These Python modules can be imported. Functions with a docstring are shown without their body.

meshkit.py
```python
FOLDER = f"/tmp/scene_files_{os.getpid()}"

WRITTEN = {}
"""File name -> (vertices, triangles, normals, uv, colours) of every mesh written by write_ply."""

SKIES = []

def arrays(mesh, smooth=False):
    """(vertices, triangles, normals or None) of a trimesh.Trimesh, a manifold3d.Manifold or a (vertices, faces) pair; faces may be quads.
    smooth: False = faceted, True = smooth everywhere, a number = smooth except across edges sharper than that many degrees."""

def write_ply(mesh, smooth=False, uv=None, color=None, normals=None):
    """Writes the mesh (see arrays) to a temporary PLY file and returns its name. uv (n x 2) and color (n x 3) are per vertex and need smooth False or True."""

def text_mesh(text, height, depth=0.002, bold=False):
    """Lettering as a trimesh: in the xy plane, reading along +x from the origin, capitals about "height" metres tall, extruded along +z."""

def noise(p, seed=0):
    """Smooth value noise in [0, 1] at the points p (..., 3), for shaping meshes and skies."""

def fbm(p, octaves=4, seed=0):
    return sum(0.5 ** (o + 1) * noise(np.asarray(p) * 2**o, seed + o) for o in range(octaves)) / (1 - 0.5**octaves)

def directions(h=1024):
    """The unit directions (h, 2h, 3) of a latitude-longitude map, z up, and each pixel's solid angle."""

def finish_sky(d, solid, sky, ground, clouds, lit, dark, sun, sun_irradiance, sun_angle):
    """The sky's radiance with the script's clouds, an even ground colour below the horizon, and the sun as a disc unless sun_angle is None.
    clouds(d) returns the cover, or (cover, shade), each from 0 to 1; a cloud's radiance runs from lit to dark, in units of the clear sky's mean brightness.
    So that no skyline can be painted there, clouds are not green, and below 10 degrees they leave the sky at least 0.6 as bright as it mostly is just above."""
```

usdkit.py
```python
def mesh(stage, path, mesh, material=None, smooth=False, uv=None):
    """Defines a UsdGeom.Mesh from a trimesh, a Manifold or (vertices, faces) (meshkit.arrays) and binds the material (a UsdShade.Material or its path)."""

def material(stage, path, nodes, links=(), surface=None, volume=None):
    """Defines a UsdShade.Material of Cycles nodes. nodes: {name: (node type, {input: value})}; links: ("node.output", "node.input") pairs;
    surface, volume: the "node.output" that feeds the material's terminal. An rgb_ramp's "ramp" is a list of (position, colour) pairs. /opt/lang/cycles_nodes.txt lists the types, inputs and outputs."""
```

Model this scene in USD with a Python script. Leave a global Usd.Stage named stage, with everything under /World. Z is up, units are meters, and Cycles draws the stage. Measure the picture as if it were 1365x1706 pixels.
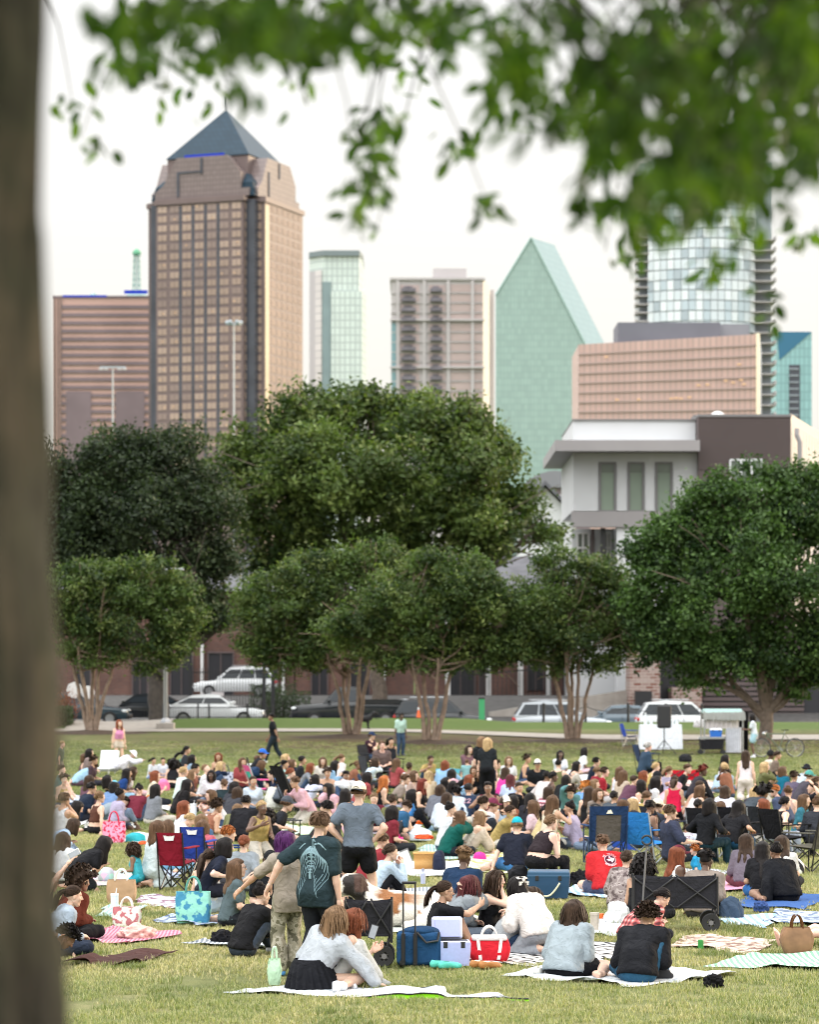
import math,random
import numpy as np,trimesh,usdkit,meshkit
from pxr import Usd,UsdGeom,UsdLux,UsdShade,Gf,Sdf,Vt
# ------------------------------------------------------------------ camera, sky, sun, exposure
F,HOR,CX,CAMZ=4834.0,1116.0,682.5,3.2
EXPOSURE=0.75
SUN_AZ,SUN_EL=math.radians(62.0),math.radians(13.0)
SUN_POWER,SUN_ANGLE,SKY_POWER=0.58,12.0,0.115
FSTOP,FOCUS=2.3,32.0
stage=Usd.Stage.CreateInMemory()
UsdGeom.SetStageUpAxis(stage,'Z')
UsdGeom.SetStageMetersPerUnit(stage,1.0)
UsdGeom.Xform.Define(stage,'/World')
UsdGeom.Scope.Define(stage,'/World/Looks')
cam=UsdGeom.Camera.Define(stage,'/World/camera')
cam.AddTranslateOp().Set(Gf.Vec3d(0,0,CAMZ))
cam.AddRotateXOp().Set(90.0)
cam.CreateHorizontalApertureAttr(24.0)
cam.CreateVerticalApertureAttr(30.0)
cam.CreateFocalLengthAttr(24.0*F/1365.0)
cam.CreateVerticalApertureOffsetAttr((HOR-853.0)/1365.0*24.0)
cam.CreateFStopAttr(FSTOP)
cam.CreateFocusDistanceAttr(FOCUS)
cam.CreateExposureAttr(EXPOSURE)
cam.CreateClippingRangeAttr(Gf.Vec2f(0.5,20000.0))
LOOKS='/World/Looks/'
def material(name,nodes,links=(),surface='p.BSDF',volume=None):
 return usdkit.material(stage,LOOKS+name,nodes,links,surface=surface,volume=volume)
_sunrot=math.atan2(math.sin(SUN_AZ),math.cos(SUN_AZ))
sky_look=material('sky_look',{'sky':('sky_texture',{'sky_type':'single_scattering','sun_disc':False,'sun_elevation':SUN_EL,'sun_rotation':_sunrot,'air_density':1.0,'aerosol_density':2.0,'ozone_density':1.0}),'tc':('texture_coordinate',{}),'n':('noise_texture',{'scale':2.2,'detail':4.0,'roughness':0.55}),'cover':('rgb_ramp',{'ramp':[(0.0,(0.90,)*3),(1.0,(0.98,)*3)]}),'bw':('rgb_to_bw',{}),'sep':('separate_xyz',{}),'up':('map_range',{'from_min':0.0,'from_max':1.0,'to_min':0.0,'to_max':1.0,'clamp':True}),'cloudcol':('rgb_ramp',{'ramp':[(0.0,(5.0,4.68,4.05)),(0.08,(5.2,5.0,4.62)),(0.25,(6.3,6.25,6.15)),(1.0,(16.4,16.4,16.2))]}),'mix':('mix',{}),'b':('background_shader',{'strength':SKY_POWER}),},[('tc.generated','n.vector'),('n.fac','cover.fac'),('cover.color','bw.color'),('bw.val','mix.fac'),('tc.generated','sep.vector'),('sep.z','up.value'),('up.result','cloudcol.fac'),('sky.color','mix.color1'),('cloudcol.color','mix.color2'),('mix.color','b.color')],surface='b.background')
dome=UsdLux.DomeLight.Define(stage,'/World/sky')
UsdShade.MaterialBindingAPI.Apply(dome.GetPrim()).Bind(sky_look)
dome.GetPrim().SetCustomDataByKey('kind','structure')
sun=UsdLux.DistantLight.Define(stage,'/World/sun')
sun.CreateIntensityAttr(SUN_POWER)
sun.CreateAngleAttr(SUN_ANGLE)
sun.CreateNormalizeAttr(True)
sun.CreateColorAttr(Gf.Vec3f(1.0,0.78,0.54))
_d=Gf.Vec3d(math.sin(SUN_AZ)*math.cos(SUN_EL),math.cos(SUN_AZ)*math.cos(SUN_EL),math.sin(SUN_EL))
_m=Gf.Matrix4d().SetRotate(Gf.Rotation(Gf.Vec3d(0,0,1),_d))
sun.AddTransformOp().Set(_m)
# ------------------------------------------------------------------ helpers
rng=np.random.default_rng(7)
_names={}
def numbered(name,parent='/World'):
 k=parent+'/'+name
 n=_names.get(k,-1)+1
 _names[k]=n
 return k if n==0 else '%s_%03d'%(k,n)
def tag(p,label=None,cat=None,group=None,kind=None):
 prim=p.GetPrim()if hasattr(p,'GetPrim')else p
 for k,v in(('label',label),('category',cat),('group',group),('kind',kind)):
  if v:
   prim.SetCustomDataByKey(k,v)
 return p
def thing(name,label=None,cat=None,loc=(0,0,0),rotz=0.0,group=None,kind=None):
 path=numbered(name)
 x=UsdGeom.Xform.Define(stage,path)
 x.AddTranslateOp().Set(Gf.Vec3d(*map(float,loc)))
 if rotz:
  x.AddRotateZOp().Set(float(rotz))
 tag(x,label,cat,group,kind)
 return path
def geo(mesh):
 if isinstance(mesh,(list,)):
  return join(mesh)
 if hasattr(mesh,'to_mesh'):
  m=mesh.to_mesh()
  return np.asarray(m.vert_properties[:,:3],float),np.asarray(m.tri_verts,int)
 if hasattr(mesh,'vertices'):
  return np.asarray(mesh.vertices,float),np.asarray(mesh.faces,int)
 v,f=np.asarray(mesh[0],float),np.asarray(mesh[1],int)
 if f.shape[1]==4:
  f=np.vstack([f[:,[0,1,2]],f[:,[0,2,3]]])
 return v,f
def join(parts):
 vs,fs,n=[],[],0
 for p in parts:
  v,f=geo(p)
  vs.append(v);fs.append(f+n);n+=len(v)
 return np.vstack(vs),np.vstack(fs)
def obj(name,mesh,mat=None,parent=None,smooth=False,color=None,label=None,cat=None,group=None,kind=None,uv=None):
 """One Mesh prim. color: one colour or one per vertex, read by the materials as the primvar 'col'."""
 path=numbered(name,parent or '/World')
 v,f=geo(mesh)
 if smooth and smooth is not True and color is not None and np.ndim(color)==2:
  smooth=True
 m=usdkit.mesh(stage,path,(v,f),mat,smooth=smooth,uv=uv)
 if color is not None:
  c=np.asarray(color,np.float32)
  n=len(m.GetPointsAttr().Get())
  if c.ndim==1:
   c=np.repeat(c[None],n,0)
  UsdGeom.PrimvarsAPI(m).CreatePrimvar('col',Sdf.ValueTypeNames.Color3fArray,'vertex').Set(Vt.Vec3fArray.FromNumpy(np.ascontiguousarray(c,np.float32)))
 tag(m,label,cat,group,kind)
 return path
def at(px,py,Y):
 """The point that the photograph's pixel shows at distance Y."""
 return np.array([(px-CX)*Y/F,Y,CAMZ-(py-HOR)*Y/F])
def px_x(px,Y):return(px-CX)*Y/F
def px_z(py,Y):return CAMZ-(py-HOR)*Y/F
def box(x0,x1,y0,y1,z0,z1):
 v=np.array([[x,y,z]for z in(z0,z1)for y in(y0,y1)for x in(x0,x1)],float)
 f=np.array([[0,2,3],[0,3,1],[4,5,7],[4,7,6],[0,1,5],[0,5,4],[2,6,7],[2,7,3],[0,4,6],[0,6,2],[1,3,7],[1,7,5]])
 return v,f
def cbox(c,s):
 c,s=np.asarray(c,float),np.asarray(s,float)/2
 return box(c[0]-s[0],c[0]+s[0],c[1]-s[1],c[1]+s[1],c[2]-s[2],c[2]+s[2])
def rbox(c,s,r=0.02,n=3):
 """Rounded box: hull of eight spheres."""
 c,h=np.asarray(c,float),np.asarray(s,float)/2
 r=min(r,0.98*h.min())
 sph=trimesh.creation.icosphere(n-1,r)
 pts=np.vstack([sph.vertices+np.array([a,b,d])*(h-r)for a in(-1,1)for b in(-1,1)for d in(-1,1)])
 m=trimesh.convex.convex_hull(pts)
 return m.vertices+c,m.faces
def hull(pts):
 m=trimesh.convex.convex_hull(np.asarray(pts,float))
 return np.asarray(m.vertices),np.asarray(m.faces)
def prism(poly,axis,a,b):
 """Extrudes a 2-D outline (points) along an axis: 'x' uses (y, z), 'y' uses (x, z), 'z' uses (x, y)."""
 from shapely.geometry import Polygon
 m=trimesh.creation.extrude_polygon(Polygon(poly),b-a,engine='earcut')
 v=np.asarray(m.vertices);f=np.asarray(m.faces)
 u,w,t=v[:,0],v[:,1],v[:,2]+a
 if axis=='z':return np.stack([u,w,t],1),f
 if axis=='x':return np.stack([t,u,w],1),f
 return np.stack([u,t,w],1),f[:,::-1]
def tube(points,radii,sides=8,cap=True):
 p=np.asarray(points,float)
 n=len(p)
 r=np.broadcast_to(np.asarray(radii,float),(n,))
 t=np.gradient(p,axis=0)
 t/=np.linalg.norm(t,axis=1,keepdims=True)+1e-12
 ref=np.array([0,0,1.0])if abs(t[:,2]).mean()<0.8 else np.array([1.0,0,0])
 a=np.cross(t,ref);a/=np.linalg.norm(a,axis=1,keepdims=True)+1e-12
 b=np.cross(t,a)
 ang=np.arange(sides)*2*np.pi/sides
 v=(p[:,None]+r[:,None,None]*(np.cos(ang)[None,:,None]*a[:,None]+np.sin(ang)[None,:,None]*b[:,None])).reshape(-1,3)
 i,j=np.meshgrid(np.arange(n-1),np.arange(sides),indexing='ij')
 q=np.stack([i*sides+j,i*sides+(j+1)%sides,(i+1)*sides+(j+1)%sides,(i+1)*sides+j],-1).reshape(-1,4)
 f=np.vstack([q[:,[0,2,1]],q[:,[0,3,2]]])
 if cap:
  v=np.vstack([v,p[:1],p[-1:]])
  k=np.arange(sides);e=(n-1)*sides
  f=np.vstack([f,np.stack([np.full(sides,n*sides),k,(k+1)%sides],1),np.stack([np.full(sides,n*sides+1),e+(k+1)%sides,e+k],1)])
 return v,f[:,::-1]
def rod(a,b,r,sides=8):return tube([a,b],r,sides)
def lathe(profile,sides=20,c=(0,0,0)):
 m=trimesh.creation.revolve(np.asarray(profile,float),sections=sides)
 return np.asarray(m.vertices)+np.asarray(c),np.asarray(m.faces)
def xf(mesh,loc=(0,0,0),rz=0.0,rx=0.0,ry=0.0,s=1.0):
 v,f=geo(mesh)
 v=v*s
 for ax,ang in((0,rx),(1,ry),(2,rz)):
  if ang:
   c,sn=math.cos(math.radians(ang)),math.sin(math.radians(ang))
   i,j=((1,2),(2,0),(0,1))[ax]
   w=v.copy();w[:,i]=c*v[:,i]-sn*v[:,j];w[:,j]=sn*v[:,i]+c*v[:,j];v=w
 return v+np.asarray(loc,float),f
def smoothstep(a,b,x):
 t=np.clip((np.asarray(x,float)-a)/(b-a),0,1)
 return t*t*(3-2*t)
# ------------------------------------------------------------------ materials
def plain(name,color,rough=0.6,metallic=0.0,bump=0.0,scale=60.0,vary=0.12,**kw):
 """Principled look with a little uneven tone and fine relief."""
 c=np.array(color,float)
 nodes={'tc':('texture_coordinate',{}),'n':('noise_texture',{'scale':scale,'detail':3.0}),'r':('rgb_ramp',{'ramp':[(0.3,tuple(c*(1-vary))),(0.7,tuple(np.minimum(c*(1+vary),1)))]}),'p':('principled_bsdf',{'roughness':rough,'metallic':metallic,**kw})}
 links=[('tc.object','n.vector'),('n.fac','r.fac'),('r.color','p.base_color')]
 if bump:
  nodes['b']=('bump',{'strength':min(1.0,bump),'distance':0.01})
  links+=[('n.fac','b.height'),('b.normal','p.normal')]
 return material(name,nodes,links)
def vcol(name,rough=0.8,scale=90.0,bump=0.3,vary=0.15,dist=0.004,**kw):
 """Colour from the primvar 'col' times a little noise."""
 return material(name,{'a':('attribute',{'attribute':'col'}),'tc':('texture_coordinate',{}),'n':('noise_texture',{'scale':scale,'detail':4.0,'distortion':.9 if scale<10 else 0.0}),'r':('rgb_ramp',{'ramp':[(0.25,(1-vary,)*3),(0.75,(1+vary,)*3)]}),'m':('mix',{'mix_type':'multiply','fac':1.0}),'b':('bump',{'strength':bump,'distance':dist}),'p':('principled_bsdf',{'roughness':rough,**kw})},[('tc.object','n.vector'),('n.fac','r.fac'),('a.color','m.color1'),('r.color','m.color2'),('m.color','p.base_color'),('n.fac','b.height'),('b.normal','p.normal')])
M={}
M['skin']=vcol('skin',0.55,140.0,0.15,0.06,0.002,subsurface_weight=0.08,subsurface_scale=0.01)
M['hair']=material('hair',{'a':('attribute',{'attribute':'col'}),'tc':('texture_coordinate',{}),'mp':('mapping',{'scale':(1,1,.07)}),'n':('noise_texture',{'scale':130.0,'detail':3.0,'roughness':.6}),'r':('rgb_ramp',{'ramp':[(.3,(.55,)*3),(.7,(1.45,)*3)]}),'m':('mix',{'mix_type':'multiply','fac':1.0}),'b':('bump',{'strength':.6,'distance':.006}),'p':('principled_bsdf',{'roughness':.5,'specular_ior_level':.10})},[('tc.object','mp.vector'),('mp.vector','n.vector'),('n.fac','r.fac'),('a.color','m.color1'),('r.color','m.color2'),('m.color','p.base_color'),('n.fac','b.height'),('b.normal','p.normal')])
M['cloth']=vcol('cloth',0.9,8.0,0.8,0.10,0.045,specular_ior_level=0.15)
M['paint']=vcol('painted',0.35,30.0,0.05,0.05)
M['plastic']=vcol('plastic',0.4,40.0,0.05,0.06)
M['leather']=vcol('shoe',0.6,80.0,0.2,0.12)
def pattern(name,nodes,links,out):
 """Woven or printed cloth: a pattern in the wearer's own frame over the primvar colour."""
 nodes=dict(nodes);nodes.update({'a':('attribute',{'attribute':'col'}),'tc':('texture_coordinate',{}),'p':('principled_bsdf',{'roughness':.9,'specular_ior_level':.15})})
 return material(name,nodes,list(links)+[(out,'p.base_color')])
M['plaid']=pattern('plaid_cloth',{'w1':('wave_texture',{'bands_direction':'x','scale':5.0,'distortion':.6}),'w2':('wave_texture',{'bands_direction':'z','scale':5.0,'distortion':.6}),'m':('math',{'math_type':'add'}),'r':('rgb_ramp',{'ramp':[(.2,(.10,.03,.035)),(.5,(.36,.08,.08)),(.8,(.45,.20,.19)),(1.0,(.55,.42,.40))]}),'h':('math',{'math_type':'multiply','value2':.5})},[('tc.object','w1.vector'),('tc.object','w2.vector'),('w1.fac','m.value1'),('w2.fac','m.value2'),('m.value','h.value1'),('h.value','r.fac')],'r.color')
M['stripe']=pattern('stripe_cloth',{'w1':('wave_texture',{'bands_direction':'z','scale':4.2,'distortion':1.0}),'r':('rgb_ramp',{'ramp':[(.35,(.17,.035,.06)),(.5,(.62,.38,.42))]})},[('tc.object','w1.vector'),('w1.fac','r.fac')],'r.color')
M['camo']=pattern('camo_cloth',{'n':('noise_texture',{'scale':13.0,'detail':3.0}),'r':('rgb_ramp',{'interpolate':False,'ramp':[(0.0,(.08,.06,.06)),(.42,(.20,.165,.16)),(.54,(.32,.28,.27)),(.62,(.12,.09,.085))]})},[('tc.object','n.vector'),('n.fac','r.fac')],'r.color')
M['camogreen']=pattern('camo_trouser_cloth',{'n':('noise_texture',{'scale':11.0,'detail':3.0}),'r':('rgb_ramp',{'interpolate':False,'ramp':[(0.0,(.10,.095,.065)),(.42,(.27,.25,.19)),(.54,(.40,.37,.30)),(.62,(.16,.15,.10))]})},[('tc.object','n.vector'),('n.fac','r.fac')],'r.color')
M['printtee']=pattern('print_cloth',{'n':('noise_texture',{'scale':16.0,'detail':2.0}),'r':('rgb_ramp',{'interpolate':False,'ramp':[(0.0,(.58,.62,.70)),(.60,(.30,.12,.16))]})},[('tc.object','n.vector'),('n.fac','r.fac')],'r.color')
# ------------------------------------------------------------------ ground, path, street
def road_z(x):
 return 0.60-0.54*smoothstep(-6,5,x)
def ground_z(x,y):
 y=np.asarray(y,float);x=np.asarray(x,float)
 hill=1.5*(1-smoothstep(5,23,y))
 rise=0.62*smoothstep(106,131,y)
 berm=(0.22+0.18*(1-smoothstep(2.0,5.0,x))*smoothstep(-13.0,-9.5,x))*smoothstep(127.0,131.0,y)
 far=smoothstep(132.0,133.5,y)
 back=np.where(y>143,(1.7-road_z(x))*smoothstep(146,160,y),0)
 return hill+(rise+berm)*(1-far)+far*road_z(x)+back
def grass_look(name,hue,soil=True):
 nodes={'g':('geometry',{}),'m':('mapping',{'scale':(1,1,1)}),'n1':('noise_texture',{'scale':0.35,'detail':4.0}),'n2':('noise_texture',{'scale':2.3,'detail':5.0,'roughness':0.65}),'n3':('noise_texture',{'scale':60.0,'detail':3.0,'roughness':0.7}),'r1':('rgb_ramp',{'ramp':[(0.32,hue[0]),(0.52,hue[1]),(0.70,hue[2])]}),'r3':('rgb_ramp',{'ramp':[(0.25,(.55,)*3),(0.75,(1.4,)*3)]}),'mx':('math',{'math_type':'multiply_add','value2':0.55,'value3':0.0}),'ad':('math',{'math_type':'multiply_add','value2':0.45}),'mul':('mix',{'mix_type':'multiply','fac':1.0}),'b':('bump',{'strength':0.8,'distance':0.03}),'p':('principled_bsdf',{'roughness':0.9,'specular_ior_level':0.2}),'sep':('separate_xyz',{}),'a':('map_range',{'from_min':105.0,'from_max':113.0,'to_min':0.0,'to_max':1.0,'clamp':True}),'c':('map_range',{'from_min':126.0,'from_max':121.0,'to_min':0.0,'to_max':1.0,'clamp':True}),'e':('map_range',{'from_min':-14.0,'from_max':-2.0,'to_min':0.25,'to_max':1.0,'clamp':True}),'ac':('math',{'math_type':'multiply'}),'ace':('math',{'math_type':'multiply'}),'nn':('map_range',{'from_min':0.34,'from_max':0.52,'to_min':0.0,'to_max':1.0,'clamp':True}),'sf':('math',{'math_type':'multiply'}),'vg':('map_range',{'from_min':126.8,'from_max':128.0,'to_min':0.0,'to_max':0.85,'clamp':True}),'far':('map_range',{'from_min':50.0,'from_max':95.0,'to_min':0.0,'to_max':1.0,'clamp':True}),'mf':('mix',{'mix_type':'multiply','color2':(.62,.68,.62)}),'mv':('mix',{'color2':(.085,.135,.035)}),'soil':('rgb_ramp',{'ramp':[(0.3,(.085,.058,.038)),(0.7,(.14,.10,.065))]}),'ms':('mix',{}),}
 links=[('g.position','n1.vector'),('g.position','n2.vector'),('g.position','n3.vector'),('n2.fac','mx.value1'),('mx.value','ad.value3'),('n1.fac','ad.value1'),('ad.value','r1.fac'),('n3.fac','r3.fac'),('r1.color','mul.color1'),('r3.color','mul.color2'),('n3.fac','b.height'),('b.normal','p.normal'),('g.position','sep.vector'),('sep.y','a.value'),('sep.y','c.value'),('sep.x','e.value'),('a.result','ac.value1'),('c.result','ac.value2'),('ac.value','ace.value1'),('e.result','ace.value2'),('n2.fac','nn.value'),('nn.result','sf.value1'),('ace.value','sf.value2'),('n3.fac','soil.fac'),('mul.color','mf.color1'),('sep.y','far.value'),('far.result','mf.fac'),('mf.color','mv.color1'),('sep.y','vg.value'),('vg.result','mv.fac'),('mv.color','ms.color1'),('soil.color','ms.color2'),('sf.value','ms.fac'),('ms.color','p.base_color')]
 return material(name,nodes,links)
M['lawn']=grass_look('lawn_look',[(.12,.145,.05),(.21,.225,.09),(.32,.285,.15)])
_y=np.concatenate([np.linspace(-40,4,8),np.linspace(5,26,22),np.linspace(27,100,60),np.linspace(101,165,120),[180,220,300,500,900,1500,3000]])
_x=np.concatenate([[-1500,-600,-250,-100,-50],np.linspace(-32,32,90),[50,100,250,600,1500]])
_X,_Y=np.meshgrid(_x,_y)
_Z=ground_z(_X,_Y)+0.05*(meshkit.fbm(np.stack([_X*.35,_Y*.35,0*_X],-1),3)-.5)*smoothstep(128,118,_Y)*1.0
_Z=np.where(_Y>23,_Z,_Z)
nx_,ny_=len(_x),len(_y)
_i,_j=np.meshgrid(np.arange(ny_-1),np.arange(nx_-1),indexing='ij')
_q=np.stack([_i*nx_+_j,_i*nx_+_j+1,(_i+1)*nx_+_j+1,(_i+1)*nx_+_j],-1).reshape(-1,4)
obj('lawn',(np.stack([_X,_Y,_Z],-1).reshape(-1,3),_q),M['lawn'],smooth=True,kind='structure')
def strip(xs,y0,y1,dz,name,mat,k=6):
 xs=np.asarray(xs,float)
 P=[]
 for t in np.linspace(0,1,k):
  yy=y0(xs)+(y1(xs)-y0(xs))*t
  P.append(np.stack([xs,yy,ground_z(xs,yy)+dz],1))
 n=len(xs);q=[[a*n+b,a*n+b+1,(a+1)*n+b+1,(a+1)*n+b]for a in range(k-1)for b in range(n-1)]
 obj(name,(np.vstack(P),np.array(q)),mat,smooth=True,kind='structure')
M['concrete']=plain('concrete',(.34,.31,.28),.85,bump=.2,scale=3.0,vary=.12)
M['asphalt']=plain('asphalt',(.055,.054,.056),.85,bump=.3,scale=8.0,vary=.2)
pathc=lambda x:126.2-5.6*smoothstep(-2.0,9.0,x)
strip(np.linspace(-40,40,120),lambda x:pathc(x)-1.3-.4*smoothstep(0,8,x),lambda x:pathc(x)+1.3+.3*smoothstep(0,8,x),.035,'path',M['concrete'])
strip(np.linspace(-15.2,-10.6,20),lambda x:127.2+0*x,lambda x:131.5+0*x,.04,'path',M['concrete'])
strip(np.linspace(-60,60,160),lambda x:133.6+0*x,lambda x:143+0*x,.012,'street',M['asphalt'])
for yy_,nm in((133.4,'kerb'),(143.1,'kerb')):
 xs_=np.linspace(-60,60,60);top_=road_z(xs_)+.14
 v_=np.vstack([np.stack([xs_,np.full(60,yy_+a),road_z(xs_)+b],1)for a,b in((-.15,-.2),(-.15,.14),(.15,.14),(.15,-.2))])
 q_=[[a*60+b,a*60+b+1,(a+1)*60+b+1,(a+1)*60+b]for a in range(3)for b in range(59)]
 obj(nm,(v_,np.array(q_)),M['concrete'],kind='structure')
strip(np.linspace(-60,60,60),lambda x:143.3+0*x,lambda x:172+0*x,.05,'driveway',plain('old_asphalt',(.075,.072,.07),.9,bump=.2,scale=3.0,vary=.25),40)
# ------------------------------------------------------------------ downtown towers
def glass(name,color,rough=0.25,lines=None,vary=.1,spec=.5):
 """Facade glass; lines = (column width, row height, line colour, thickness) draws mullions too fine to build."""
 if not lines:
  return plain(name,color,rough,scale=.05,vary=vary)
 w,h,lc,th=lines
 c=np.array(color)
 return material(name,{'tc':('texture_coordinate',{}),'sp':('separate_xyz',{}),'cx':('combine_xyz',{}),'sum':('math',{'math_type':'add'}),'br':('brick_texture',{'offset':0.0,'squash':1.0,'scale':1.0,'mortar_size':th,'mortar_smooth':.2,'brick_width':w,'row_height':h,'bias':0.0,'color1':tuple(c*(1-vary)),'color2':tuple(np.minimum(c*(1+vary),1)),'mortar':tuple(lc)}),'p':('principled_bsdf',{'roughness':rough,'specular_ior_level':spec})},[('tc.object','sp.vector'),('sp.x','sum.value1'),('sp.y','sum.value2'),('sum.value','cx.x'),('sp.z','cx.y'),('cx.vector','br.vector'),('br.color','p.base_color')])
def lamp_look(name,color,strength):
 return material(name,{'e':('emission',{'color':tuple(color),'strength':strength})},surface='e.emission')
M['blue_light']=lamp_look('blue_light',(.05,.10,.8),.45)
M['warm_light']=lamp_look('warm_light',(1.0,.66,.38),.6)
# the tall tower with the pyramid roof
D1=1080.0;S1=F/D1
z1=lambda py:px_z(py,D1)
tw=thing('office_tower','tall brown granite tower with dark pyramid roof, tallest on the skyline','skyscraper',(px_x(377,D1),D1,0),-21.0)
M['granite']=plain('granite',(.150,.108,.106),.5,scale=.08,vary=.08)
M['granite_light']=plain('granite_light',(.165,.130,.120),.45,scale=.08,vary=.08)
M['tower_window']=plain('tower_window',(.32,.235,.19),.12,scale=.02,vary=.25)
M['tower_window_dim']=plain('tower_window_dim',(.235,.175,.155),.12,scale=.02,vary=.2)
M['tower_window_bright']=plain('tower_window_bright',(.37,.275,.225),.12,scale=.02,vary=.2)
M['dark_glass']=plain('dark_glass',(.055,.06,.075),.12,scale=.1,vary=.3)
M['roof_glass']=glass('roof_glass',(.014,.034,.054),.35,(2.0,2.0,(.010,.022,.034),.12),.12,.16)
zt=z1(345)
obj('wall',join([box(-23.5,23.5,-17.5,17.5,-2,zt),box(-17.5,17.5,-23.5,-17.6,-2,zt),box(-17.5,17.5,17.6,23.5,-2,zt)]),M['granite'],tw)
obj('corner_glass',join([cbox((a*19.2,b*19.2,zt/2),(3.4,3.4,zt-3))for a in(-1,1)for b in(-1,1)]),M['dark_glass'],tw)
for zc in(zt-1.2,):
 obj('cornice',join([box(-24.1,24.1,-18.1,18.1,zc-.9,zc+.9),box(-18.1,18.1,-24.1,-18.2,zc-.9,zc+.9),box(-18.1,18.1,18.2,24.1,zc-.9,zc+.9)]),M['granite'],tw)
g1,g2=z1(318),z1(277)
prof=[(-19,zt),(-19,z1(332)),(-15.6,z1(321)),(-10.2,g2),(10.2,g2),(15.6,z1(306)),(15.6,z1(332)),(19,z1(332)),(19,zt)]
M['gable_glass']=glass('gable_glass',(.19,.148,.142),.25,(1.3,1.8,(.12,.095,.095),.16),.08)
obj('gable',prism(prof,'y',-21.4,21.4),M['gable_glass'],tw)
obj('gable',prism(prof,'x',-21.42,21.42),M['gable_glass'],tw)
for a in(-1,1):
 for b in(-1,1):
  obj('corner_roof',hull([(a*12,b*12,z1(283)),(a*20,b*12,z1(322)),(a*12,b*20,z1(322)),(a*19.5,b*19.5,z1(322)),(a*12,b*12,zt),(a*20.8,b*12,zt),(a*12,b*20.8,zt),(a*20.8,b*20.8,zt)]),M['roof_glass'],tw)
pb,pt_=z1(274),z1(183)
obj('roof_drum',box(-16.3,16.3,-16.3,16.3,zt,pb-.3),M['granite'],tw)
pyr=hull([(-16.8,-16.8,pb),(16.8,-16.8,pb),(16.8,16.8,pb),(-16.8,16.8,pb),(0,0,pt_)])
rp=obj('pyramid_roof',pyr,M['roof_glass'],tw)
obj('spire',rod((0,0,pt_-1),(0,0,pt_+5),.35,6),M['dark_glass'],rp)
obj('light_band',box(-9,7,-17.15,-16.85,pb-.1,pb+1.0),M['blue_light'],tw)
for u,za,zb in((-9.5,zt+1,z1(300)),(0,z1(305),g2-.5)):
 obj('groove',box(u-.45,u+.45,-21.75,-21.5,za,zb),M['dark_glass'],tw)
 obj('groove',box(21.5,21.75,u-.45,u+.45,za,zb),M['dark_glass'],tw)
obj('groove',box(-9.5,-.5,-21.7,-21.5,z1(303),z1(300)),M['dark_glass'],tw)
rows=[z1(362+15.4*i)for i in range(26)]
cols=[-14.9,-10.0,-5.0,0.0,5.0,10.0,14.9]
n_win=0
rest=[]
wr=np.random.default_rng(5)
lit=[]
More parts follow.
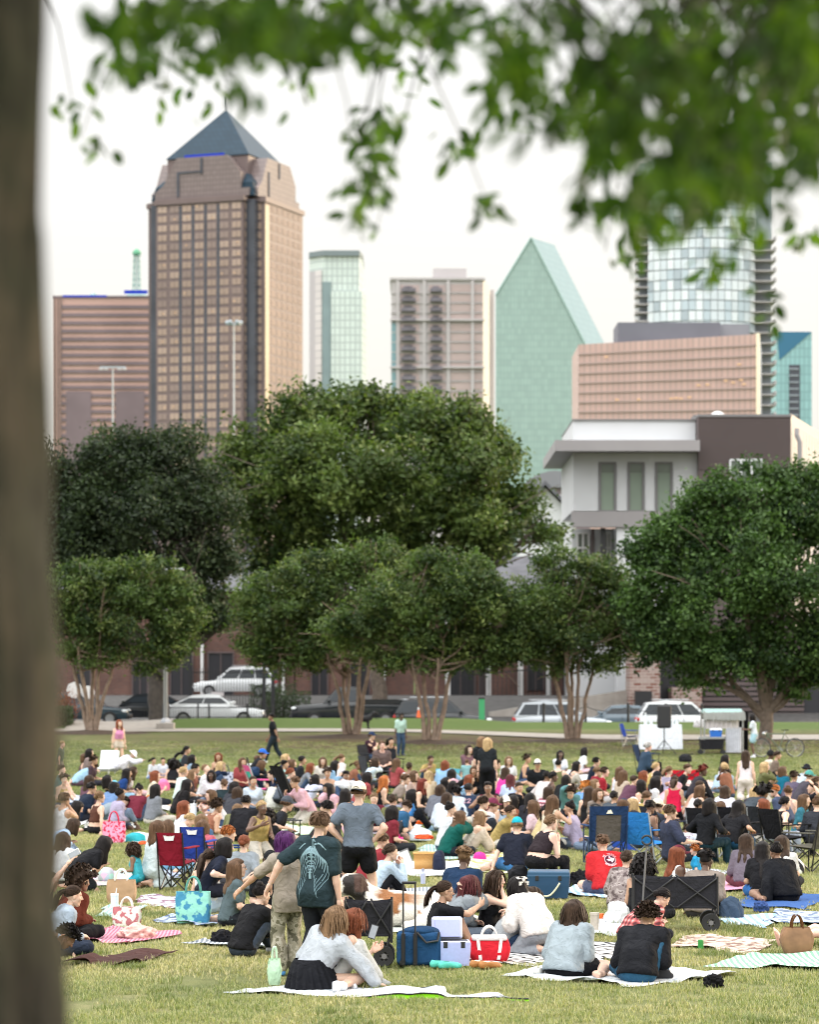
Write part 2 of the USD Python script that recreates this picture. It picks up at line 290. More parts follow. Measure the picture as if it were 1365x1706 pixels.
for r_i,zz in enumerate(rows):
 for c_i,u in enumerate(cols):
  m=join([box(u-1.75,u-.1,-23.62,-23.52,zz-1.15,zz+1.1),box(u+.1,u+1.75,-23.62,-23.52,zz-1.15,zz+1.1)])
  obj('window',m,M[('tower_window','tower_window_dim','tower_window_bright')[wr.choice(3,p=[.5,.3,.2])]],tw)
  if wr.random()<.22:lit.append(cbox((u+wr.uniform(-1,1),-23.66,zz+wr.uniform(-.5,.5)),(.5,.05,.4)))
 for c_i,u in enumerate(cols):
  m=box(23.52,23.62,u-1.75,u+1.75,zz-1.15,zz+1.1)
  if c_i in(0,1,2,3)and n_win<104:obj('window',m,M['tower_window'],tw);n_win+=1
  else:rest.append(m)
 for a in(-20.5,20.5):
  rest.append(box(a-1.6,a+1.6,-17.62,-17.52,zz-1.15,zz+1.1));rest.append(box(17.52,17.62,a-1.6,a+1.6,zz-1.15,zz+1.1))
obj('window_rows',join(rest),M['tower_window'],tw,kind='stuff')
obj('window_lights',join(lit),M['warm_light'],tw,kind='stuff')
for u in(-7.6,-2.5,2.5,7.6):
 obj('groove',box(u-.5,u+.5,-23.57,-23.51,2,z1(358)),M['dark_glass'],tw)
for u in(-12.4,-7.6,-2.5,2.5,7.6,12.4):
 obj('groove',box(23.51,23.57,u-.5,u+.5,2,z1(420)),M['granite'],tw)
obj('gold_pier',box(23.51,23.7,-17.5,-14.2,2,zt-3),plain('gold_reflection',(.55,.43,.29),.3,scale=.1),tw)  # golden strip of colour painted for the bright sky reflected in the right face
# banded hotel block on the left
D2=1180.0
z2=lambda py:px_z(py,D2)
hb=thing('office_block','wide pink block with dark horizontal bands and a blue lit roof edge','office building',(px_x(182,D2),D2,0),0.0)
w2=188/F*D2/2
M['pink_stone']=plain('pink_stone',(.46,.295,.255),.4,scale=.05,vary=.1)
M['mauve_glass']=plain('mauve_glass',(.165,.125,.135),.2,scale=.05,vary=.2)
obj('wall',box(-w2,w2,.4,40,-2,z2(497)),M['pink_stone'],hb)
for i in range(18):
 zz=z2(508+13.4*i)
 obj('window_band',box(-w2+3.6,w2-.3,.0,.38,zz-1.55,zz-.15),M['mauve_glass'],hb)
for u in(-w2+.6,-w2+2.2,-w2+3.4):obj('fin',box(u-.12,u+.12,-.3,.38,2,z2(498)),M['granite_light'],hb)
obj('parapet',box(-w2-.2,w2+.2,.1,40.2,z2(497),z2(497)+1.0),M['mauve_glass'],hb)
obj('light_band',box(-w2+4,-1,.02,.2,z2(495),z2(492)),M['blue_light'],hb)
obj('light_band',box(px_x(207,D2)-px_x(182,D2),px_x(246,D2)-px_x(182,D2),-.6,-.3,z2(490),z2(484)),M['blue_light'],hb)
M['aqua_metal']=plain('aqua_metal',(.30,.44,.42),.5)
ant=[]
cxm=px_x(224,D2)-px_x(182,D2)
for a in(-1.5,1.5):
 for b in(-1.5,1.5):ant.append(rod((cxm+a,10+b,z2(480)),(cxm+a*.7,10+b*.7,z2(418)),.22,5))
for k in range(6):
 za,zb=z2(480-10*k),z2(470-10*k)
 for b in(-1.3,1.3):ant+=[rod((cxm-1.4,10+b,za),(cxm+1.4,10+b,zb),.14,4),rod((cxm+1.4,10+b,za),(cxm-1.4,10+b,zb),.14,4),rod((cxm-1.4,10+b,zb),(cxm+1.4,10+b,zb),.16,4)]
obj('antenna_mast',join(ant),M['aqua_metal'],hb)
obj('antenna_base',join([lathe([(0.01,z2(480)),(3.6,z2(484)),(4.6,z2(492)),(4.6,z2(497))],12,(cxm,10,0))]),M['aqua_metal'],hb)
obj('antenna_top',lathe([(.01,z2(408)),(1.4,z2(412)),(1.9,z2(417)),(1.2,z2(421)),(.01,z2(422))],12,(cxm,10,0)),plain('green_dome',(.10,.34,.20),.5),hb)
obj('roof_ball',xf(trimesh.creation.icosphere(2,1.6),(px_x(153,D2)-px_x(182,D2),6,z2(491))),M['aqua_metal'],hb)
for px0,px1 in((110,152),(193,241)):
 obj('dark_bay',box(px_x(px0,D2)-px_x(182,D2),px_x(px1,D2)-px_x(182,D2),-.2,.02,2,z2(652)),M['mauve_glass'],hb)  # dark panels painted as reflections of other buildings in the facade
# pale glass tower
D3=1250.0;z3=lambda py:px_z(py,D3);x3=lambda px:px_x(px,D3)
pg=thing('glass_tower','slim pale glass tower with dark cap beside the pyramid tower','skyscraper',(x3(562),D3,0))
o3=x3(562)
M['pale_glass']=glass('pale_glass',(.56,.64,.60),.2,(2.2,3.2,(.36,.42,.41),.28),.06)
M['pale_pink']=glass('pale_pink',(.58,.55,.54),.2,(2.2,3.2,(.42,.40,.41),.28),.06)
obj('wall',hull([(x3(a)-o3,b,z)for a,b in((515,6),(538,0),(598,0),(604,14),(604,40),(515,40))for z in(0,z3(424))]),M['pale_glass'],pg)
obj('wing',hull([(x3(a)-o3,b,z)for a,b in((552,-1.2),(603,-1.2),(609.5,10),(609.5,40),(552,40))for z in(0,z3(486))]),M['pale_glass'],pg)
obj('dark_bay',box(x3(537)-o3,x3(551.5)-o3,-.6,.6,0,z3(470)),plain('grey_green_glass',(.20,.27,.28),.2,scale=.1),pg)
obj('side_wall',hull([(x3(a)-o3,b,z)for a,b in((514.8,5.6),(536,-.4),(536,3))for z in(0,z3(450))]),M['pale_pink'],pg)
obj('roof_cap',hull([(x3(a)-o3,b,z)for a,b in((514,5),(538,-1),(599,-1),(604.5,14),(604.5,41),(514,41))for z in(z3(427),z3(418))]),plain('cap_grey',(.17,.21,.22),.5),pg)
# condominium with balconies
D4=900.0;z4=lambda py:px_z(py,D4);x4=lambda px:px_x(px,D4)-px_x(736,D4)
cd=thing('condo_tower','pale pinkish apartment tower with stacked balconies and a roof box','apartment tower',(px_x(736,D4),D4,0))
M['condo_wall']=plain('condo_wall',(.46,.43,.435),.7,scale=.05,vary=.05)
M['condo_pink']=plain('condo_pink',(.43,.34,.325),.3,scale=.05,vary=.1)
M['balcony_dark']=plain('balcony_dark',(.13,.12,.14),.4,scale=.3,vary=.3)
obj('wall',box(x4(652),x4(805),0,30,0,z4(465)),M['condo_wall'],cd)
obj('side_wall',hull([(x4(805)+.02,.0,z)for z in(0,z4(465))]+[(x4(819),22,z)for z in(0,z4(461))]+[(x4(805),30,z)for z in(0,z4(465))]),plain('condo_side_sunlit',(.74,.66,.56),.4,scale=.05),cd)  # right face: sunset light painted in as a brighter, warmer wall colour
obj('roof_box',box(x4(722),x4(778),6,18,z4(465),z4(443)),M['condo_wall'],cd)
obj('roof_slab',box(x4(650),x4(808),-.6,30,z4(467),z4(463)),M['condo_wall'],cd)
obj('teal_strip',box(x4(652.5),x4(660),-.2,.05,0,z4(536)),plain('teal_glass',(.18,.30,.33),.2),cd)
for i in range(14):
 yy=482+16.3*i
 for a,b in((667,699),(715,743)):
  obj('window',box(x4(a),x4(b),-.08,-.01,z4(yy+5),z4(yy-7)),M['condo_pink'],cd)
  obj('balcony',join([box(x4(a+2),x4(b-6),-1.7,-.1,z4(yy+5),z4(yy+4)),box(x4(a+2),x4(b-6),-1.7,-1.6,z4(yy+4),z4(yy-1)),box(x4(a+6),x4(b-12),-.3,-.1,z4(yy+3),z4(yy-5))]),M['balcony_dark'],cd)
 obj('window',box(x4(751),x4(785),-.08,-.01,z4(yy+5),z4(yy-8)),M['condo_pink'],cd)
 obj('window',box(x4(790),x4(804),-.08,-.01,z4(yy+5),z4(yy-8)),M['condo_pink'],cd)
 obj('floor_slab',box(x4(652),x4(805.5),-.28,-.02,z4(yy+7.6),z4(yy+6.2)),M['condo_wall'],cd)
for yy in(533,612):obj('ledge',box(x4(650),x4(808),-1.0,-.02,z4(yy+2),z4(yy-1)),M['condo_wall'],cd)
for px_ in(663,707,747,787.5):obj('pier',box(x4(px_-2.5),x4(px_+2.5),-.6,-.02,0,z4(468)),M['condo_wall'],cd)
obj('end_slab',box(x4(821),x4(827),24,34,0,z4(466)),M['condo_wall'],cd)
# green prism tower
D5=1420.0;z5=lambda py:px_z(py,D5);x5=lambda px:px_x(px,D5)-px_x(885,D5)
fp_=thing('prism_tower','green glass tower with steep pointed sloping sides','skyscraper',(px_x(885,D5),D5,0))
M['green_glass']=glass('green_glass',(.285,.39,.36),.16,(1.62,3.1,(.23,.33,.30),.16),.07)
M['green_roof']=glass('green_roof',(.235,.335,.365),.30,(1.62,3.1,(.19,.28,.31),.16),.05,.12)
fr=[(x5(826),0),(x5(826),z5(492)),(x5(885),z5(396)),(x5(1002),z5(626)),(x5(1002),0)]
dep=np.array([13.0,30.0])
v_=np.array([(a,0,b)for a,b in fr]+[(a+dep[0],dep[1],b+.8)for a,b in fr])
obj('front_wall',(v_[:5],np.array([[0,4,3],[0,3,2],[0,2,1]])[:,::-1]),M['green_glass'],fp_)
obj('sloping_roof',(v_[[2,3,8,7]],np.array([[0,1,2],[0,2,3]])),M['green_roof'],fp_)
obj('back_wall',(v_,np.array([[5,6,7],[5,7,8],[5,8,9],[0,1,6],[0,6,5],[1,2,7],[1,7,6],[3,4,9],[3,9,8]])),M['green_glass'],fp_)
obj('ridge',join([rod((x5(885),-.2,z5(396)),(x5(1002),-.2,z5(626)),.45,5),rod((x5(885),-.2,z5(396)),(x5(826),-.2,z5(492)),.45,5)]),M['aqua_metal'],fp_)
# round glass tower with balconies behind the leaves
D6=820.0;z6=lambda py:px_z(py,D6);x6=lambda px:px_x(px,D6)-px_x(1172,D6)
gt=thing('residential_tower','tall curved glass apartment tower with stacked balconies, behind overhanging leaves','skyscraper',(px_x(1172,D6),D6,0))
M['tower_core']=plain('tower_core',(.30,.34,.38),.4)
R6=24.0;a6=math.asin(min(.999,x6(1262)/R6))
obj('core',hull([(R6*math.sin(t)*.985,R6-R6*math.cos(t)*.985,z)for t in np.linspace(-a6,a6,15)for z in(0,z6(262))]+[(s_*15,26,z)for s_ in(-1,1)for z in(0,z6(262))]),M['tower_core'],gt)
pan=[plain('panel_glass_%s'%nm,c,.15,scale=.06,vary=.08)for nm,c in(('white',(.70,.75,.79)),('pale',(.60,.66,.71)),('blue',(.47,.55,.61)),('grey',(.38,.44,.49)))]
pr_=np.random.default_rng(3)
edges=np.linspace(-a6,a6,17)
for r_i in range(16):
 za,zb=z6(552-17.3*r_i),z6(552-17.3*(r_i+1))
 for c_i in range(16):
  t0,t1=edges[c_i]+.004,edges[c_i+1]-.004
  p_=[(rr*math.sin(t),R6-rr*math.cos(t),z)for t in(t0,t1)for rr in(R6,R6+.12)for z in(za+.14,zb-.14)]
  obj('glass_panel',hull(p_),pan[pr_.choice(4,p=[.35,.35,.2,.1])],gt)
for r_i in range(18):
 zz=z6(690-17.3*r_i)if r_i<8 else z6(690-17.3*r_i)
 obj('balcony',join([box(x6(1258),x6(1297),4,14,zz-.14,zz+.14),box(x6(1294),x6(1297),4,14,zz,zz+1.0)]),M['condo_wall'],gt)
for r_i in range(18):
 zz=z6(560-14.2*r_i)
 obj('balcony',join([box(x6(1063),x6(1086),5,13,zz-.14,zz+.14),box(x6(1063),x6(1065),5,13,zz,zz+1.0)]),M['condo_wall'],gt)
obj('balcony_wall',box(x6(1070),x6(1292),9,26,0,z6(262)),M['tower_core'],gt)
# pink office block with grey plant room
D7=640.0;z7=lambda py:px_z(py,D7);x7=lambda px:px_x(px,D7)-px_x(1116,D7)
pk=thing('office_block','low pink glass office block with grey plant room on its roof','office building',(px_x(1116,D7),D7,0))
M['pink_glass']=glass('pink_glass',(.49,.335,.30),.2,(1.13,400.0,(.29,.23,.22),.10),.06)
obj('wall',hull([(x7(a),b,z)for a,b,z in((966,4,0),(966,4,z7(571)),(1262,0,0),(1262,0,z7(557)),(966,30,0),(966,30,z7(571)),(1262,30,0),(1262,30,z7(557)))]),M['pink_glass'],pk)
for i in range(8):
 t=(i+.5)/8
 ya,yb=571+(700-571)*(i+1)/8,557+(700-557)*(i+1)/8
 obj('floor_band',hull([(x7(a),b+dd,z7(yy+e))for a,b,yy in((966,3.9,ya),(1262,-.1,yb))for dd in(-.14,.04)for e in(-1.3,1.3)]),plain('pink_band',(.38,.28,.26),.4)if i==0 else UsdShade.Material.Get(stage,LOOKS+'pink_band'),pk)
obj('bright_edge',box(x7(1260),x7(1266),-.5,1.5,0,z7(556)),plain('edge_sunlit_tone',(.80,.70,.52),.3),pk)  # corner column with the low sunlight put into its pale gold colour
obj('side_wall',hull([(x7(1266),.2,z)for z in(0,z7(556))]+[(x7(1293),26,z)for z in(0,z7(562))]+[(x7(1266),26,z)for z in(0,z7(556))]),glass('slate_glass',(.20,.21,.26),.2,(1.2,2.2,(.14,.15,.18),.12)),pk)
obj('plant_room',box(x7(1034),x7(1207),8,22,z7(572),z7(530)),plain('slate_grey',(.135,.14,.17),.6,scale=.1),pk)
obj('plant_room',box(x7(1207)+.02,x7(1258),10,22,z7(566),z7(531)),plain('slate_light',(.22,.23,.26),.6,scale=.1),pk)
lt=[]
for px_,py_ in((1030,664),(1066,664),(1120,663),(1128,662),(1136,663),(1150,661),(1165,641),(1180,640),(1210,634),(1222,637),(1235,633),(1240,640),(1012,592),(1232,607)):
 lt.append(cbox((x7(px_),4-(px_-966)/296*4-.3,z7(py_)),(.8,.06,.35)))
obj('window_lights',join(lt),M['warm_light'],pk,kind='stuff')
# teal tower at the right
D8=1000.0;z8=lambda py:px_z(py,D8);x8=lambda px:px_x(px,D8)-px_x(1325,D8)
tl=thing('glass_tower','teal glass tower with a chamfered dark blue top, at the far right','skyscraper',(px_x(1325,D8),D8,0))
obj('wall',box(x8(1294),x8(1353),0,20,0,z8(554)),glass('teal_facade',(.24,.42,.43),.16,(1.6,3.0,(.17,.30,.31),.2),.08),tl)
obj('chamfer',(np.array([(x8(1295),-.2,z8(553)),(x8(1353),-.2,z8(553)),(x8(1299),-.2,z8(600)),(x8(1295),.1,z8(553)),(x8(1353),.1,z8(553)),(x8(1299),.1,z8(600))]),np.array([[0,2,1],[3,4,5],[0,1,4],[0,4,3],[1,2,5],[1,5,4],[0,3,5],[0,5,2]])),plain('deep_blue',(.03,.13,.22),.15),tl)
obj('louvre',box(x8(1315),x8(1333),-.3,.05,0,z8(608)),M['dark_glass'],tl)
for i in range(9):obj('louvre_blade',box(x8(1315),x8(1331),-.6,-.32,z8(614+11*i+2),z8(614+11*i)),M['tower_core'],tl)
# stadium lamp masts
for px_,top,d_,lab in((390,540,420,'tall steel lamp mast with a cluster of round lamps before the pyramid tower'),(188,612,470,'tall lamp mast with a flat lamp bar before the banded pink block')):
 mt=thing('lamp_mast',lab,'lamp post',(px_x(px_,d_),d_,1.5))
 h_=px_z(top,d_)-1.5
 obj('pole',tube([(0,0,0),(0,0,h_)],[.2,.11],8),plain('mast_steel_%d'%px_,(.42,.43,.45),.4),mt)
 if px_==390:
  for a in np.arange(6)*math.pi/3:
   obj('lamp',xf(trimesh.creation.icosphere(1,.32),(1.0*math.cos(a),1.0*math.sin(a),h_+.2),s=1.0),M['tower_core'],mt)
  obj('lamp_ring',lathe([(1.05,h_-.1),(1.15,h_-.1),(1.15,h_+.05),(1.05,h_+.05),(1.05,h_-.1)],16),M['tower_core'],mt)
 else:
  obj('lamp_bar',cbox((0,0,h_),(4.2,.3,.25)),M['tower_core'],mt)
  for u in(-1.9,-1.1,1.1,1.9):obj('lamp',cbox((u,-.1,h_-.3),(.6,.5,.3)),M['condo_wall'],mt)
# domed grey roof in the distance and small gabled houses
dm=thing('domed_hall','low grey domed roof seen past the big tree beside the townhouse','building',(px_x(925,420),420,0))
x9=lambda px:px_x(px,420)-px_x(925,420)
obj('roof',prism([(x9(870),px_z(812,420))]+[(x9(870+110*t),px_z(806-22*math.sin(math.pi*t),420))for t in np.linspace(.08,.92,9)]+[(x9(985),px_z(812,420))],'y',0,25),plain('dome_grey',(.17,.17,.19),.6),dm)
obj('wall',box(x9(872),x9(983),.5,24,0,px_z(812,420)),M['mauve_glass'],dm)
# ------------------------------------------------------------------ street: houses, cars, fences
M['siding_white']=plain('siding_white',(.56,.57,.59),.6,scale=.4,vary=.03)
M['trim_grey']=plain('trim_grey',(.155,.15,.155),.6,scale=.5,vary=.05)
M['band_grey']=plain('band_grey',(.26,.245,.25),.6,scale=.5,vary=.05)
M['brown_metal']=plain('brown_metal',(.085,.062,.062),.5,scale=.5,vary=.06)
M['window_glass']=plain('window_glass',(.10,.125,.10),.08,scale=.25,vary=.25)
M['black_iron']=plain('black_iron',(.012,.012,.014),.5)
M['white_paint']=plain('white_paint',(.62,.62,.62),.5,scale=1.0,vary=.05)
DT=158.0
zT=lambda py:px_z(py,DT)
tx0=px_x(1140,DT)
xT=lambda px:px_x(px,DT)-tx0
th_=thing('modern_townhouse','white and brown flat roofed modern townhouse with three tall narrow windows','house',(tx0,DT,0))
obj('upper_wall',box(xT(955),xT(1162),.02,12,zT(851),zT(735)),M['siding_white'],th_)
for i in range(24):
 za=zT(851)+(zT(757)-zT(851))*i/24;zb=zT(851)+(zT(757)-zT(851))*(i+1)/24
 segs=[(955,997),(1028,1045),(1075,1091),(1122,1162)]if zb<zT(769)else[(955,1162)]
 for a,b in segs:
  obj('siding_board',hull([(xT(a),y_,z_)for a in(a,b)for y_,z_ in((.0,za+.01),(.0,zb-.005),(-.06,za+.01),(-.025,zb-.005))]),M['siding_white'],th_)
obj('parapet',box(xT(956),xT(1161),.6,12,zT(736),zT(699)),M['siding_white'],th_)
obj('parapet_cap',box(xT(955),xT(1162),.5,12,zT(699),zT(697)),M['trim_grey'],th_)
obj('roof_slab',box(xT(923),xT(1162)-.01,-1.6,12.5,zT(755),zT(737)),M['band_grey'],th_)
obj('belt_band',box(xT(953),xT(1162),-.16,.5,zT(878),zT(852)),M['band_grey'],th_)
for a,b in((998,1027),(1046,1074),(1092,1121)):
 w=obj('window',box(xT(a)+.12,xT(b)-.12,-.02,.01,zT(850),zT(773)),M['window_glass'],th_)
 obj('frame',join([box(xT(a),xT(a)+.12,-.10,.02,zT(852),zT(770)),box(xT(b)-.12,xT(b),-.10,.02,zT(852),zT(770)),box(xT(a)+.12,xT(b)-.12,-.10,.02,zT(773),zT(770)),box(xT(a)+.12,xT(b)-.12,-.10,.02,zT(852),zT(850))]),M['trim_grey'],w)
 obj('blind',box(xT(a)+.14,xT(b)-.14,-.035,-.022,zT(850),zT(788)),plain('blind_%d'%a,(.17,.215,.17),.5,scale=.3),w)
obj('lower_wall',box(xT(1028),xT(1162),.03,12,.2,zT(878)),M['siding_white'],th_)
obj('porch_wall',box(xT(957),xT(1028)-.01,2.2,12,.2,zT(878)),M['siding_white'],th_)
for a,b in((966,985),(1012,1022)):
 w=obj('window',box(xT(a),xT(b),2.1,2.19,zT(934),zT(886)),M['window_glass'],th_)
 obj('frame',join([box(xT(t)-.05,xT(t)+.05,2.02,2.1,zT(936),zT(884))for t in(a,(a+b)/2,b)]+[box(xT(a),xT(b),2.0,2.09,zT(z_)-.05,zT(z_)+.05)for z_ in(885,910,935)]),M['white_paint'],w)
obj('porch_post',box(xT(1002),xT(1010),.3,.8,zT(940),zT(879)),M['black_iron'],th_)
obj('porch_post',box(xT(989),xT(994),1.6,2.0,zT(940),zT(879)),M['brown_metal'],th_)
obj('porch_rail',join([box(xT(958),xT(1027),.1,.16,zT(934),zT(932))]+[box(xT(958)+.25*i,xT(958)+.25*i+.03,.11,.15,zT(952),zT(934))for i in range(9)]),M['black_iron'],th_)
obj('brown_wall',box(xT(1162),xT(1316),-.5,12,.2,zT(696)),M['brown_metal'],th_)
for i in range(24):
 za=zT(800-4.4*i)
 if za<zT(786):continue
 obj('metal_rib',box(xT(1162)+.02,xT(1316)-.02,-.56,-.502,za,za+.09),M['brown_metal'],th_)
w=obj('window',box(xT(1215),xT(1268),-.58,-.52,zT(830),zT(769)),M['window_glass'],th_)
obj('frame',join([box(xT(t)-.05,xT(t)+.05,-.66,-.58,zT(830),zT(768))for t in(1215,1233,1251,1268)]+[box(xT(1215),xT(1268),-.65,-.59,zT(769),zT(766))]),M['siding_white'],w)
obj('roof_box',box(xT(1163),xT(1202),2,4,zT(696),zT(686)),M['trim_grey'],th_)
obj('roof_vent',xf(trimesh.creation.icosphere(2,.5),(xT(1206),3,zT(692))),M['white_paint'],th_)
obj('brown_cap',box(xT(1161),xT(1317),-.6,12,zT(696),zT(692)),M['trim_grey'],th_)
obj('side_wall',hull([(xT(1316)+.01,-.3,z_)for z_ in(.2,zT(690))]+[(xT(1400),6,z_)for z_ in(.2,zT(710))]+[(xT(1316),10,z_)for z_ in(.2,zT(690))]),plain('side_panel',(.60,.53,.47),.6),th_)
for i in range(12):
 t=(i+.5)/12
 obj('panel_seam',xf(cbox((0,0,0),(.05,.06,zT(700+18*t)-.4)),(xT(1316+84*t),-.32+6.3*t,(zT(700+18*t))/2)),M['white_paint'],th_)
obj('drain_pipe',tube([(xT(1327),-.4,zT(716)),(xT(1326),-.5,zT(726)),(xT(1331),-.5,zT(738)),(xT(1331),-.5,zT(800))],.13,8),M['band_grey'],th_)
# brick house rows behind the trees
M['brick']=material('brick',{'tc':('texture_coordinate',{}),'sp':('separate_xyz',{}),'cx':('combine_xyz',{}),'br':('brick_texture',{'scale':1.0,'brick_width':.24,'row_height':.085,'mortar_size':.012,'color1':(.13,.048,.034),'color2':(.085,.03,.023),'mortar':(.13,.105,.09)}),'n':('noise_texture',{'scale':.6,'detail':4.0}),'r':('rgb_ramp',{'ramp':[(.3,(.7,)*3),(.7,(1.25,)*3)]}),'m':('mix',{'mix_type':'multiply','fac':1.0}),'p':('principled_bsdf',{'roughness':.9})},[('tc.object','sp.vector'),('sp.x','cx.x'),('sp.z','cx.y'),('cx.vector','br.vector'),('tc.object','n.vector'),('n.fac','r.fac'),('br.color','m.color1'),('r.color','m.color2'),('m.color','p.base_color')])
M['brick_pale']=material('brick_pale',{'tc':('texture_coordinate',{}),'sp':('separate_xyz',{}),'cx':('combine_xyz',{}),'br':('brick_texture',{'scale':1.0,'brick_width':.42,'row_height':.17,'mortar_size':.02,'color1':(.32,.25,.225),'color2':(.16,.06,.043),'mortar':(.34,.29,.26)}),'p':('principled_bsdf',{'roughness':.9})},[('tc.object','sp.vector'),('sp.x','cx.x'),('sp.z','cx.y'),('cx.vector','br.vector'),('br.color','p.base_color')])
M['dark_opening']=plain('dark_opening',(.018,.018,.022),.3)
M['slate_roof']=plain('slate_roof',(.10,.10,.115),.8,scale=2,vary=.2)
DB=168.0
zB=lambda py:px_z(py,DB)
def brick_house(px0,px1,label,openings,pipes,top=985,mat='brick'):
 x0=px_x((px0+px1)/2,DB);X=lambda p:px_x(p,DB)-x0
 t=thing('brick_house',label,'house',(x0,DB,0))
 obj('wall',box(X(px0),X(px1),0,9,.5,zB(top)),M[mat],t)
 obj('roof',hull([(X(px0)-.3,-.5,zB(top)),(X(px1)+.3,-.5,zB(top)),(X(px0)-.3,9.5,zB(top)),(X(px1)+.3,9.5,zB(top)),(X(px0),4.5,zB(top)+2.2),(X(px1),4.5,zB(top)+2.2)]),M['slate_roof'],t)
 for a,b,c,d in openings:
  w=obj('window',box(X(a),X(b),-.06,.02,zB(d),zB(c)),M['dark_opening'],t)
  obj('frame',join([box(X(a)-.08,X(a),-.12,.0,zB(d),zB(c)),box(X(b),X(b)+.08,-.12,0,zB(d),zB(c)),box(X(a)-.08,X(b)+.08,-.13,0,zB(c),zB(c)+.1)]+[box((X(a)+X(b))/2-.03,(X(a)+X(b))/2+.03,-.11,-.06,zB(d),zB(c))]),M['brown_metal'],w)
 for p in pipes:
  obj('downpipe',box(X(p)-.08,X(p)+.08,-.25,-.07,.6,zB(top)),M['white_paint'],t)
 return t
brick_house(40,320,'red brick row house behind the left crape myrtle',[(128,150,1095,1190),(222,245,1098,1180),(285,320,1090,1190)],[262])
brick_house(322,490,'red brick row house with garage door behind the white sedan',[(348,388,1088,1180),(440,462,1100,1170)],[337,472])
brick_house(492,690,'red brick row house with pale door behind the big tree',[(520,545,1090,1170),(585,615,1090,1180)],[640])
t_=brick_house(692,1048,'dark brick terrace with white columns and iron railings',[(745,790,1085,1160),(800,806,1085,1160),(880,905,1085,1150),(940,975,1085,1150),(1000,1030,1085,1150)],[])
xo=px_x((692+1048)/2,DB)
for p in(746,813,866,912):
 obj('column',box(px_x(p,DB)-xo-.14,px_x(p,DB)-xo+.14,-1.6,-1.3,1.2,zB(1010)),M['white_paint'],t_)
for i in range(40):
 x_=px_x(756+7.2*i,DB)-xo
 obj('railing_bar',box(x_-.02,x_+.02,-1.9,-1.86,1.5+.012*i,zB(1128)+.02*i),M['black_iron'],t_)
obj('railing_top',hull([(px_x(p,DB)-xo,y_,zB(1127)+.02*k_+e_)for p,k_ in((754,0),(1042,40))for y_ in(-1.92,-1.84)for e_ in(0,.08)]),M['black_iron'],t_)
w_=thing('retaining_wall','pale concrete retaining wall rising to the right behind the parked cars','wall',(px_x(940,152),152,0))
wx=lambda p:px_x(p,152)-px_x(940,152)
obj('wall_face',hull([(wx(p),y_,z_)for p,zt_ in((815,1186),(900,1172),(1052,1148))for y_ in(0,.4)for z_ in(0,px_z(zt_,152))]),M['concrete'],w_)
bp=thing('brick_pillar','mottled pale brick pillar with a dark meter box, beside the right tree','pillar',(px_x(1076,150),150,0))
obj('shaft',box(px_x(1050,150)-px_x(1076,150),px_x(1100,150)-px_x(1076,150),0,3,0,px_z(1010,150)),M['brick_pale'],bp)
obj('meter_box',box(px_x(1058,150)-px_x(1076,150),px_x(1086,150)-px_x(1076,150),-.25,.02,px_z(1186,150),px_z(1151,150)),M['black_iron'],bp)
bp=thing('brick_pillar','low mottled pale brick pier beside dark garage slats behind the white car','pillar',(px_x(1145,151),151,0))
obj('shaft',box(px_x(1120,151)-px_x(1145,151),px_x(1170,151)-px_x(1145,151),0,3,0,px_z(1145,151)),M['brick_pale'],bp)
gr_=thing('garage','dark slatted garage front under the right tree','building',(px_x(1270,153),153,0))
gx=lambda p:px_x(p,153)-px_x(1270,153)
obj('wall',box(gx(1101),gx(1460),.05,6,0,px_z(1050,153)),M['dark_opening'],gr_)
for i in range(18):obj('slat',box(gx(1172),gx(1340),-.06,.04,.5+.27*i,.68+.27*i),M['brown_metal'],gr_)
gh=thing('gabled_house','grey roofed house with white gable glimpsed past the big tree','house',(px_x(915,205),205,0))
hx=lambda p:px_x(p,205)-px_x(915,205);hz=lambda p:px_z(p,205)
obj('wall',box(hx(868),hx(960),0,8,0,hz(862)),M['siding_white'],gh)
obj('gable',hull([(hx(872),0,hz(862)),(hx(958),0,hz(862)),(hx(908),0,hz(812)),(hx(872),.4,hz(862)),(hx(958),.4,hz(862)),(hx(908),.4,hz(812))]),M['siding_white'],gh)
obj('roof',join([hull([(hx(862),y_,hz(868)+e_)for y_ in(-.5,8)for e_ in(0,.3)]+[(hx(908),y_,hz(808)+e_)for y_ in(-.5,8)for e_ in(0,.3)]),hull([(hx(968),y_,hz(868)+e_)for y_ in(-.5,8)for e_ in(0,.3)]+[(hx(908),y_,hz(808)+e_)for y_ in(-.5,8)for e_ in(0,.3)])]),M['slate_roof'],gh)
obj('chimney',box(hx(934),hx(943),1,1.6,hz(850),hz(822)),M['condo_wall'],gh)
for a,b in((893,903),(915,925)):obj('window',box(hx(a),hx(b),-.06,.02,hz(900),hz(872)),M['window_glass'],gh)
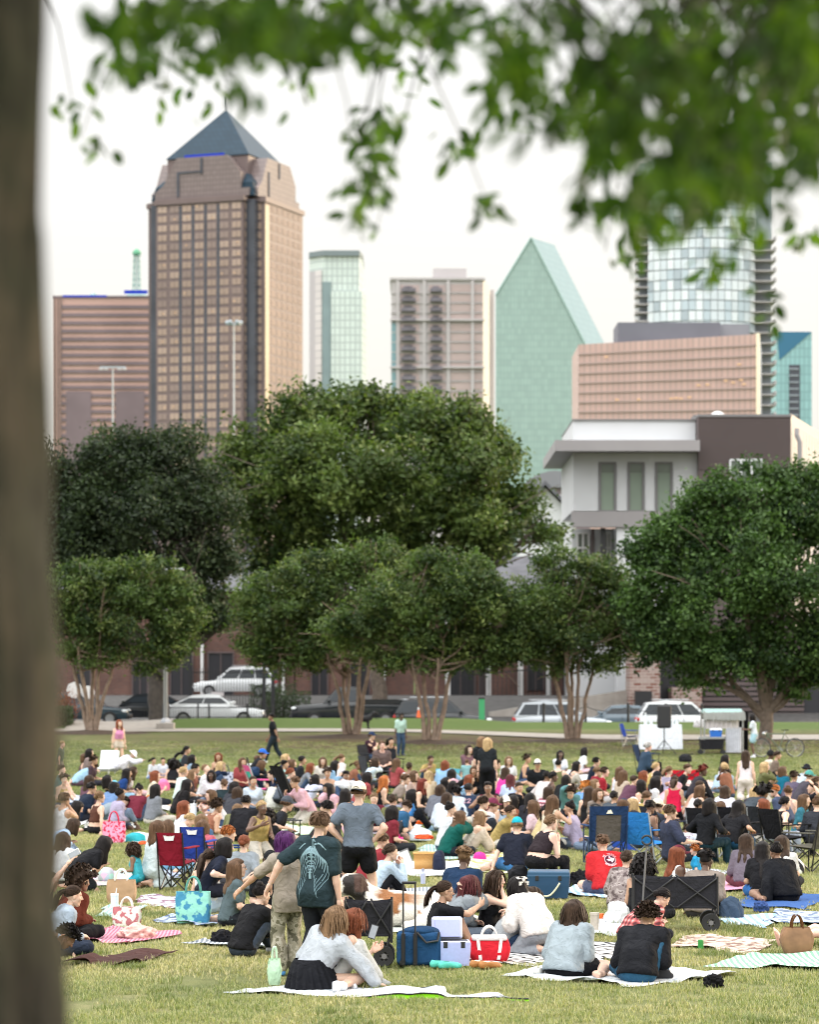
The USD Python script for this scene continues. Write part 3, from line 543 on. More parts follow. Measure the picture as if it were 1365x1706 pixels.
# -- cars
M['tyre']=plain('tyre',(.015,.015,.016),.8)
M['rim']=plain('rim',(.35,.36,.38),.3,.8)
M['car_glass']=plain('car_glass',(.018,.022,.026),.06,scale=1)
M['headlight']=plain('headlight',(.75,.78,.8),.1)
M['taillight']=plain('taillight',(.35,.015,.015),.2)
def car(px,Y,kind,color,facing,label,base=None):
 L,W,Hh={'sedan':(4.75,1.82,1.46),'suv':(4.65,1.86,1.69),'pickup':(5.8,2.0,1.9),'hatch':(4.3,1.8,1.55)}[kind]
 x=px_x(px,Y);z0=float(ground_z(x,Y))if base is None else base
 t=thing('parked_car' if kind!='pickup' else 'pickup_truck',label,'car' if kind!='pickup' else 'truck',(x,Y,z0+.012),0 if facing>0 else 180,None)
 paint=M.get('paint_'+color)
 if paint is None:
  c={'white':(.62,.64,.66),'silver':(.36,.39,.42),'black':(.010,.012,.014),'teal':(.02,.035,.045),'bluegrey':(.085,.115,.14)}[color]
  paint=M['paint_'+color]=plain('paint_'+color,c,.18,.25 if color=='silver' else 0,scale=2,vary=.02,coat_weight=.6)
 hl=L/2;belt=.98 if kind!='pickup' else 1.15;hood=belt-(.06 if kind!='sedan' else .10)
 # lower body: rounded sections along the length
 def section(xc,zt,hw,zb=.30):
  return[(xc,s*hw*k,z)for s in(-1,1)for k,z in((.93,zb),(1.0,zb+.22),(1.0,zt-.22),(.95,zt-.06),(.88,zt))]
 xs=[(-hl,belt-.22,W/2*.86),(-hl+.12,belt-.02,W/2*.95),(-hl*.5,belt,W/2),(hl*.2,belt,W/2),(hl*.42,hood,W/2),(hl-.35,hood-.10,W/2*.95),(hl-.05,hood-.22,W/2*.84),(hl,hood-.36,W/2*.78)]
 body=[hull(section(*xs[i])+section(*xs[i+1]))for i in range(len(xs)-1)]
 obj('body',join(body),paint,t,35)
 # cabin
 if kind=='sedan':cab=[(-hl*.80,belt),(-hl*.42,Hh-.05),(-hl*.1,Hh),(hl*.12,Hh-.05),(hl*.46,hood)]
 elif kind=='pickup':cab=[(-hl*.18,belt),(-hl*.14,Hh-.05),(0,Hh),(hl*.22,Hh-.05),(hl*.46,hood)]
 else:cab=[(-hl*.97,belt),(-hl*.80,Hh-.10),(-hl*.4,Hh),(hl*.10,Hh-.06),(hl*.46,hood)]
 wt=W/2*.70;wb=W/2*.90
 pts=[]
 for xx,zz in cab:
  w_=wb+(wt-wb)*(zz-belt)/(Hh-belt)
  pts+=[(xx,s*w_,zz)for s in(-1,1)]
 pts+=[(cab[0][0],s*wb,belt-.1)for s in(-1,1)]+[(cab[-1][0],s*wb,belt-.1)for s in(-1,1)]
 obj('cabin',hull(pts),paint,t)
 def side_w(zz):return wb+(wt-wb)*(zz-belt)/(Hh-belt)+.012
 a0,a1,r0,r1=cab[0][0],cab[-1][0],cab[1][0],cab[-2][0]
 zl,zh=belt+.05,Hh-.17
 lx=lambda z_,p,q:p[0]+(q[0]-p[0])*(z_-p[1])/(q[1]-p[1]+1e-6)
 xl0,xh0=lx(zl,cab[0],cab[1])+.10,lx(zh,cab[0],cab[1])+.10
 xl1,xh1=lx(zl,cab[-1],cab[-2])-.16,lx(zh,cab[-1],cab[-2])-.10
 n=3 if kind=='suv' else 2
 for s in(-1,1):
  for k in range(n):
   f0,f1=k/n+.012,(k+1)/n-.012
   q=[(xl0+(xl1-xl0)*f0,zl),(xl0+(xl1-xl0)*f1,zl),(xh0+(xh1-xh0)*f1,zh),(xh0+(xh1-xh0)*f0,zh)]
   obj('window',hull([(a,s*(side_w(b)+e),b)for a,b in q for e in(-.03,.004)]),M['car_glass'],t)
  obj('mirror',rbox((hl*.36,s*(W/2+.08),belt+.08),(.16,.16,.13),.04),paint,t)
  obj('headlight',rbox((hl-.22,s*W*.36,hood-.24),(.36,.32,.13),.05),M['headlight'],t)
  obj('taillight',rbox((-hl+.07,s*W*.39,belt-.17),(.16,.26,.16),.05),M['taillight'],t)
  obj('door_seam',cbox((-.15,s*(W/2+.002),belt*.62),(.02,.012,belt*.6)),M['black_iron'],t)
 # windscreens
 for p,q,e in((cab[-1],cab[-2],1),(cab[0],cab[1],-1)):
  pl=[]
  for f_,ww in((.10,.80),(.90,.66)):
   xx=p[0]+(q[0]-p[0])*f_;zz=p[1]+(q[1]-p[1])*f_
   for s in(-1,1):
    for d_ in(-.03,.012):pl.append((xx+e*d_,s*W/2*ww,zz+d_))
  obj('windscreen',hull(pl),M['car_glass'],t)
 obj('bumper',rbox((hl-.02,0,.42),(.16,W*.86,.22),.07),M['black_iron'],t)
 obj('bumper',rbox((-hl+.02,0,.42),(.16,W*.86,.22),.07),M['black_iron'],t)
 for xx in(-hl*.58,hl*.60):
  for s in(-1,1):
   wh=obj('wheel',xf(lathe([(.20,-.1),(.30,-.11),(.335,-.07),(.335,.07),(.30,.11),(.20,.1)],20),(xx,s*(W/2-.09),.335),rx=90),M['tyre'],t)
   obj('rim',xf(lathe([(.0,-.09),(.20,-.10),(.205,.10),(.0,.09)],14),(xx,s*(W/2-.085),.335),rx=90),M['rim'],wh)
 if kind=='suv':
  for s in(-1,1):obj('roof_rail',rbox((-hl*.3,s*wt*.9,Hh+.03),(1.7,.04,.04),.018),M['rim'],t)
 if kind=='pickup':
  for s in(-1,1):obj('bed_side',box(-hl,-hl*.2,s*W/2-.06*s-.05,s*W/2-.06*s+.05,belt-.1,belt+.12),paint,t)
 return t
car(140,136.0,'hatch','teal',1,'dark teal hatchback parked behind the left crape myrtle trunks')
car(238,140.5,'sedan','black',-1,'dark sedan with glinting roof beside the thick oak trunk')
car(357,136.0,'sedan','white',1,'white sedan parked behind the black picket fence')
car(392,162.0,'suv','white',-1,'white sport utility car up on the driveway behind the sedan')
car(585,140.6,'pickup','black',-1,'black pickup truck parked behind the twin trunk crape myrtle')
car(668,140.8,'sedan','silver',-1,'silver sedan glimpsed between the black pickup and the black sport utility car')
car(738,136.2,'suv','black',1,'black sport utility car parked behind the dog walker')
car(937,136.4,'suv','silver',1,'silver sport utility car behind the crape myrtle trunk on the right')
car(1030,140.6,'sedan','bluegrey',-1,'blue grey sedan parked behind the blue folding chair')
car(1142,137.0,'suv','white',1,'white sport utility car behind the white draped tables')
# -- fences, posts, lamp, signs
fc=thing('picket_fence','black iron picket fence on the berm before the white sedan','fence',(px_x(362,131.6),131.6,0))
fx=lambda p:px_x(p,131.6)-px_x(362,131.6)
zb_=float(ground_z(px_x(362,131.6),131.4))-.1
for i in range(44):
 p=272+4.2*i
 obj('picket',box(fx(p)-.012,fx(p)+.012,-.012,.012,zb_,zb_+.62),M['black_iron'],fc)
for p in(272,330,348,412,454):obj('post',box(fx(p)-.04,fx(p)+.04,-.04,.04,zb_,zb_+.75),M['black_iron'],fc)
for z_ in(.12,.56):obj('rail',box(fx(272),fx(454),-.02,.02,zb_+z_,zb_+z_+.04),M['black_iron'],fc)
fg=thing('iron_gate','tall black iron gate and fence before the white car on the driveway','gate',(px_x(378,146),146,0))
gxx=lambda p:px_x(p,146)-px_x(378,146)
for i in range(26):
 p=318+4.8*i
 obj('bar',box(gxx(p)-.015,gxx(p)+.015,-.015,.015,.5,3.3),M['black_iron'],fg)
for p in(318,440,455):obj('post',box(gxx(p)-.09,gxx(p)+.09,-.09,.09,.3,3.6),M['black_iron'],fg)
for z_ in(.8,3.05):obj('rail',box(gxx(318),gxx(440),-.03,.03,z_,z_+.06),M['black_iron'],fg)
obj('notice',box(gxx(352),gxx(373),-.06,-.03,1.55,2.1),M['condo_wall'],fg)
labs=['right of the silver car','before the blue grey sedan','left of the white draped table','behind the loudspeaker stand','behind the drinks stall']
bps=[(906,131.4),(976,131.4),(1047,131.0),(1110,130.6),(1170,130.2)]
for(p,y_),lb in zip(bps,labs):
 x_=px_x(p,y_);g_=float(ground_z(x_,y_))
 b_=thing('bollard','short black chain bollard %s'%lb,'bollard',(x_,y_,g_),0,'chain bollards along the kerb')
 obj('post',lathe([(.0,-.1),(.06,-.1),(.055,.75),(.075,.78),(.07,.84),(.0,.88)],10),M['black_iron'],b_)
 nx=[q for q in bps if q[0]>p]
 if nx:
  x2=px_x(nx[0][0],nx[0][1])-x_;y2=nx[0][1]-y_;g2=float(ground_z(x2+x_,nx[0][1]))-g_
  tt=np.linspace(0,1,12)
  obj('chain',tube(np.stack([x2*tt,y2*tt,.72+g2*tt-.9*tt*(1-tt)],1),.018,5),M['black_iron'],b_)
lp=thing('lamp_post','grey steel lamp post on a square concrete footing, left of centre','lamp post',(px_x(276,127.5),127.5,float(ground_z(px_x(276,127.5),127.5))))
obj('pole',tube([(0,0,.3),(0,0,7.0)],[.105,.07],12),M['rim'],lp)
obj('base_plate',lathe([(0,.26),(.24,.26),(.22,.34),(.13,.5),(0,.5)],4),M['rim'],lp)
obj('footing',rbox((0,0,.1),(.78,.78,.36),.03),M['concrete'],lp)
obj('lamp_head',rbox((.35,0,7.0),(.9,.3,.14),.05),M['rim'],lp)
sg=thing('road_sign','back of a round white road sign at the left by the dark car','sign',(px_x(124,131),131,float(ground_z(px_x(124,131),131))-.1))
obj('post',rod((0,0,0),(0,0,2.0),.03,6),M['black_iron'],sg)
obj('panel',xf(lathe([(0,-.02),(.38,-.02),(.38,.02),(0,.02)],8),(0,-.05,1.55),rx=90),M['white_paint'],sg)
obj('panel',xf(lathe([(0,-.02),(.30,-.02),(.30,.02),(0,.02)],16),(.62,-.02,1.45),rx=90),M['white_paint'],sg)
sg=thing('signal_post','green metal post at the kerb beside the black car','post',(px_x(803,132),132,float(ground_z(px_x(803,132),132))-.1))
obj('post',box(-.13,.13,-.05,.05,0,1.05),plain('green_paint',(.05,.30,.13),.5),sg)
obj('cap',rbox((0,0,1.07),(.3,.14,.08),.03),M['black_iron'],sg)
cn=thing('traffic_cone','small orange traffic cone on the verge by the dark car','cone',(px_x(700,131.5),131.5,float(ground_z(px_x(700,131.5),131.5))))
obj('cone',lathe([(0,.72),(.03,.72),(.17,.03),(0,.03)],14),plain('cone_orange',(.75,.12,.03),.5),cn)
obj('foot',cbox((0,0,.015),(.42,.42,.03)),M['black_iron'],cn)
obj('collar',lathe([(.075,.5),(.105,.38),(.113,.38),(.083,.5),(.075,.5)],14),M['white_paint'],cn)
# hedges by the houses
# ------------------------------------------------------------------ trees
def leaf_look(name,dark,light,trans=.35,rough=.55):
 return material(name,{'a':('attribute',{'attribute':'col'}),'p':('principled_bsdf',{'roughness':rough,'specular_ior_level':.35}),'t':('translucent_bsdf',{}),'tm':('mix',{'mix_type':'multiply','fac':1.0,'color2':(1.1,1.25,.55)}),'mx':('mix_closure',{'fac':trans})},[('a.color','p.base_color'),('a.color','tm.color1'),('tm.color','t.color'),('p.BSDF','mx.closure1'),('t.BSDF','mx.closure2')],surface='mx.closure')
M['leaf']=leaf_look('leaf_look',None,None,.20)
M['leaf_near']=leaf_look('leaf_near',None,None,.50)
M['bark']=plain('bark',(.11,.085,.066),.9,bump=.9,scale=7.0,vary=.35)
M['bark_dark']=plain('bark_dark',(.045,.036,.030),.9,bump=.9,scale=6.0,vary=.35)
M['bark_pale']=plain('bark_pale',(.19,.135,.10),.85,bump=.6,scale=5.0,vary=.3)
def leaf_cards(P,N_,size,r,aspect=.5,droop=0.0):
 """Folded four-triangle leaves at the points P with rough normals N_."""
 n=len(P)
 ax=r.normal(size=(n,3));ax[:,2]-=droop;ax/=np.linalg.norm(ax,axis=1,keepdims=True)
 nn=N_+.7*r.normal(size=(n,3));nn-=ax*(nn*ax).sum(1,keepdims=True);nn/=np.linalg.norm(nn,axis=1,keepdims=True)+1e-9
 s=np.cross(ax,nn);L=size*r.uniform(.7,1.3,(n,1));W=L*aspect
 v=np.stack([P-ax*L*.5,P+s*W*.5+nn*W*.12,P+ax*L*.5,P-s*W*.5+nn*W*.12],1).reshape(-1,3)
 k=np.arange(n)[:,None]*4
 f=np.concatenate([k+np.array([[0,1,2]]),k+np.array([[0,2,3]])],0)
 return v,f
def clumps_crown(centres,radii,n_leaves,size,r,cols,shell=.55,droop=.2,aspect=.5,clump=.55):
 """Leaves gathered in sprays over the surface and inside of a crown made of lobes. Colour per spray."""
 centres,radii=np.asarray(centres,float),np.asarray(radii,float)
 # each lobe breaks up into smaller boughs over its outside
 sc,sr_=[],[]
 for c_,q_ in zip(centres,radii):
  for _ in range(10):
   d_=r.normal(size=3);d_/=np.linalg.norm(d_);d_[2]=d_[2]*.9+.15
   sc.append(c_+d_*q_*r.uniform(.62,.92));sr_.append(q_.min()*r.uniform(.24,.46)*np.array([1.15,1.15,.85]))
 big=centres,radii
 centres,radii=np.vstack([np.array(sc),centres]),np.vstack([np.array(sr_),radii*.72])
 vol=(radii.prod(1))**(2/3);vol[len(sc):]*=.22;pr=vol/vol.sum()
 n_sp=max(1,n_leaves//26)
 li=r.choice(len(centres),n_sp,p=pr)
 d=r.normal(size=(n_sp,3));d/=np.linalg.norm(d,axis=1,keepdims=True)
 rad=r.uniform(shell,1.04,(n_sp,1))**.6
 nz=.80+.42*meshkit.noise(d*2.6+li[:,None]*7.3,3)
 S=centres[li]+d*radii[li]*rad*nz[:,None]*1.05
 # drop sprays that lie deep within another lobe
 depth=np.min(np.linalg.norm((S[:,None]-centres[None])/radii[None],axis=2),axis=1)
 keep=depth>shell*.72
 S,d,li=S[keep],d[keep],li[keep]
 n_sp=len(S)
 per=n_leaves//n_sp
 sr=clump*r.uniform(.5,1.25,n_sp)
 off=r.normal(size=(n_sp,per,3))*np.array([.5,.5,.38])*sr[:,None,None]
 P=(S[:,None]+off+d[:,None]*clump*r.uniform(0,.9,(n_sp,per,1))*r.uniform(.2,1.0,(n_sp,1,1))).reshape(-1,3)
 Nn=np.repeat(d*.9+np.array([0,0,.6]),per,0)
 v,f=leaf_cards(P,Nn,size,r,aspect,droop)
 c0,c1,c2=(np.array(c)for c in cols)
 t=np.clip(.5+.28*r.normal(size=n_sp)+.34*np.random.default_rng(9).normal(size=len(centres))[li],0,1)
 tip=np.clip(r.normal(.0,.5,n_sp),0,1)
 col=c0+(c1-c0)*t[:,None];col=col+(c2-col)*(.55*tip)[:,None]
 col=np.repeat(col,per,0)*r.uniform(.75,1.3,(n_sp*per,1))
 return v,f,np.repeat(col,4,0)
def wiggle(a,b,n,amp,r):
 t=np.linspace(0,1,n)[:,None]
 w=np.cumsum(r.normal(size=(n,3)),0)*amp;w-=w[:1]+(w[-1:]-w[:1])*t
 return np.asarray(a)+(np.asarray(b)-np.asarray(a))*t+w
def tree(name,label,base,stems,lobes,n_leaves,size,cols,bark,seed,limbs=14,group=None,mulch=0,clump=.55,droop=.2,shell=.55,aspect=.5,cat='tree'):
 """stems: (bottom offset, top, r0, r1) relative to base; lobes: (centre, radii) relative to base."""
 r=np.random.default_rng(seed)
 t=thing(name,label,cat,base,0,group)
 C=np.array([l[0]for l in lobes],float);R=np.array([l[1]for l in lobes],float)
 parts=[]
 for a,b,r0,r1 in stems:
  p=wiggle(a,b,9,.035*np.linalg.norm(np.array(b)-a)/3,r)
  rr=np.linspace(r0,r1,9);rr[0]*=1.5;rr[1]*=1.1
  parts.append(tube(p,rr,9))
 obj('trunk',join(parts),bark,t,50)
 lb=[]
 for k in range(limbs):
  s_=stems[k%len(stems)];b=np.array(s_[1],float)
  i=r.integers(len(C));q=C[i]+r.normal(size=3)*R[i]*.35
  st=np.array(s_[0])+(b-np.array(s_[0]))*r.uniform(.75,1.0)
  p=wiggle(st,q,7,.10,r);rr=np.linspace(s_[3]*r.uniform(.5,.9),.02,7)
  lb.append(tube(p,rr,6))
  for m in range(3):
   u=q+r.normal(size=3)*R[i]*.55
   lb.append(tube(wiggle(p[3+m%3],u,5,.06,r),np.linspace(rr[4]*.8,.012,5),5))
 obj('limbs',join(lb),bark,t,50)
 v,f,c=clumps_crown(C,R,n_leaves,size,r,cols,shell,droop,aspect,clump)
 obj('crown',(v,f),M['leaf'],t,False,c)
 return t
def lobes_px(Y,base,spec,depth=.8):
 """(px, py, half width px, half height px) ellipses of the crown as lobes at distance Y about the base."""
 out=[]
 for e in spec:
  px,py,a,b=e[:4];dy=e[4]if len(e)>4 else 0.0
  y=Y+dy
  out.append(((px_x(px,y)-base[0],y-base[1],px_z(py,y)-base[2]),(a*y/F,.5*(a+b)*depth*y/F,b*y/F)))
 return out
OLIVE=((0.0248,0.0495,0.011),(0.0968,0.1492,0.0338),(0.255,0.2958,0.0816))
DEEP=((0.0121,0.0231,0.0099),(0.0403,0.0645,0.0274),(0.102,0.1326,0.0612))
MYRT=((0.022,0.0468,0.0121),(0.0927,0.1492,0.0363),(0.2652,0.306,0.0918))
LUSH=((0.0143,0.0374,0.0099),(0.0685,0.1331,0.0323),(0.1734,0.2856,0.0816))
# big pale green tree in the middle
Yc=150.0;b0=np.array([px_x(634,Yc),Yc,1.0])
spec=[(455,740,80,55),(440,830,95,75),(520,700,75,50),(600,706,85,52,2),(660,698,70,42,3),(730,715,80,56),(782,750,68,66),(818,805,44,68),(700,790,130,85,-3),(560,800,120,90,-3),(640,860,150,70,-2),(780,880,80,60,-2),(460,910,80,55),(720,910,120,50),(560,920,110,50),(868,850,32,46,1),(380,800,42,45),(908,890,26,30),(622,668,26,18,2),(700,674,24,16,2),(770,690,30,22),(500,665,28,20)]
tree('shade_tree','broad pale green shade tree towering at the centre, tallest of all',b0,[((0,0,-.3),(-.4,.2,5.2),.42,.30)],lobes_px(Yc,b0,spec),90000,.31,OLIVE,M['bark'],11,34,clump=.75,shell=.35)
# dark live oak at the left
Yl=134.0;b0=np.array([px_x(266,Yl),Yl,float(ground_z(px_x(266,Yl),Yl))-.1])
spec=[(200,770,80,50),(140,830,70,90),(260,800,85,65),(320,850,60,75),(230,880,110,80,-1),(312,930,66,70),(350,965,44,50),(150,920,80,80),(260,970,110,60),(330,1010,52,38),(80,880,70,100),(300,740,50,30),(40,800,60,70),(352,1028,30,24)]
tree('live_oak','dark green live oak with a thick trunk at the left',b0,[((0,0,-.3),(-.2,.3,3.2),.52,.42),((0,0,2.6),(2.6,.2,4.6),.30,.16),((0,0,2.8),(-2.4,.2,5.4),.30,.16)],lobes_px(Yl,b0,spec),85000,.225,DEEP,M['bark_dark'],12,30,clump=.6,shell=.4)
# crape myrtles along the path
def crape(px,py,Y,spec,label,seed,n=26000,k=5):
 b=np.array([px_x(px,Y),Y,float(ground_z(px_x(px,Y),Y))])
 r=np.random.default_rng(seed);st=[]
 for i in range(k):
  a=(i-(k-1)/2)/k
  st.append(((a*.35,r.uniform(-.2,.2),-.1),(a*2.3+r.uniform(-.15,.15),r.uniform(-.7,.7),3.3+r.uniform(-.2,.5)),r.uniform(.085,.13),.055))
 t=tree('crape_myrtle',label,b,st,lobes_px(Y,b,spec),int(n*1.6),.19,MYRT,M['bark_pale'],seed,22,'crape myrtles along the path',clump=.42,droop=.5,shell=.4,aspect=.42)
 rr=np.linspace(0,1,6);aa=np.linspace(0,2*np.pi,25)[:-1];mv=[(0,0,.16)];mf=[]
 for i,q in enumerate(rr[1:]):
  for j,an in enumerate(aa):
   x_,y_=2.0*q*math.cos(an)*1.3,1.3*q*math.sin(an)
   mv.append((x_,y_,float(ground_z(b[0]+x_,b[1]+y_))-b[2]+.15*(1-q)**1.0+.02*r.random()-.01*q))
 for j in range(24):mf.append((0,1+j,1+(j+1)%24))
 for i in range(4):
  for j in range(24):
   p0,p1,p2,p3=1+i*24+j,1+i*24+(j+1)%24,1+(i+1)*24+(j+1)%24,1+(i+1)*24+j
   mf+=[(p0,p3,p2),(p0,p2,p1)]
 obj('mulch',(np.array(mv),np.array(mf)),M['mulch'],t,True)
M['mulch']=plain('mulch',(.06,.038,.026),.95,bump=1.0,scale=14.0,vary=.5)
crape(152,1224,124.0,[(215,985,100,48),(150,1000,75,55),(280,1010,52,52),(215,1050,100,45),(130,1060,55,40),(300,1060,32,34),(180,955,60,25),(250,955,50,24),(95,1000,45,60),(150,1088,70,26),(230,1094,70,24),(285,1078,40,26)],'round crape myrtle at the left beside the dark trunk edge',21)
crape(585,1230,121.0,[(470,1000,75,50),(420,1040,42,45),(520,960,70,38),(570,1020,85,60),(600,950,75,35),(500,1070,75,35),(440,1085,40,22),(655,1000,60,60),(630,920,30,18),(570,928,28,16),(560,1092,70,26),(480,1104,50,18),(640,1085,50,28)],'crape myrtle left of centre with the black dog behind its trunks',22,30000)
crape(720,1240,117.0,[(700,970,85,42),(640,1020,70,55),(770,980,80,50),(840,1020,60,55),(720,1050,95,55),(800,1080,75,35),(660,1085,60,30),(690,935,40,16),(775,938,44,18),(590,1050,50,40),(700,1104,60,20),(780,1108,56,18),(840,1085,44,26)],'crape myrtle at the centre with a slender pale stem cluster',23,32000,4)
crape(955,1240,118.0,[(960,970,75,42),(900,1010,60,55),(1010,1010,60,55),(960,1050,85,50),(1030,1060,50,42),(890,1065,48,35),(930,935,44,20),(995,945,40,18),(920,1102,54,20),(1000,1100,56,22),(870,1075,36,26),(868,1010,42,46),(1060,1035,42,46)],'crape myrtle right of centre before the silver car',24,27000)
# the dense tree at the right
Yr=116.0;b0=np.array([px_x(1276,Yr),Yr,float(ground_z(px_x(1276,Yr),Yr))-.05])
spec=[(1260,830,95,50),(1180,860,60,50),(1120,920,72,50),(1100,1000,60,55),(1090,1070,48,45),(1150,1080,75,55),(1230,930,110,70,-1),(1330,860,70,65),(1380,930,80,90),(1320,1000,110,80,-1.5),(1200,1020,100,70,-1),(1280,1090,110,50,-1),(1390,1080,80,70),(1160,1130,50,28),(1330,1130,50,30),(1250,795,50,22),(1190,820,36,22),(1340,800,50,26),(1075,925,34,30),(1070,1010,32,30)]
st=[((0,0,-.2),(.05,0,1.5),.30,.25),((0,0,1.1),(-1.9,.2,3.3),.17,.10),((.05,0,1.3),(1.9,-.1,3.4),.18,.10),((0,0,1.2),(-.4,.4,4.0),.18,.10),((0,0,1.2),(.7,.3,4.2),.16,.09)]
tree('lawn_oak','dense deep green tree at the right behind the bicycle',b0,st,lobes_px(Yr,b0,spec),100000,.19,LUSH,plain('bark_grey',(.15,.115,.09),.9,bump=.8,scale=6.0,vary=.3),25,30,clump=.45,shell=.5,aspect=.6)
# hedges and planting in front of the houses
hg=[(455,1155,40,16,148,'clipped green hedge below the brick wall beside the sedan',(440,1160)),(478,1165,40,14,147,'low round shrub right of the sedan by the brick wall',None),(95,1188,26,12,129,'low dark hedge at the left edge by the paved walk',None)]
for px_,py_,a_,b_,Y_,lab,_ in hg:
 x_=px_x(px_,Y_);bz=float(ground_z(x_,Y_))
 r_=np.random.default_rng(int(px_))
 h_=thing('hedge',lab,'hedge',(x_,Y_,bz))
 aw,hh=a_*Y_/F,max(.6,px_z(py_-b_,Y_)-bz)
 P_=np.stack([r_.uniform(-aw,aw,2600),r_.uniform(-.5,.5,2600),r_.uniform(0,hh,2600)],1)
 v,f=leaf_cards(P_,P_*(1,1,.3)+[0,-.4,.3],.11,r_)
 c=np.repeat(np.array(DEEP[1])*r_.uniform(.6,1.6,(2600,1)),4,0)
 obj('foliage',(v,f),M['leaf'],h_,False,c)
 obj('stems',join([rod((u,0,0),(u,0,hh*.7),.03,5)for u in np.linspace(-aw*.8,aw*.8,6)]),M['bark_dark'],h_)
rb=thing('shrub','rusty red leaved shrub at the far left by the kerb','shrub',(px_x(103,130),130,float(ground_z(px_x(103,130),130))))
r_=np.random.default_rng(4);P_=r_.normal(size=(1400,3))*(.35,.3,.35)+(0,0,.75)
v,f=leaf_cards(P_,P_-(0,0,.5),.10,r_);obj('foliage',(v,f),M['leaf'],rb,False,np.repeat(np.array((.20,.055,.025))*r_.uniform(.5,1.5,(1400,1)),4,0))
obj('stems',join([rod((0,0,0),(u,0,.8),.02,5)for u in(-.3,-.1,.1,.3)]),M['bark'],rb)
# ------------------------------------------------------------------ people: a signed distance field of tapered limbs, meshed as one surface
import manifold3d
def lighten(v,f,tol):
 """Fewer triangles where the surface is nearly flat."""
 if len(f)==0:return v,f
 m=manifold3d.Manifold(manifold3d.Mesh(np.ascontiguousarray(v,np.float32),np.ascontiguousarray(f,np.uint32)))
 if m.status()!=manifold3d.Error.NoError or m.num_tri()==0:return v,f
 return geo(m.simplify(tol))
def surface_nets(G,lo,vox):
 s=G<0
 nx,ny,nz=G.shape
 c=np.zeros((nx-1,ny-1,nz-1),np.int8)
 for i in(0,1):
  for j in(0,1):
   for k in(0,1):
    c+=s[i:nx-1+i,j:ny-1+j,k:nz-1+k]
 act=(c>0)&(c<8)
 I=np.argwhere(act)
 if len(I)==0:
  return np.zeros((0,3)),np.zeros((0,3),int)
 num=np.full(act.shape,-1,np.int64);num[act]=np.arange(len(I))
 acc=np.zeros((len(I),3));cnt=np.zeros(len(I))
 corners=np.array([[i,j,k]for i in(0,1)for j in(0,1)for k in(0,1)])
 val=np.stack([G[I[:,0]+a,I[:,1]+b,I[:,2]+d]for a,b,d in corners],1)
 for p in range(8):
  for q in range(p+1,8):
   if np.abs(corners[p]-corners[q]).sum()!=1:continue
   m=(val[:,p]<0)!=(val[:,q]<0)
   t=val[m,p]/(val[m,p]-val[m,q])
   acc[m]+=corners[p]+t[:,None]*(corners[q]-corners[p]);cnt[m]+=1
 v=(I+acc/cnt[:,None])*vox+lo
 quads=[]
 for ax in range(3):
  u,w=(ax+1)%3,(ax+2)%3
  sl0=[slice(None)]*3;sl1=[slice(None)]*3
  sl0[ax]=slice(0,-1);sl1[ax]=slice(1,None)
  for x in(u,w):
   sl0[x]=slice(1,-1);sl1[x]=slice(1,-1)
  a,b=s[tuple(sl0)],s[tuple(sl1)]
  E=np.argwhere(a!=b)
  if len(E)==0:continue
  flip=a[tuple(E.T)]
  base=E.copy();base[:,u]+=1;base[:,w]+=1
  def cell(du,dw):
   q=base.copy();q[:,u]-=du;q[:,w]-=dw
   return num[tuple(q.T)]
  q=np.stack([cell(1,1),cell(0,1),cell(0,0),cell(1,0)],1)
  q[~flip]=q[~flip][:,::-1]
  quads.append(q)
 q=np.vstack(quads)
 return v,np.vstack([q[:,[0,1,2]],q[:,[0,2,3]]])
def smin(a,b,k):
 h=np.clip(0.5+0.5*(b-a)/k,0,1)
 return b+(a-b)*h-k*h*(1-h)
def capsule(P,a,b,r1,r2):
 a,b=np.asarray(a,np.float32),np.asarray(b,np.float32)
 ab=b-a;L=float(ab@ab)+1e-9
 t=np.clip(((P-a)@ab)/L,0,1)
 return np.linalg.norm(P-a-t[...,None]*ab,axis=-1)-(r1+(r2-r1)*t)
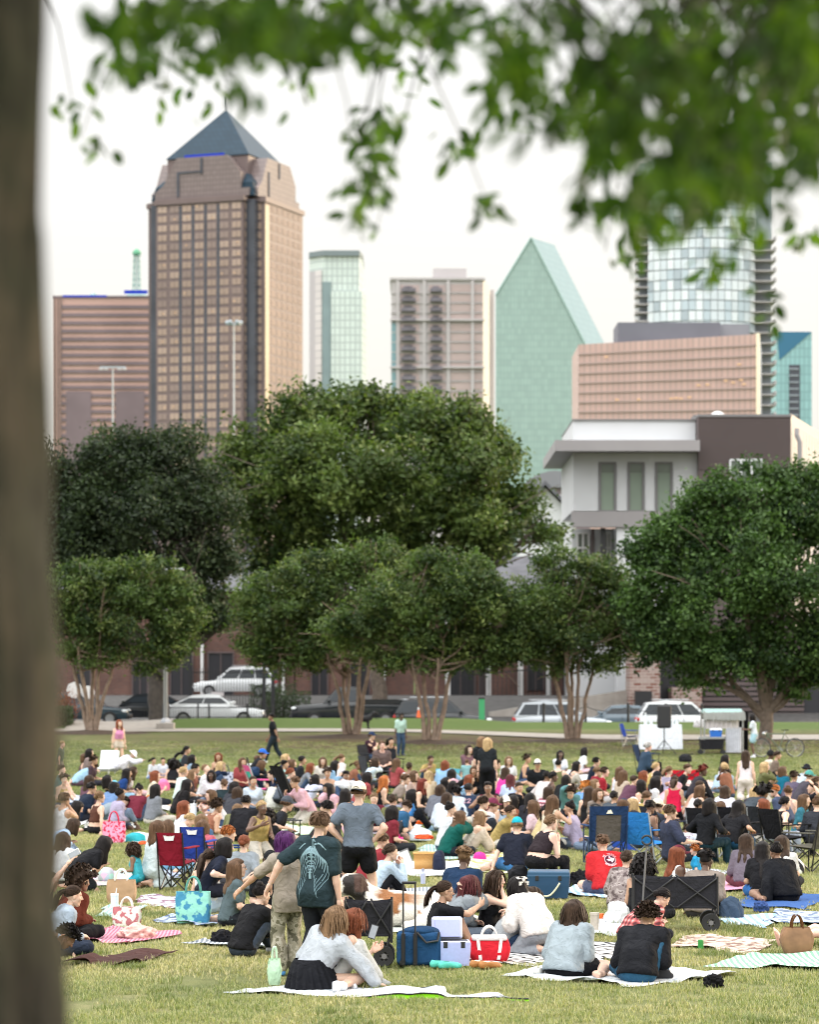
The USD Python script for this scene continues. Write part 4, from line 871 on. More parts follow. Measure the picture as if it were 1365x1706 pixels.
class Field:
 """A grid holding the smooth union of bones (a, b, r1, r2, k)."""
 def __init__(self,bones,vox,pad=0.06):
  A=np.array([b[0]for b in bones]+[b[1]for b in bones]);R=max(max(b[2],b[3])for b in bones)
  self.lo=A.min(0)-R-pad;self.vox=vox
  n=np.ceil((A.max(0)+R+pad-self.lo)/vox).astype(int)+1
  self.G=np.full(n,1.0,np.float32)
  self.ax=[self.lo[i]+vox*np.arange(n[i])for i in range(3)]
  for b in bones:self.add(*b)
 def region(self,lo,hi):
  sl=[]
  for i in range(3):
   a=max(0,int((lo[i]-self.lo[i])/self.vox));b=min(self.G.shape[i],int((hi[i]-self.lo[i])/self.vox)+2)
   sl.append(slice(a,max(a,b)))
  P=np.stack(np.meshgrid(*[self.ax[i][sl[i]]for i in range(3)],indexing='ij'),-1).astype(np.float32)
  return tuple(sl),P
 def add(self,a,b,r1,r2,k=0.03):
  a,b=np.asarray(a,float),np.asarray(b,float)
  m=max(r1,r2)+0.07
  sl,P=self.region(np.minimum(a,b)-m,np.maximum(a,b)+m)
  if P.size:self.G[sl]=smin(self.G[sl],capsule(P,a,b,r1,r2),k)
 def points(self):
  return np.stack(np.meshgrid(*self.ax,indexing='ij'),-1).astype(np.float32)
 def at(self,v):
  i=np.round((v-self.lo)/self.vox).astype(int);ok=((i>=0)&(i<self.G.shape)).all(1);i=np.clip(i,0,np.array(self.G.shape)-1)
  return np.where(ok,self.G[tuple(i.T)],1.0)
 def mesh(self):
  G=self.G.copy()
  G[0],G[-1],G[:,0],G[:,-1],G[:,:,0],G[:,:,-1]=1,1,1,1,1,1
  v,f=surface_nets(G,self.lo,self.vox)
  return lighten(v,f,self.vox*.12)
def vnormals(v,f):
 n=np.zeros_like(v);c=np.cross(v[f[:,1]]-v[f[:,0]],v[f[:,2]]-v[f[:,0]])
 for k in range(3):np.add.at(n,f[:,k],c)
 return n/(np.linalg.norm(n,axis=1,keepdims=True)+1e-12)
def unit(v):
 v=np.asarray(v,float);return v/(np.linalg.norm(v)+1e-12)
def frame(x,z):
 """Rotation whose columns are x, y, z with x kept and z made square to it."""
 x=unit(x);z=np.asarray(z,float);z=unit(z-x*(z@x));y=np.cross(z,x)
 return np.stack([x,y,z],1)
def rotx(a):
 c,s=math.cos(a),math.sin(a);return np.array([[1,0,0],[0,c,-s],[0,s,c]])
def rotz(a):
 c,s=math.cos(a),math.sin(a);return np.array([[c,-s,0],[s,c,0],[0,0,1]])
def roty(a):
 c,s=math.cos(a),math.sin(a);return np.array([[c,0,s],[0,1,0],[-s,0,c]])
def ik(a,target,l1,l2,pole):
 a,target,pole=(np.asarray(x,float)for x in(a,target,pole))
 d=target-a;L=np.linalg.norm(d);m=(l1+l2)*0.995
 if L>m:target=a+d/L*m;d=target-a;L=m
 L=max(L,abs(l1-l2)+0.03)
 u=d/(np.linalg.norm(d)+1e-9);x=(l1*l1-l2*l2+L*L)/(2*L)
 h=math.sqrt(max(l1*l1-x*x,0));p=unit(pole-u*(pole@u))
 return a+u*x+p*h,target
# -- templates: heads, hands, feet
def _sd_ell(P,c,r):
 q=(P-np.asarray(c,np.float32))/np.asarray(r,np.float32)
 return(np.linalg.norm(q,axis=-1)-1)*min(r)
_heads={}
def head_template(vox):
 if vox in _heads:return _heads[vox]
 ax=[np.arange(-0.11,0.111,vox),np.arange(-0.125,0.15,vox),np.arange(-0.15,0.145,vox)]
 P=np.stack(np.meshgrid(*ax,indexing='ij'),-1).astype(np.float32)
 Q=P.copy();Q[...,0]=np.abs(Q[...,0])
 d=_sd_ell(P,(0,-0.010,0.030),(0.074,0.093,0.086))
 d=smin(d,_sd_ell(P,(0,0.026,-0.034),(0.058,0.064,0.080)),0.03)
 d=smin(d,capsule(P,(-0.008,0.060,-0.097),(0.008,0.060,-0.097),0.021,0.021),0.02)
 d=smin(d,capsule(Q,(0.044,0.006,-0.055),(0.020,0.05,-0.092),0.024,0.018),0.025)
 d=smin(d,capsule(Q,(0.036,0.058,-0.025),(0.04,0.05,-0.02),0.024,0.024),0.02)
 d=smin(d,capsule(Q,(0.012,0.085,0.026),(0.046,0.070,0.028),0.009,0.007),0.012)
 s=capsule(Q,(0.031,0.103,0.006),(0.033,0.103,0.006),0.017,0.017)
 d=-smin(-d,s,0.012)
 d=np.minimum(d,capsule(Q,(0.031,0.0775,0.006),(0.0311,0.0775,0.006),0.0125,0.0125))
 d=smin(d,capsule(P,(0,0.088,0.014),(0,0.108,-0.024),0.008,0.012),0.008)
 d=smin(d,capsule(Q,(0.011,0.098,-0.028),(0.012,0.096,-0.028),0.008,0.008),0.006)
 d=smin(d,capsule(P,(-0.019,0.084,-0.060),(0.019,0.084,-0.060),0.007,0.007),0.005)
 d=smin(d,capsule(P,(-0.015,0.083,-0.069),(0.015,0.083,-0.069),0.0075,0.0075),0.005)
 d=smin(d,_sd_ell(Q,(0.077,-0.006,-0.004),(0.010,0.020,0.031)),0.006)
 d[0],d[-1],d[:,0],d[:,-1],d[:,:,0],d[:,:,-1]=1,1,1,1,1,1
 v,f=lighten(*surface_nets(d,np.array([a[0]for a in ax]),vox),vox*.11)
 x,y,z=np.abs(v[:,0]),v[:,1],v[:,2]
 tone=np.zeros((len(v),4))
 tone[:,0]=(x<0.024)&(z<-0.052)&(z>-0.078)&(y>0.072)
 e=np.sqrt((x-0.031)**2+(z-0.006)**2)
 tone[:,1]=(e<0.0125)&(np.abs(z-0.006)<0.007)&(y>0.075)
 tone[:,2]=(e<0.0068)&(y>0.075)
 tone[:,3]=(x>0.010)&(x<0.05)&(z>0.022+0.05*(0.03-np.abs(x-0.03)))&(z<0.032)&(y>0.06)
 _heads[vox]=(v,f,tone)
 return _heads[vox]
def head_colors(tone,skin,brow):
 c=np.repeat(np.asarray(skin,float)[None],len(tone),0)
 lip=np.clip(np.asarray(skin)*np.array([0.92,0.60,0.62]),0,1)
 for k,col in((0,lip),(3,0.6*np.asarray(brow)+0.2*np.asarray(skin)),(1,(0.62,0.6,0.58)),(2,(0.03,0.02,0.015))):
  m=tone[:,k]>0.5
  c[m]=col
 return c
_hands={}
def hand_template(kind,vox):
 """Wrist at the origin, fingers along +x, palm facing -z, thumb towards +y (a left hand seen from its back has -y)."""
 if(kind,vox)in _hands:return _hands[kind,vox]
 curl={'relaxed':0.38,'grip':1.05,'flat':0.05}[kind]
 B=[((0.0,0,0),(0.03,0,0),0.023,0.026,0.02)]
 for y in(-0.027,-0.009,0.010,0.028):
  B.append(((0.02,y*0.7,0),(0.085,y,0),0.015,0.0125,0.015))
 for y,L in((-0.030,0.062),(-0.010,0.078),(0.010,0.084),(0.029,0.074)):
  p=np.array([0.088,y,0.0]);a=curl*0.6
  for seg,r1,r2 in((0.45,0.0098,0.0092),(0.31,0.0092,0.0085),(0.24,0.0085,0.0072)):
   q=p+L*seg*np.array([math.cos(a),0.06*np.sign(y),-math.sin(a)])
   B.append((p,q,r1,r2,0.004));p=q;a+=curl
 t0,t1,t2,t3=np.array([0.02,0.02,-0.006]),np.array([0.052,0.048,-0.016]),np.array([0.078,0.058,-0.024-0.02*curl]),np.array([0.10,0.056-0.02*curl,-0.03-0.03*curl])
 B+=[(t0,t1,0.017,0.0125,0.012),(t1,t2,0.0115,0.0105,0.004),(t2,t3,0.0105,0.0085,0.004)]
 F_=Field([(b[0],b[1],b[2],b[3],b[4])for b in B],vox,0.02)
 _hands[kind,vox]=F_.mesh()
 return _hands[kind,vox]
_feet={}
def foot_template(kind,vox):
 """Ankle at the origin, toes along +x, sole at z = -0.075."""
 if(kind,vox)in _feet:return _feet[kind,vox]
 e=0.012 if kind=='shoe' else 0.0
 B=[((-0.035,0,-0.045),(0.03,0,-0.03),0.032+e,0.034+e,0.02),((0,0,0.03),(0,0,-0.03),0.036+e,0.036+e,0.03),((0.02,0.012,-0.03),(0.13,0.02,-0.055),0.032+e,0.022+e,0.02),((0.02,-0.012,-0.035),(0.12,-0.028,-0.058),0.03+e,0.018+e,0.02),((-0.03,0,-0.06),(0.12,0,-0.062),0.018+e,0.018+e,0.02)]
 if kind=='shoe':
  B.append(((0.13,0.008,-0.055),(0.16,0.004,-0.058),0.032,0.026,0.02))
 else:
  for i,y in enumerate((0.028,0.008,-0.006,-0.019,-0.031)):
   B.append(((0.12,y,-0.06),(0.165-0.010*i,y,-0.065),0.012 if i else 0.015,0.009 if i else 0.013,0.004))
 F_=Field(B,vox,0.02)
 P=F_.points();F_.G=np.maximum(F_.G,(-0.078-P[...,2]))
 _feet[kind,vox]=F_.mesh()
 return _feet[kind,vox]
# -- skeleton
def skeleton(p):
 g=p.get
 s=g('size',1.0);fat=g('fat',1.0);wide=g('wide',1.0)
 J={}
 P=np.array(g('pelvis',(0,0,0.92)),float)*(1,1,1)
 lean,curve,roll,twist=(math.radians(g(k,d))for k,d in(('lean',0),('curve',0),('roll',0),('twist',0)))
 R1=roty(roll*0.5)@rotx(-lean*0.7);R2=rotz(twist)@roty(roll)@rotx(-(lean+curve))
 J['P'],J['R1'],J['R2']=P,R1,R2
 hx=0.088*wide
 J['hipL'],J['hipR']=P+R1@[-hx,0,0],P+R1@[hx,0,0]
 W=P+R1@[0,0,0.15];C=W+R2@[0,0.0,0.17];N=C+R2@[0,-0.005,0.185]
 J['W'],J['C'],J['N']=W,C,N
 sx=0.158*g('shoulders',1.0)
 J['shL'],J['shR']=C+R2@[-sx,0,0.128+g('shrugL',0)],C+R2@[sx,0,0.128+g('shrugR',0)]
 hy,hp,hr=(math.radians(x)for x in g('head',(0,0,0)))
 Rn=rotz(twist+hy*0.4)@roty(roll*0.5)@rotx(-(lean+curve)*0.6-hp*0.5)
 Rh=rotz(twist+hy)@roty(roll*0.3+hr)@rotx(-hp-(lean+curve)*0.25)
 T=N+Rn@[0,0.012,0.06]
 H=T+Rh@[0,0.022,0.105]
 J['T'],J['H'],J['Rh']=T,H,Rh
 for S,sg in(('L',-1),('R',1)):
  t=g('hand'+S)
  if t is None:t=(sg*0.24,0.05,P[2]-0.10)
  pole=g('elbow'+S,(sg*0.55,-0.8,-0.3))
  J['el'+S],J['wr'+S]=ik(J['sh'+S],t,0.285,0.255,pole)
  t=g('foot'+S)
  if t is None:t=(sg*0.10,0.0,0.085)
  J['kn'+S],J['an'+S]=ik(J['hip'+S],t,0.425,0.41,g('knee'+S,(sg*0.15,1,0.1)))
  J['toe'+S]=unit(np.asarray(g('toe'+S,(sg*0.25,1,0.0)),float))
  J['palm'+S]=np.asarray(g('palm'+S,(-sg*0.8,0.2,-0.5)),float)
 J['fat'],J['p']=fat,p
 return J
def torso_bones(J,e=0.0,shoulders=True,bust=0.0):
 f=J['fat'];R1,R2=J['R1'],J['R2'];P,W,C,N=J['P'],J['W'],J['C'],J['N']
 B=[]
 o=lambda c,R,v:c+R@np.array(v,float)
 for sg in(-1,1):
  B.append((o(P,R1,(sg*.070*f,-.02,.0)),o(W,R1,(sg*.052*f,0,0)),.098*f+e,.088*f+e,.05))
  B.append((o(W,R1,(sg*.052*f,0,0)),o(C,R2,(sg*.075,0.005,.02)),.088*f+e,.096*(0.5+0.5*f)+e,.05))
  if bust:B.append((o(C,R2,(sg*.06,.085,.0)),o(C,R2,(sg*.062,.09,-.005)),.05*bust+e,.05*bust+e,.04))
  if shoulders:
   S=J['shL']if sg<0 else J['shR']
   B.append((o(C,R2,(sg*.07,0,.06)),S,.085*(0.6+0.4*f)+e,.052+e,.05))
   B.append((o(N,R2,(sg*.03,-.01,-.01)),S,.045+e,.045+e,.04))
 B.append((o(P,R1,(-.05*f,-.05,-.01)),o(P,R1,(.05*f,-.05,-.01)),.088*f+e,.088*f+e,.05))
 return B
def neck_bones(J):
 return[(J['N']-0.02*(J['N']-J['C']),J['T']+0.35*(J['H']-J['T']),.052,.050,.03)]
def arm_bones(J,S,e=0.0,upto=2.0):
 f=0.45+0.55*J['fat'];a,b,c=J['sh'+S],J['el'+S],J['wr'+S]
 if upto<=1.0:
  q=a+(b-a)*upto
  return[(a,q,.050*f+e,(.050-.010*upto)*f+e*1.25,.03)]
 B=[(a,b,.050*f+e,.039*f+e,.03)]
 t=min(upto-1.0,1.0)
 q=b+(c-b)*t
 m=b+(c-b)*0.3
 if t>0.3:B+=[(b,m,.039*f+e,.040*f+e,.02),(m,q,.040*f+e,(.040-.014*(t-.3)/.7)*f+e,.02)]
 else:B.append((b,q,.039*f+e,.039*f+e,.02))
 return B
def leg_bones(J,S,e=0.0,upto=2.0,flare=0.0):
 f=J['fat'];a,b,c=J['hip'+S],J['kn'+S],J['an'+S]
 if upto<=1.0:
  q=a+(b-a)*upto
  return[(a,q,.084*f+e,(.084-.028*upto)*f+e+flare,.03)]
 B=[(a,b,.084*f+e,.055*f+e,.03)]
 t=min(upto-1,1.0);q=b+(c-b)*t;m=b+(c-b)*min(0.32,t)
 back=J['R1']@np.array([0,-0.012,0])
 B.append((b,m+back,.053*f+e,.054*f+e+flare*.3,.02))
 if t>.32:B.append((m+back,q,.054*f+e+flare*.3,(.054-.020*(t-.32)/.68)*f+e+flare,.02))
 return B
SEED=[100]
def wrinkle(v,f,amp,freq,seed):
 n=vnormals(v,f)
 q=v*freq
 w=meshkit.noise(q*(1,1,0.55),seed)-0.5+0.6*(1-np.abs(2*meshkit.noise(q*(1.7,1.7,1.2)+9,seed+5)-1)**0.7-0.4)
 return v+n*(amp*w)[:,None]
_cache={}
def body_parts(key,pose,top,bottom,vox,hvox):
 """All meshes of one posed and dressed figure, in its own frame. top: (kind, ease); bottom: (kind, ease)."""
 k=(key,top,bottom,vox,round(pose.get('fat',1),2),pose.get('female',True))
 if k in _cache:return _cache[k]
 J=skeleton(pose)
 fem=pose.get('female',True)
 B=torso_bones(J,0,True,1.0 if fem else 0)+neck_bones(J)
 for S in 'LR':B+=arm_bones(J,S)+leg_bones(J,S)
 Fb=Field(B,vox)
 out={'J':J,'bones':B,'body':Fb.mesh(),'cloth':[]}
 P0,R1,R2=J['P'],J['R1'],J['R2'];cover=[]
 def plane(Fd,c,n,sgn=1):
  Q=Fd.points();Fd.G=np.maximum(Fd.G,sgn*((Q-np.asarray(c,np.float32))@np.asarray(n,np.float32)))
 kind,e=top
 hem_=pose.get('hem',-.03)
 if kind!='none':
  upto={'tee':0.62,'bigtee':0.85,'long':1.96,'sweater':1.98,'hoodie':1.98,'tank':0,'tube':0,'crop':0,'croptee':0.5,'dress':0,'rolled':1.25}[kind]
  tb=torso_bones(J,e,upto>0 or kind in('tank','crop','dress'),1.0 if fem else 0)
  if hem_<-.05 and pose['pelvis'][2]>.7:
   for sg in(-1,1):tb.append((P0+R1@np.array([sg*.075*J['fat'],-.015,0]),P0+R1@np.array([sg*.085*J['fat'],-.01,hem_-.06]),.098*J['fat']+e,.094*J['fat']+e,.05))
  ab=[]
  if upto:
   for S in 'LR':ab+=arm_bones(J,S,e*(1.1 if upto>1 else 0.9),upto)
  Ft=Field(tb+[(b[0],b[1],.001,.001,.001)for b in ab],vox)
  if ab:
   Ft=Field(tb+[(b[0],b[1],-.06,-.06,.001)for b in ab],vox,.13)
  Q=None
  ncut={'hoodie':.062,'sweater':.072}.get(kind,.082)
  Q=Ft.points()
  if kind in('tank','crop','dress'):
   for S in 'LR':
    c=J['sh'+S]+R2@np.array([(.03 if S=='R' else-.03),0,-.02])
    Ft.G=np.maximum(Ft.G,.088-np.linalg.norm(Q-c.astype(np.float32),axis=-1))
   ncut=.105
  if kind=='tube':
   Ft.G=np.maximum(Ft.G,(Q-(J['C']+R2@np.array([0,0,.045])).astype(np.float32))@(R2@np.array([0,0,1.0])).astype(np.float32))
  else:
   Ft.G=np.maximum(Ft.G,ncut-np.linalg.norm(Q-(J['N']+R2@np.array([0,.01,.045])).astype(np.float32),axis=-1))
  hem={'crop':.13,'croptee':.10,'tube':.06,'dress':-.30}.get(kind,pose.get('hem',-.03))
  Ft.G=np.maximum(Ft.G,-((Q-P0.astype(np.float32))@(R1@np.array([0,0,1.0])).astype(np.float32))+hem)
  for b in ab:Ft.add(*b)
  v,f=Ft.mesh();cover.append(Ft)
  out['cloth'].append(('top',wrinkle(v,f,0.022 if e>.018 else 0.010,13.0,3),f))
 kind,e=bottom
 if kind!='none':
  f_=J['fat'];up=pose.get('rise',.10)-.06
  tb=[(P0+R1@np.array([sg*.070*f_,-.02,0]),P0+R1@np.array([sg*.060*f_,-.01,up]),.097*f_+e*.6,.094*f_+e*.5,.05)for sg in(-1,1)]
  tb.append((P0+R1@np.array([-.05*f_,-.05,-.01]),P0+R1@np.array([.05*f_,-.05,-.01]),.087*f_+e*.7,.087*f_+e*.7,.05))
  upto,fl={'shorts':(.55,.015),'short':(.28,.01),'pants':(1.95,.01),'leggings':(1.93,0.0),'wide':(1.93,.035),'skirt':(.55,.03),'longskirt':(1.7,.03),'capri':(1.5,.015)}[kind]
  for S in 'LR':tb+=leg_bones(J,S,e,upto,fl)
  if kind in('skirt','longskirt'):
   n=4
   for i in range(n):
    t=(i+.5)/n
    a=J['hipL']+(J['hipR']-J['hipL'])*t
    b=J['knL']+(J['knR']-J['knL'])*t
    q=a+(b-a)*min(upto,1)
    tb.append((a,q,.07+e,.05+e,.05))
    if upto>1:
     c=J['anL']+(J['anR']-J['anL'])*t
     tb.append((b,b+(c-b)*(upto-1),.05+e,.06+e,.05))
  Fp=Field(tb,vox)
  v,f=Fp.mesh();cover.append(Fp)
  out['cloth'].append(('bottom',wrinkle(v,f,0.015 if kind!='leggings' else 0.005,13.0,8),f))
 if vox>.02 and cover:
  v,f=out['body'];hid=np.min([c.at(v)for c in cover],0)<-.7*vox
  f=f[~hid[f].all(1)];u,inv=np.unique(f,return_inverse=True);out['body']=v[u],inv.reshape(-1,3)
 _cache[k]=out
 return out
def body_sdf(B,P):
 d=np.full(len(P),1.0)
 for b in B:d=np.minimum(d,capsule(P.astype(np.float32),b[0],b[1],b[2],b[3]))
 return d
# -- hair
def _hair_on(d):
 return smoothstep(-0.10,0.12,d[:,2]+0.02-(-0.60+0.42*(d[:,1]+1)+0.33*np.clip(d[:,1],0,1)**2))
_HC=np.array([0,-0.012,0.030])
def hair_mesh(style,J,bones,col,r,lod,length=0.38,hat=False):
 """Cap that follows the skull plus separate locks that fall over head and shoulders. Returns (vertices, faces, colours)."""
 H,Rh=J['H'],J['Rh']
 ico=trimesh.creation.icosphere(3 if lod<1 else 2)
 d=np.asarray(ico.vertices);on=_hair_on(d)
 vol={'short':.010,'buzz':.003,'bob':.016,'long':.014,'pony':.007,'bun':.007,'topbun':.006,'afro':.07,'curly':.035,'bald':0.0,'curls':.022,'fade':.012}[style]
 rad=np.array([.077,.096,.089])
 nz=meshkit.noise(d*(7 if style in('afro','curly','curls')else 4)+r.uniform(0,50),2)
 thick=vol*(0.75+0.5*nz)
 if style=='fade':thick=thick*np.where(d[:,2]>0.35,3.6,0.25)
 if hat:thick=np.where(d[:,2]>0,np.minimum(thick,.004),thick)
 if style in('afro',):thick+=0.012*(meshkit.noise(d*19,4)-.5)
 if style in('afro','curly'):on=np.maximum(on,smoothstep(.1,-.25,d[:,1])*smoothstep(-1.0,-.75,d[:,2]))
 v=d*rad*(0.86+0.16*on)[:,None]+d*(thick*on)[:,None]+_HC
 base=np.asarray(col,float)
 shade=0.75+0.5*meshkit.noise(d*np.array([14,14,3.0])+r.uniform(0,50),6)
 parts=[(v@Rh.T+H,np.asarray(ico.faces),base[None]*shade[:,None])]
 def fall(roots,dirs,L,segs,curl=0.0,stiff=0.5,grav=1.0,gap=.026):
  n=len(roots);p=roots.copy();t=dirs.copy();path=[p.copy()]
  st=np.asarray(L)/segs
  ph=r.uniform(0,6.28,n)
  for i in range(segs):
   t=t*stiff+np.array([0,0,-grav])*(1-stiff);t/=np.linalg.norm(t,axis=1,keepdims=True)
   w=curl*np.stack([np.cos(ph+i*1.5),np.sin(ph+i*1.5),0*ph],1)
   p=p+(t+w)*np.reshape(st,(-1,1))
   for _ in range(2):
    sd=body_sdf(bones,p)-gap
    q=(p-H)@Rh-_HC;hr=rad+.006;hd=np.linalg.norm(q/hr,axis=1)
    inside=hd<1
    q[inside]/=hd[inside][:,None]
    p=(q+_HC)@Rh.T+H
    bad=sd<0
    if bad.any():
     e=1e-2;pb=p[bad]
     gr=np.stack([body_sdf(bones,pb+np.eye(3)[k]*e)-body_sdf(bones,pb-np.eye(3)[k]*e)for k in range(3)],1)
     gr/=np.linalg.norm(gr,axis=1,keepdims=True)+1e-9
     p[bad]=pb+gr*(-sd[bad])[:,None]
   path.append(p.copy())
  return np.stack(path,1)
 def lock(roots,dirs,L,step_r,segs,curl=0.0,stiff=0.5,grav=1.0):
  path=fall(roots,dirs,L,segs,curl,stiff,grav);n=len(roots)
  m=segs+1;sides=4
  tt=np.gradient(path,axis=1);tt/=np.linalg.norm(tt,axis=2,keepdims=True)+1e-9
  out=path-H;a=np.cross(tt,out);a/=np.linalg.norm(a,axis=2,keepdims=True)+1e-9
  b=np.cross(tt,a)
  prof=np.interp(np.linspace(0,1,m),[0,.15,.7,1],[.6,1,.95,.30])
  rr=np.reshape(step_r,(-1,1))*prof[None]
  ang=np.arange(sides)*np.pi/2
  vv=path[:,:,None]+rr[:,:,None,None]*(np.cos(ang)[None,None,:,None]*a[:,:,None]*2.5+0.26*np.sin(ang)[None,None,:,None]*b[:,:,None])
  vv=vv.reshape(n,m*sides,3)
  i,j=np.meshgrid(np.arange(segs),np.arange(sides),indexing='ij')
  q=np.stack([i*sides+j,i*sides+(j+1)%sides,(i+1)*sides+(j+1)%sides,(i+1)*sides+j],-1).reshape(-1,4)
  tri=np.vstack([q[:,[0,1,2]],q[:,[0,2,3]]])
  ff=(tri[None]+(np.arange(n)*m*sides)[:,None,None]).reshape(-1,3)
  cc=base[None]*r.uniform(.88,1.13,(n,1))
  parts.append((vv.reshape(-1,3),ff,np.repeat(cc,m*sides,0)))
 def flow(dd,part=.9,back=.45,out=.12):
  w=np.stack([np.sign(dd[:,0])*part*np.clip(dd[:,2],0,1),np.full(len(dd),-back),np.full(len(dd),-1.0)],1)
  w-=dd*(w*dd).sum(1,keepdims=True)
  w/=np.linalg.norm(w,axis=1,keepdims=True)+1e-9
  return(w+dd*out)@Rh.T
 def mass(azim,L,rr,bump):
  az=np.radians(np.asarray(azim));el=.12+.1*np.cos(az*2)
  dd=np.stack([np.sin(az)*np.cos(el),-np.cos(az)*np.cos(el),np.sin(el)],1)
  n=len(dd);side=np.abs(np.asarray(azim))/max(abs(np.asarray(azim)))
  segs=8
  pth=fall((dd*(rad+.004)+_HC)@Rh.T+H,flow(dd,0,.1,.02),(L*(1-.22*side)+.05)*r.uniform(.88,1.08,n),segs,.06,.72,1.0,.020)
  up=(dd*[.75,.75,0]+[0,0,.66]);up/=np.linalg.norm(up,axis=1,keepdims=True)
  top_=(up*(rad-.006)+_HC)@Rh.T+H
  B_=[]
  for k in range(n):
   B_.append((top_[k],pth[k,0],.024,rr[0]*.85,.03))
   for i in range(segs):
    f0,f1=i/segs,(i+1)/segs
    B_.append((pth[k,i],pth[k,i+1],rr[0]*(1-f0)+rr[1]*f0,rr[0]*(1-f1)+rr[1]*f1,.035))
  v,f=Field(B_,(.012,.019,.028)[lod],.05).mesh()
  nn_=vnormals(v,f);wv=meshkit.noise(v*[42,42,6]+r.uniform(0,99),3)-.5
  v=v+nn_*((.010+bump)*wv)[:,None]
  parts.append((v,f,base[None]*(1+.9*(meshkit.noise(v*[60,60,5]+r.uniform(0,99),5)-.5))[:,None]*(1+.25*(np.clip((H[2]-v[:,2])/.4,0,1)))[:,None]))
 def roots(n,cond):
  out=[]
  while len(out)<n:
   dd=r.normal(size=(400,3));dd/=np.linalg.norm(dd,axis=1,keepdims=True)
   dd=dd[(_hair_on(dd)>0.6)&cond(dd)&((dd[:,2]<.12)if hat else True)]
   out+=list(dd)
  dd=np.array(out[:n])
  return(dd*(rad+vol*.6)+_HC)@Rh.T+H,dd@Rh.T,dd
 N=(220,72,22)[lod];thick0=(.0080,.0135,.025)[lod]
 if style in('long','bob'):
  L={'long':length,'bob':.17}[style]
  mass(np.linspace(-1,1,9)*(118 if style=='bob' else 104),L,(.030,.020)if style=='bob' else(.034,.017),0)
  if lod==0:
   n=90;p,dr,dd=roots(n,lambda q:q[:,2]>-.4)
   back=np.clip(.8-.5*dd[:,1],.6,1.2)
   lock(p+dr*.012,flow(dd),L*back*r.uniform(.6,.93,n)+.08*(dd[:,2]+.5),thick0*r.uniform(.4,.7,n),9,.14,.78)
 if style in('pony','bun','topbun'):
  tie=unit({'pony':(0,-.95,.2),'bun':(0,-1,-.25),'topbun':(0,-.35,.95)}[style]);n=(90,36,14)[lod]
  p,dr,dd=roots(n,lambda q:q@tie<.75)
  tq=np.linspace(0,.97,7)[None,:,None];path=dd[:,None]*(1-tq)+tie*tq;path/=np.linalg.norm(path,axis=2,keepdims=True)
  path=path*(rad+vol*1.1+.003)+_HC
  for k in range(n):
   v_,f_=tube(path[k]@Rh.T+H,thick0*np.array([.3,.6,.7,.7,.7,.6,.4]),4);parts.append((v_,f_,np.repeat(base[None]*r.uniform(.75,1.3),len(v_),0)))
 if style=='pony':
  tip_=1
  tip=(np.array([0,-.105,.045]))@Rh.T+H
  n=max(10,N//3)
  p=tip+r.normal(0,.010,(n,3));dr=np.repeat((Rh@np.array([0,-1,.35]))[None],n,0)
  lock(p,dr,length*r.uniform(.7,1.1,n),thick0*1.1,(9,7,5)[lod],.08,.7)
  parts.append((lambda m:(m[0],m[1],np.repeat(base[None]*.6,len(m[0]),0)))(geo(xf(trimesh.creation.icosphere(1,.022),tip))))
 if style in('bun','topbun'):
  c=(np.array([0,-.085,.075])if style=='topbun' else np.array([0,-.112,.0]))if True else 0
  if style=='topbun':c=np.array([0,-.055,.125])
  m=trimesh.creation.icosphere(2 if lod<2 else 1,1.0);dv=np.asarray(m.vertices)
  vv=dv*np.array([.046,.040,.040])*(1+.22*(meshkit.noise(dv*5+r.uniform(0,9),3)-.5))[:,None]+c
  parts.append((vv@Rh.T+H,np.asarray(m.faces),base[None]*(.7+.6*meshkit.noise(dv*np.array([3,9,9]),8))[:,None]))
  n=N//4
  p,dr,dd=roots(n,lambda q:(q[:,1]<.5)&(q[:,2]<.4))
  lock(p,-flow(dd,0,-1.0 if style=='bun' else .8,-.02)if style=='topbun' else flow(dd,0,1.2,.02),.07*np.ones(n),thick0*.5,4,.05,.9,.1)
 elif style in('short','fade'):
  n=N if lod<2 else 12
  p,dr,dd=roots(n,lambda q:q[:,2]>(.3 if style=='fade' else-.1))
  fw=Rh@np.array([.25,.9,.1])
  lock(p,(flow(dd,.9,-.1,.25)if style=='short' else dr*.6+fw*.1),.05*np.ones(n),thick0*.8,4,.12 if style=='short' else .6,.85,.3)
 elif style in('afro','curly','curls'):
  if style=='curly':mass(np.linspace(-125,125,9),.15,(.055,.05),.03)
  n=int(N*(1.6 if style!='curls' else 1.0))
  p,dr,dd=roots(n,lambda q:q[:,2]>-.8)
  Lc={'afro':.055,'curly':.20,'curls':.05}[style]
  p=p+dr*vol*(.5 if style=='afro' else .2)
  lock(p,dr,Lc*r.uniform(.7,1.2,n),thick0*.8,(5,4,3)[lod]if style!='curly' else(9,7,5)[lod],.75,.9 if style!='curly' else .6,.3 if style!='curly' else 1)
 vs,fs,cs,k=[],[],[],0
 for a,b,c in parts:
  vs.append(a);fs.append(b+k);cs.append(c);k+=len(a)
 return np.vstack(vs),np.vstack(fs),np.clip(np.vstack(cs),0.003,1)
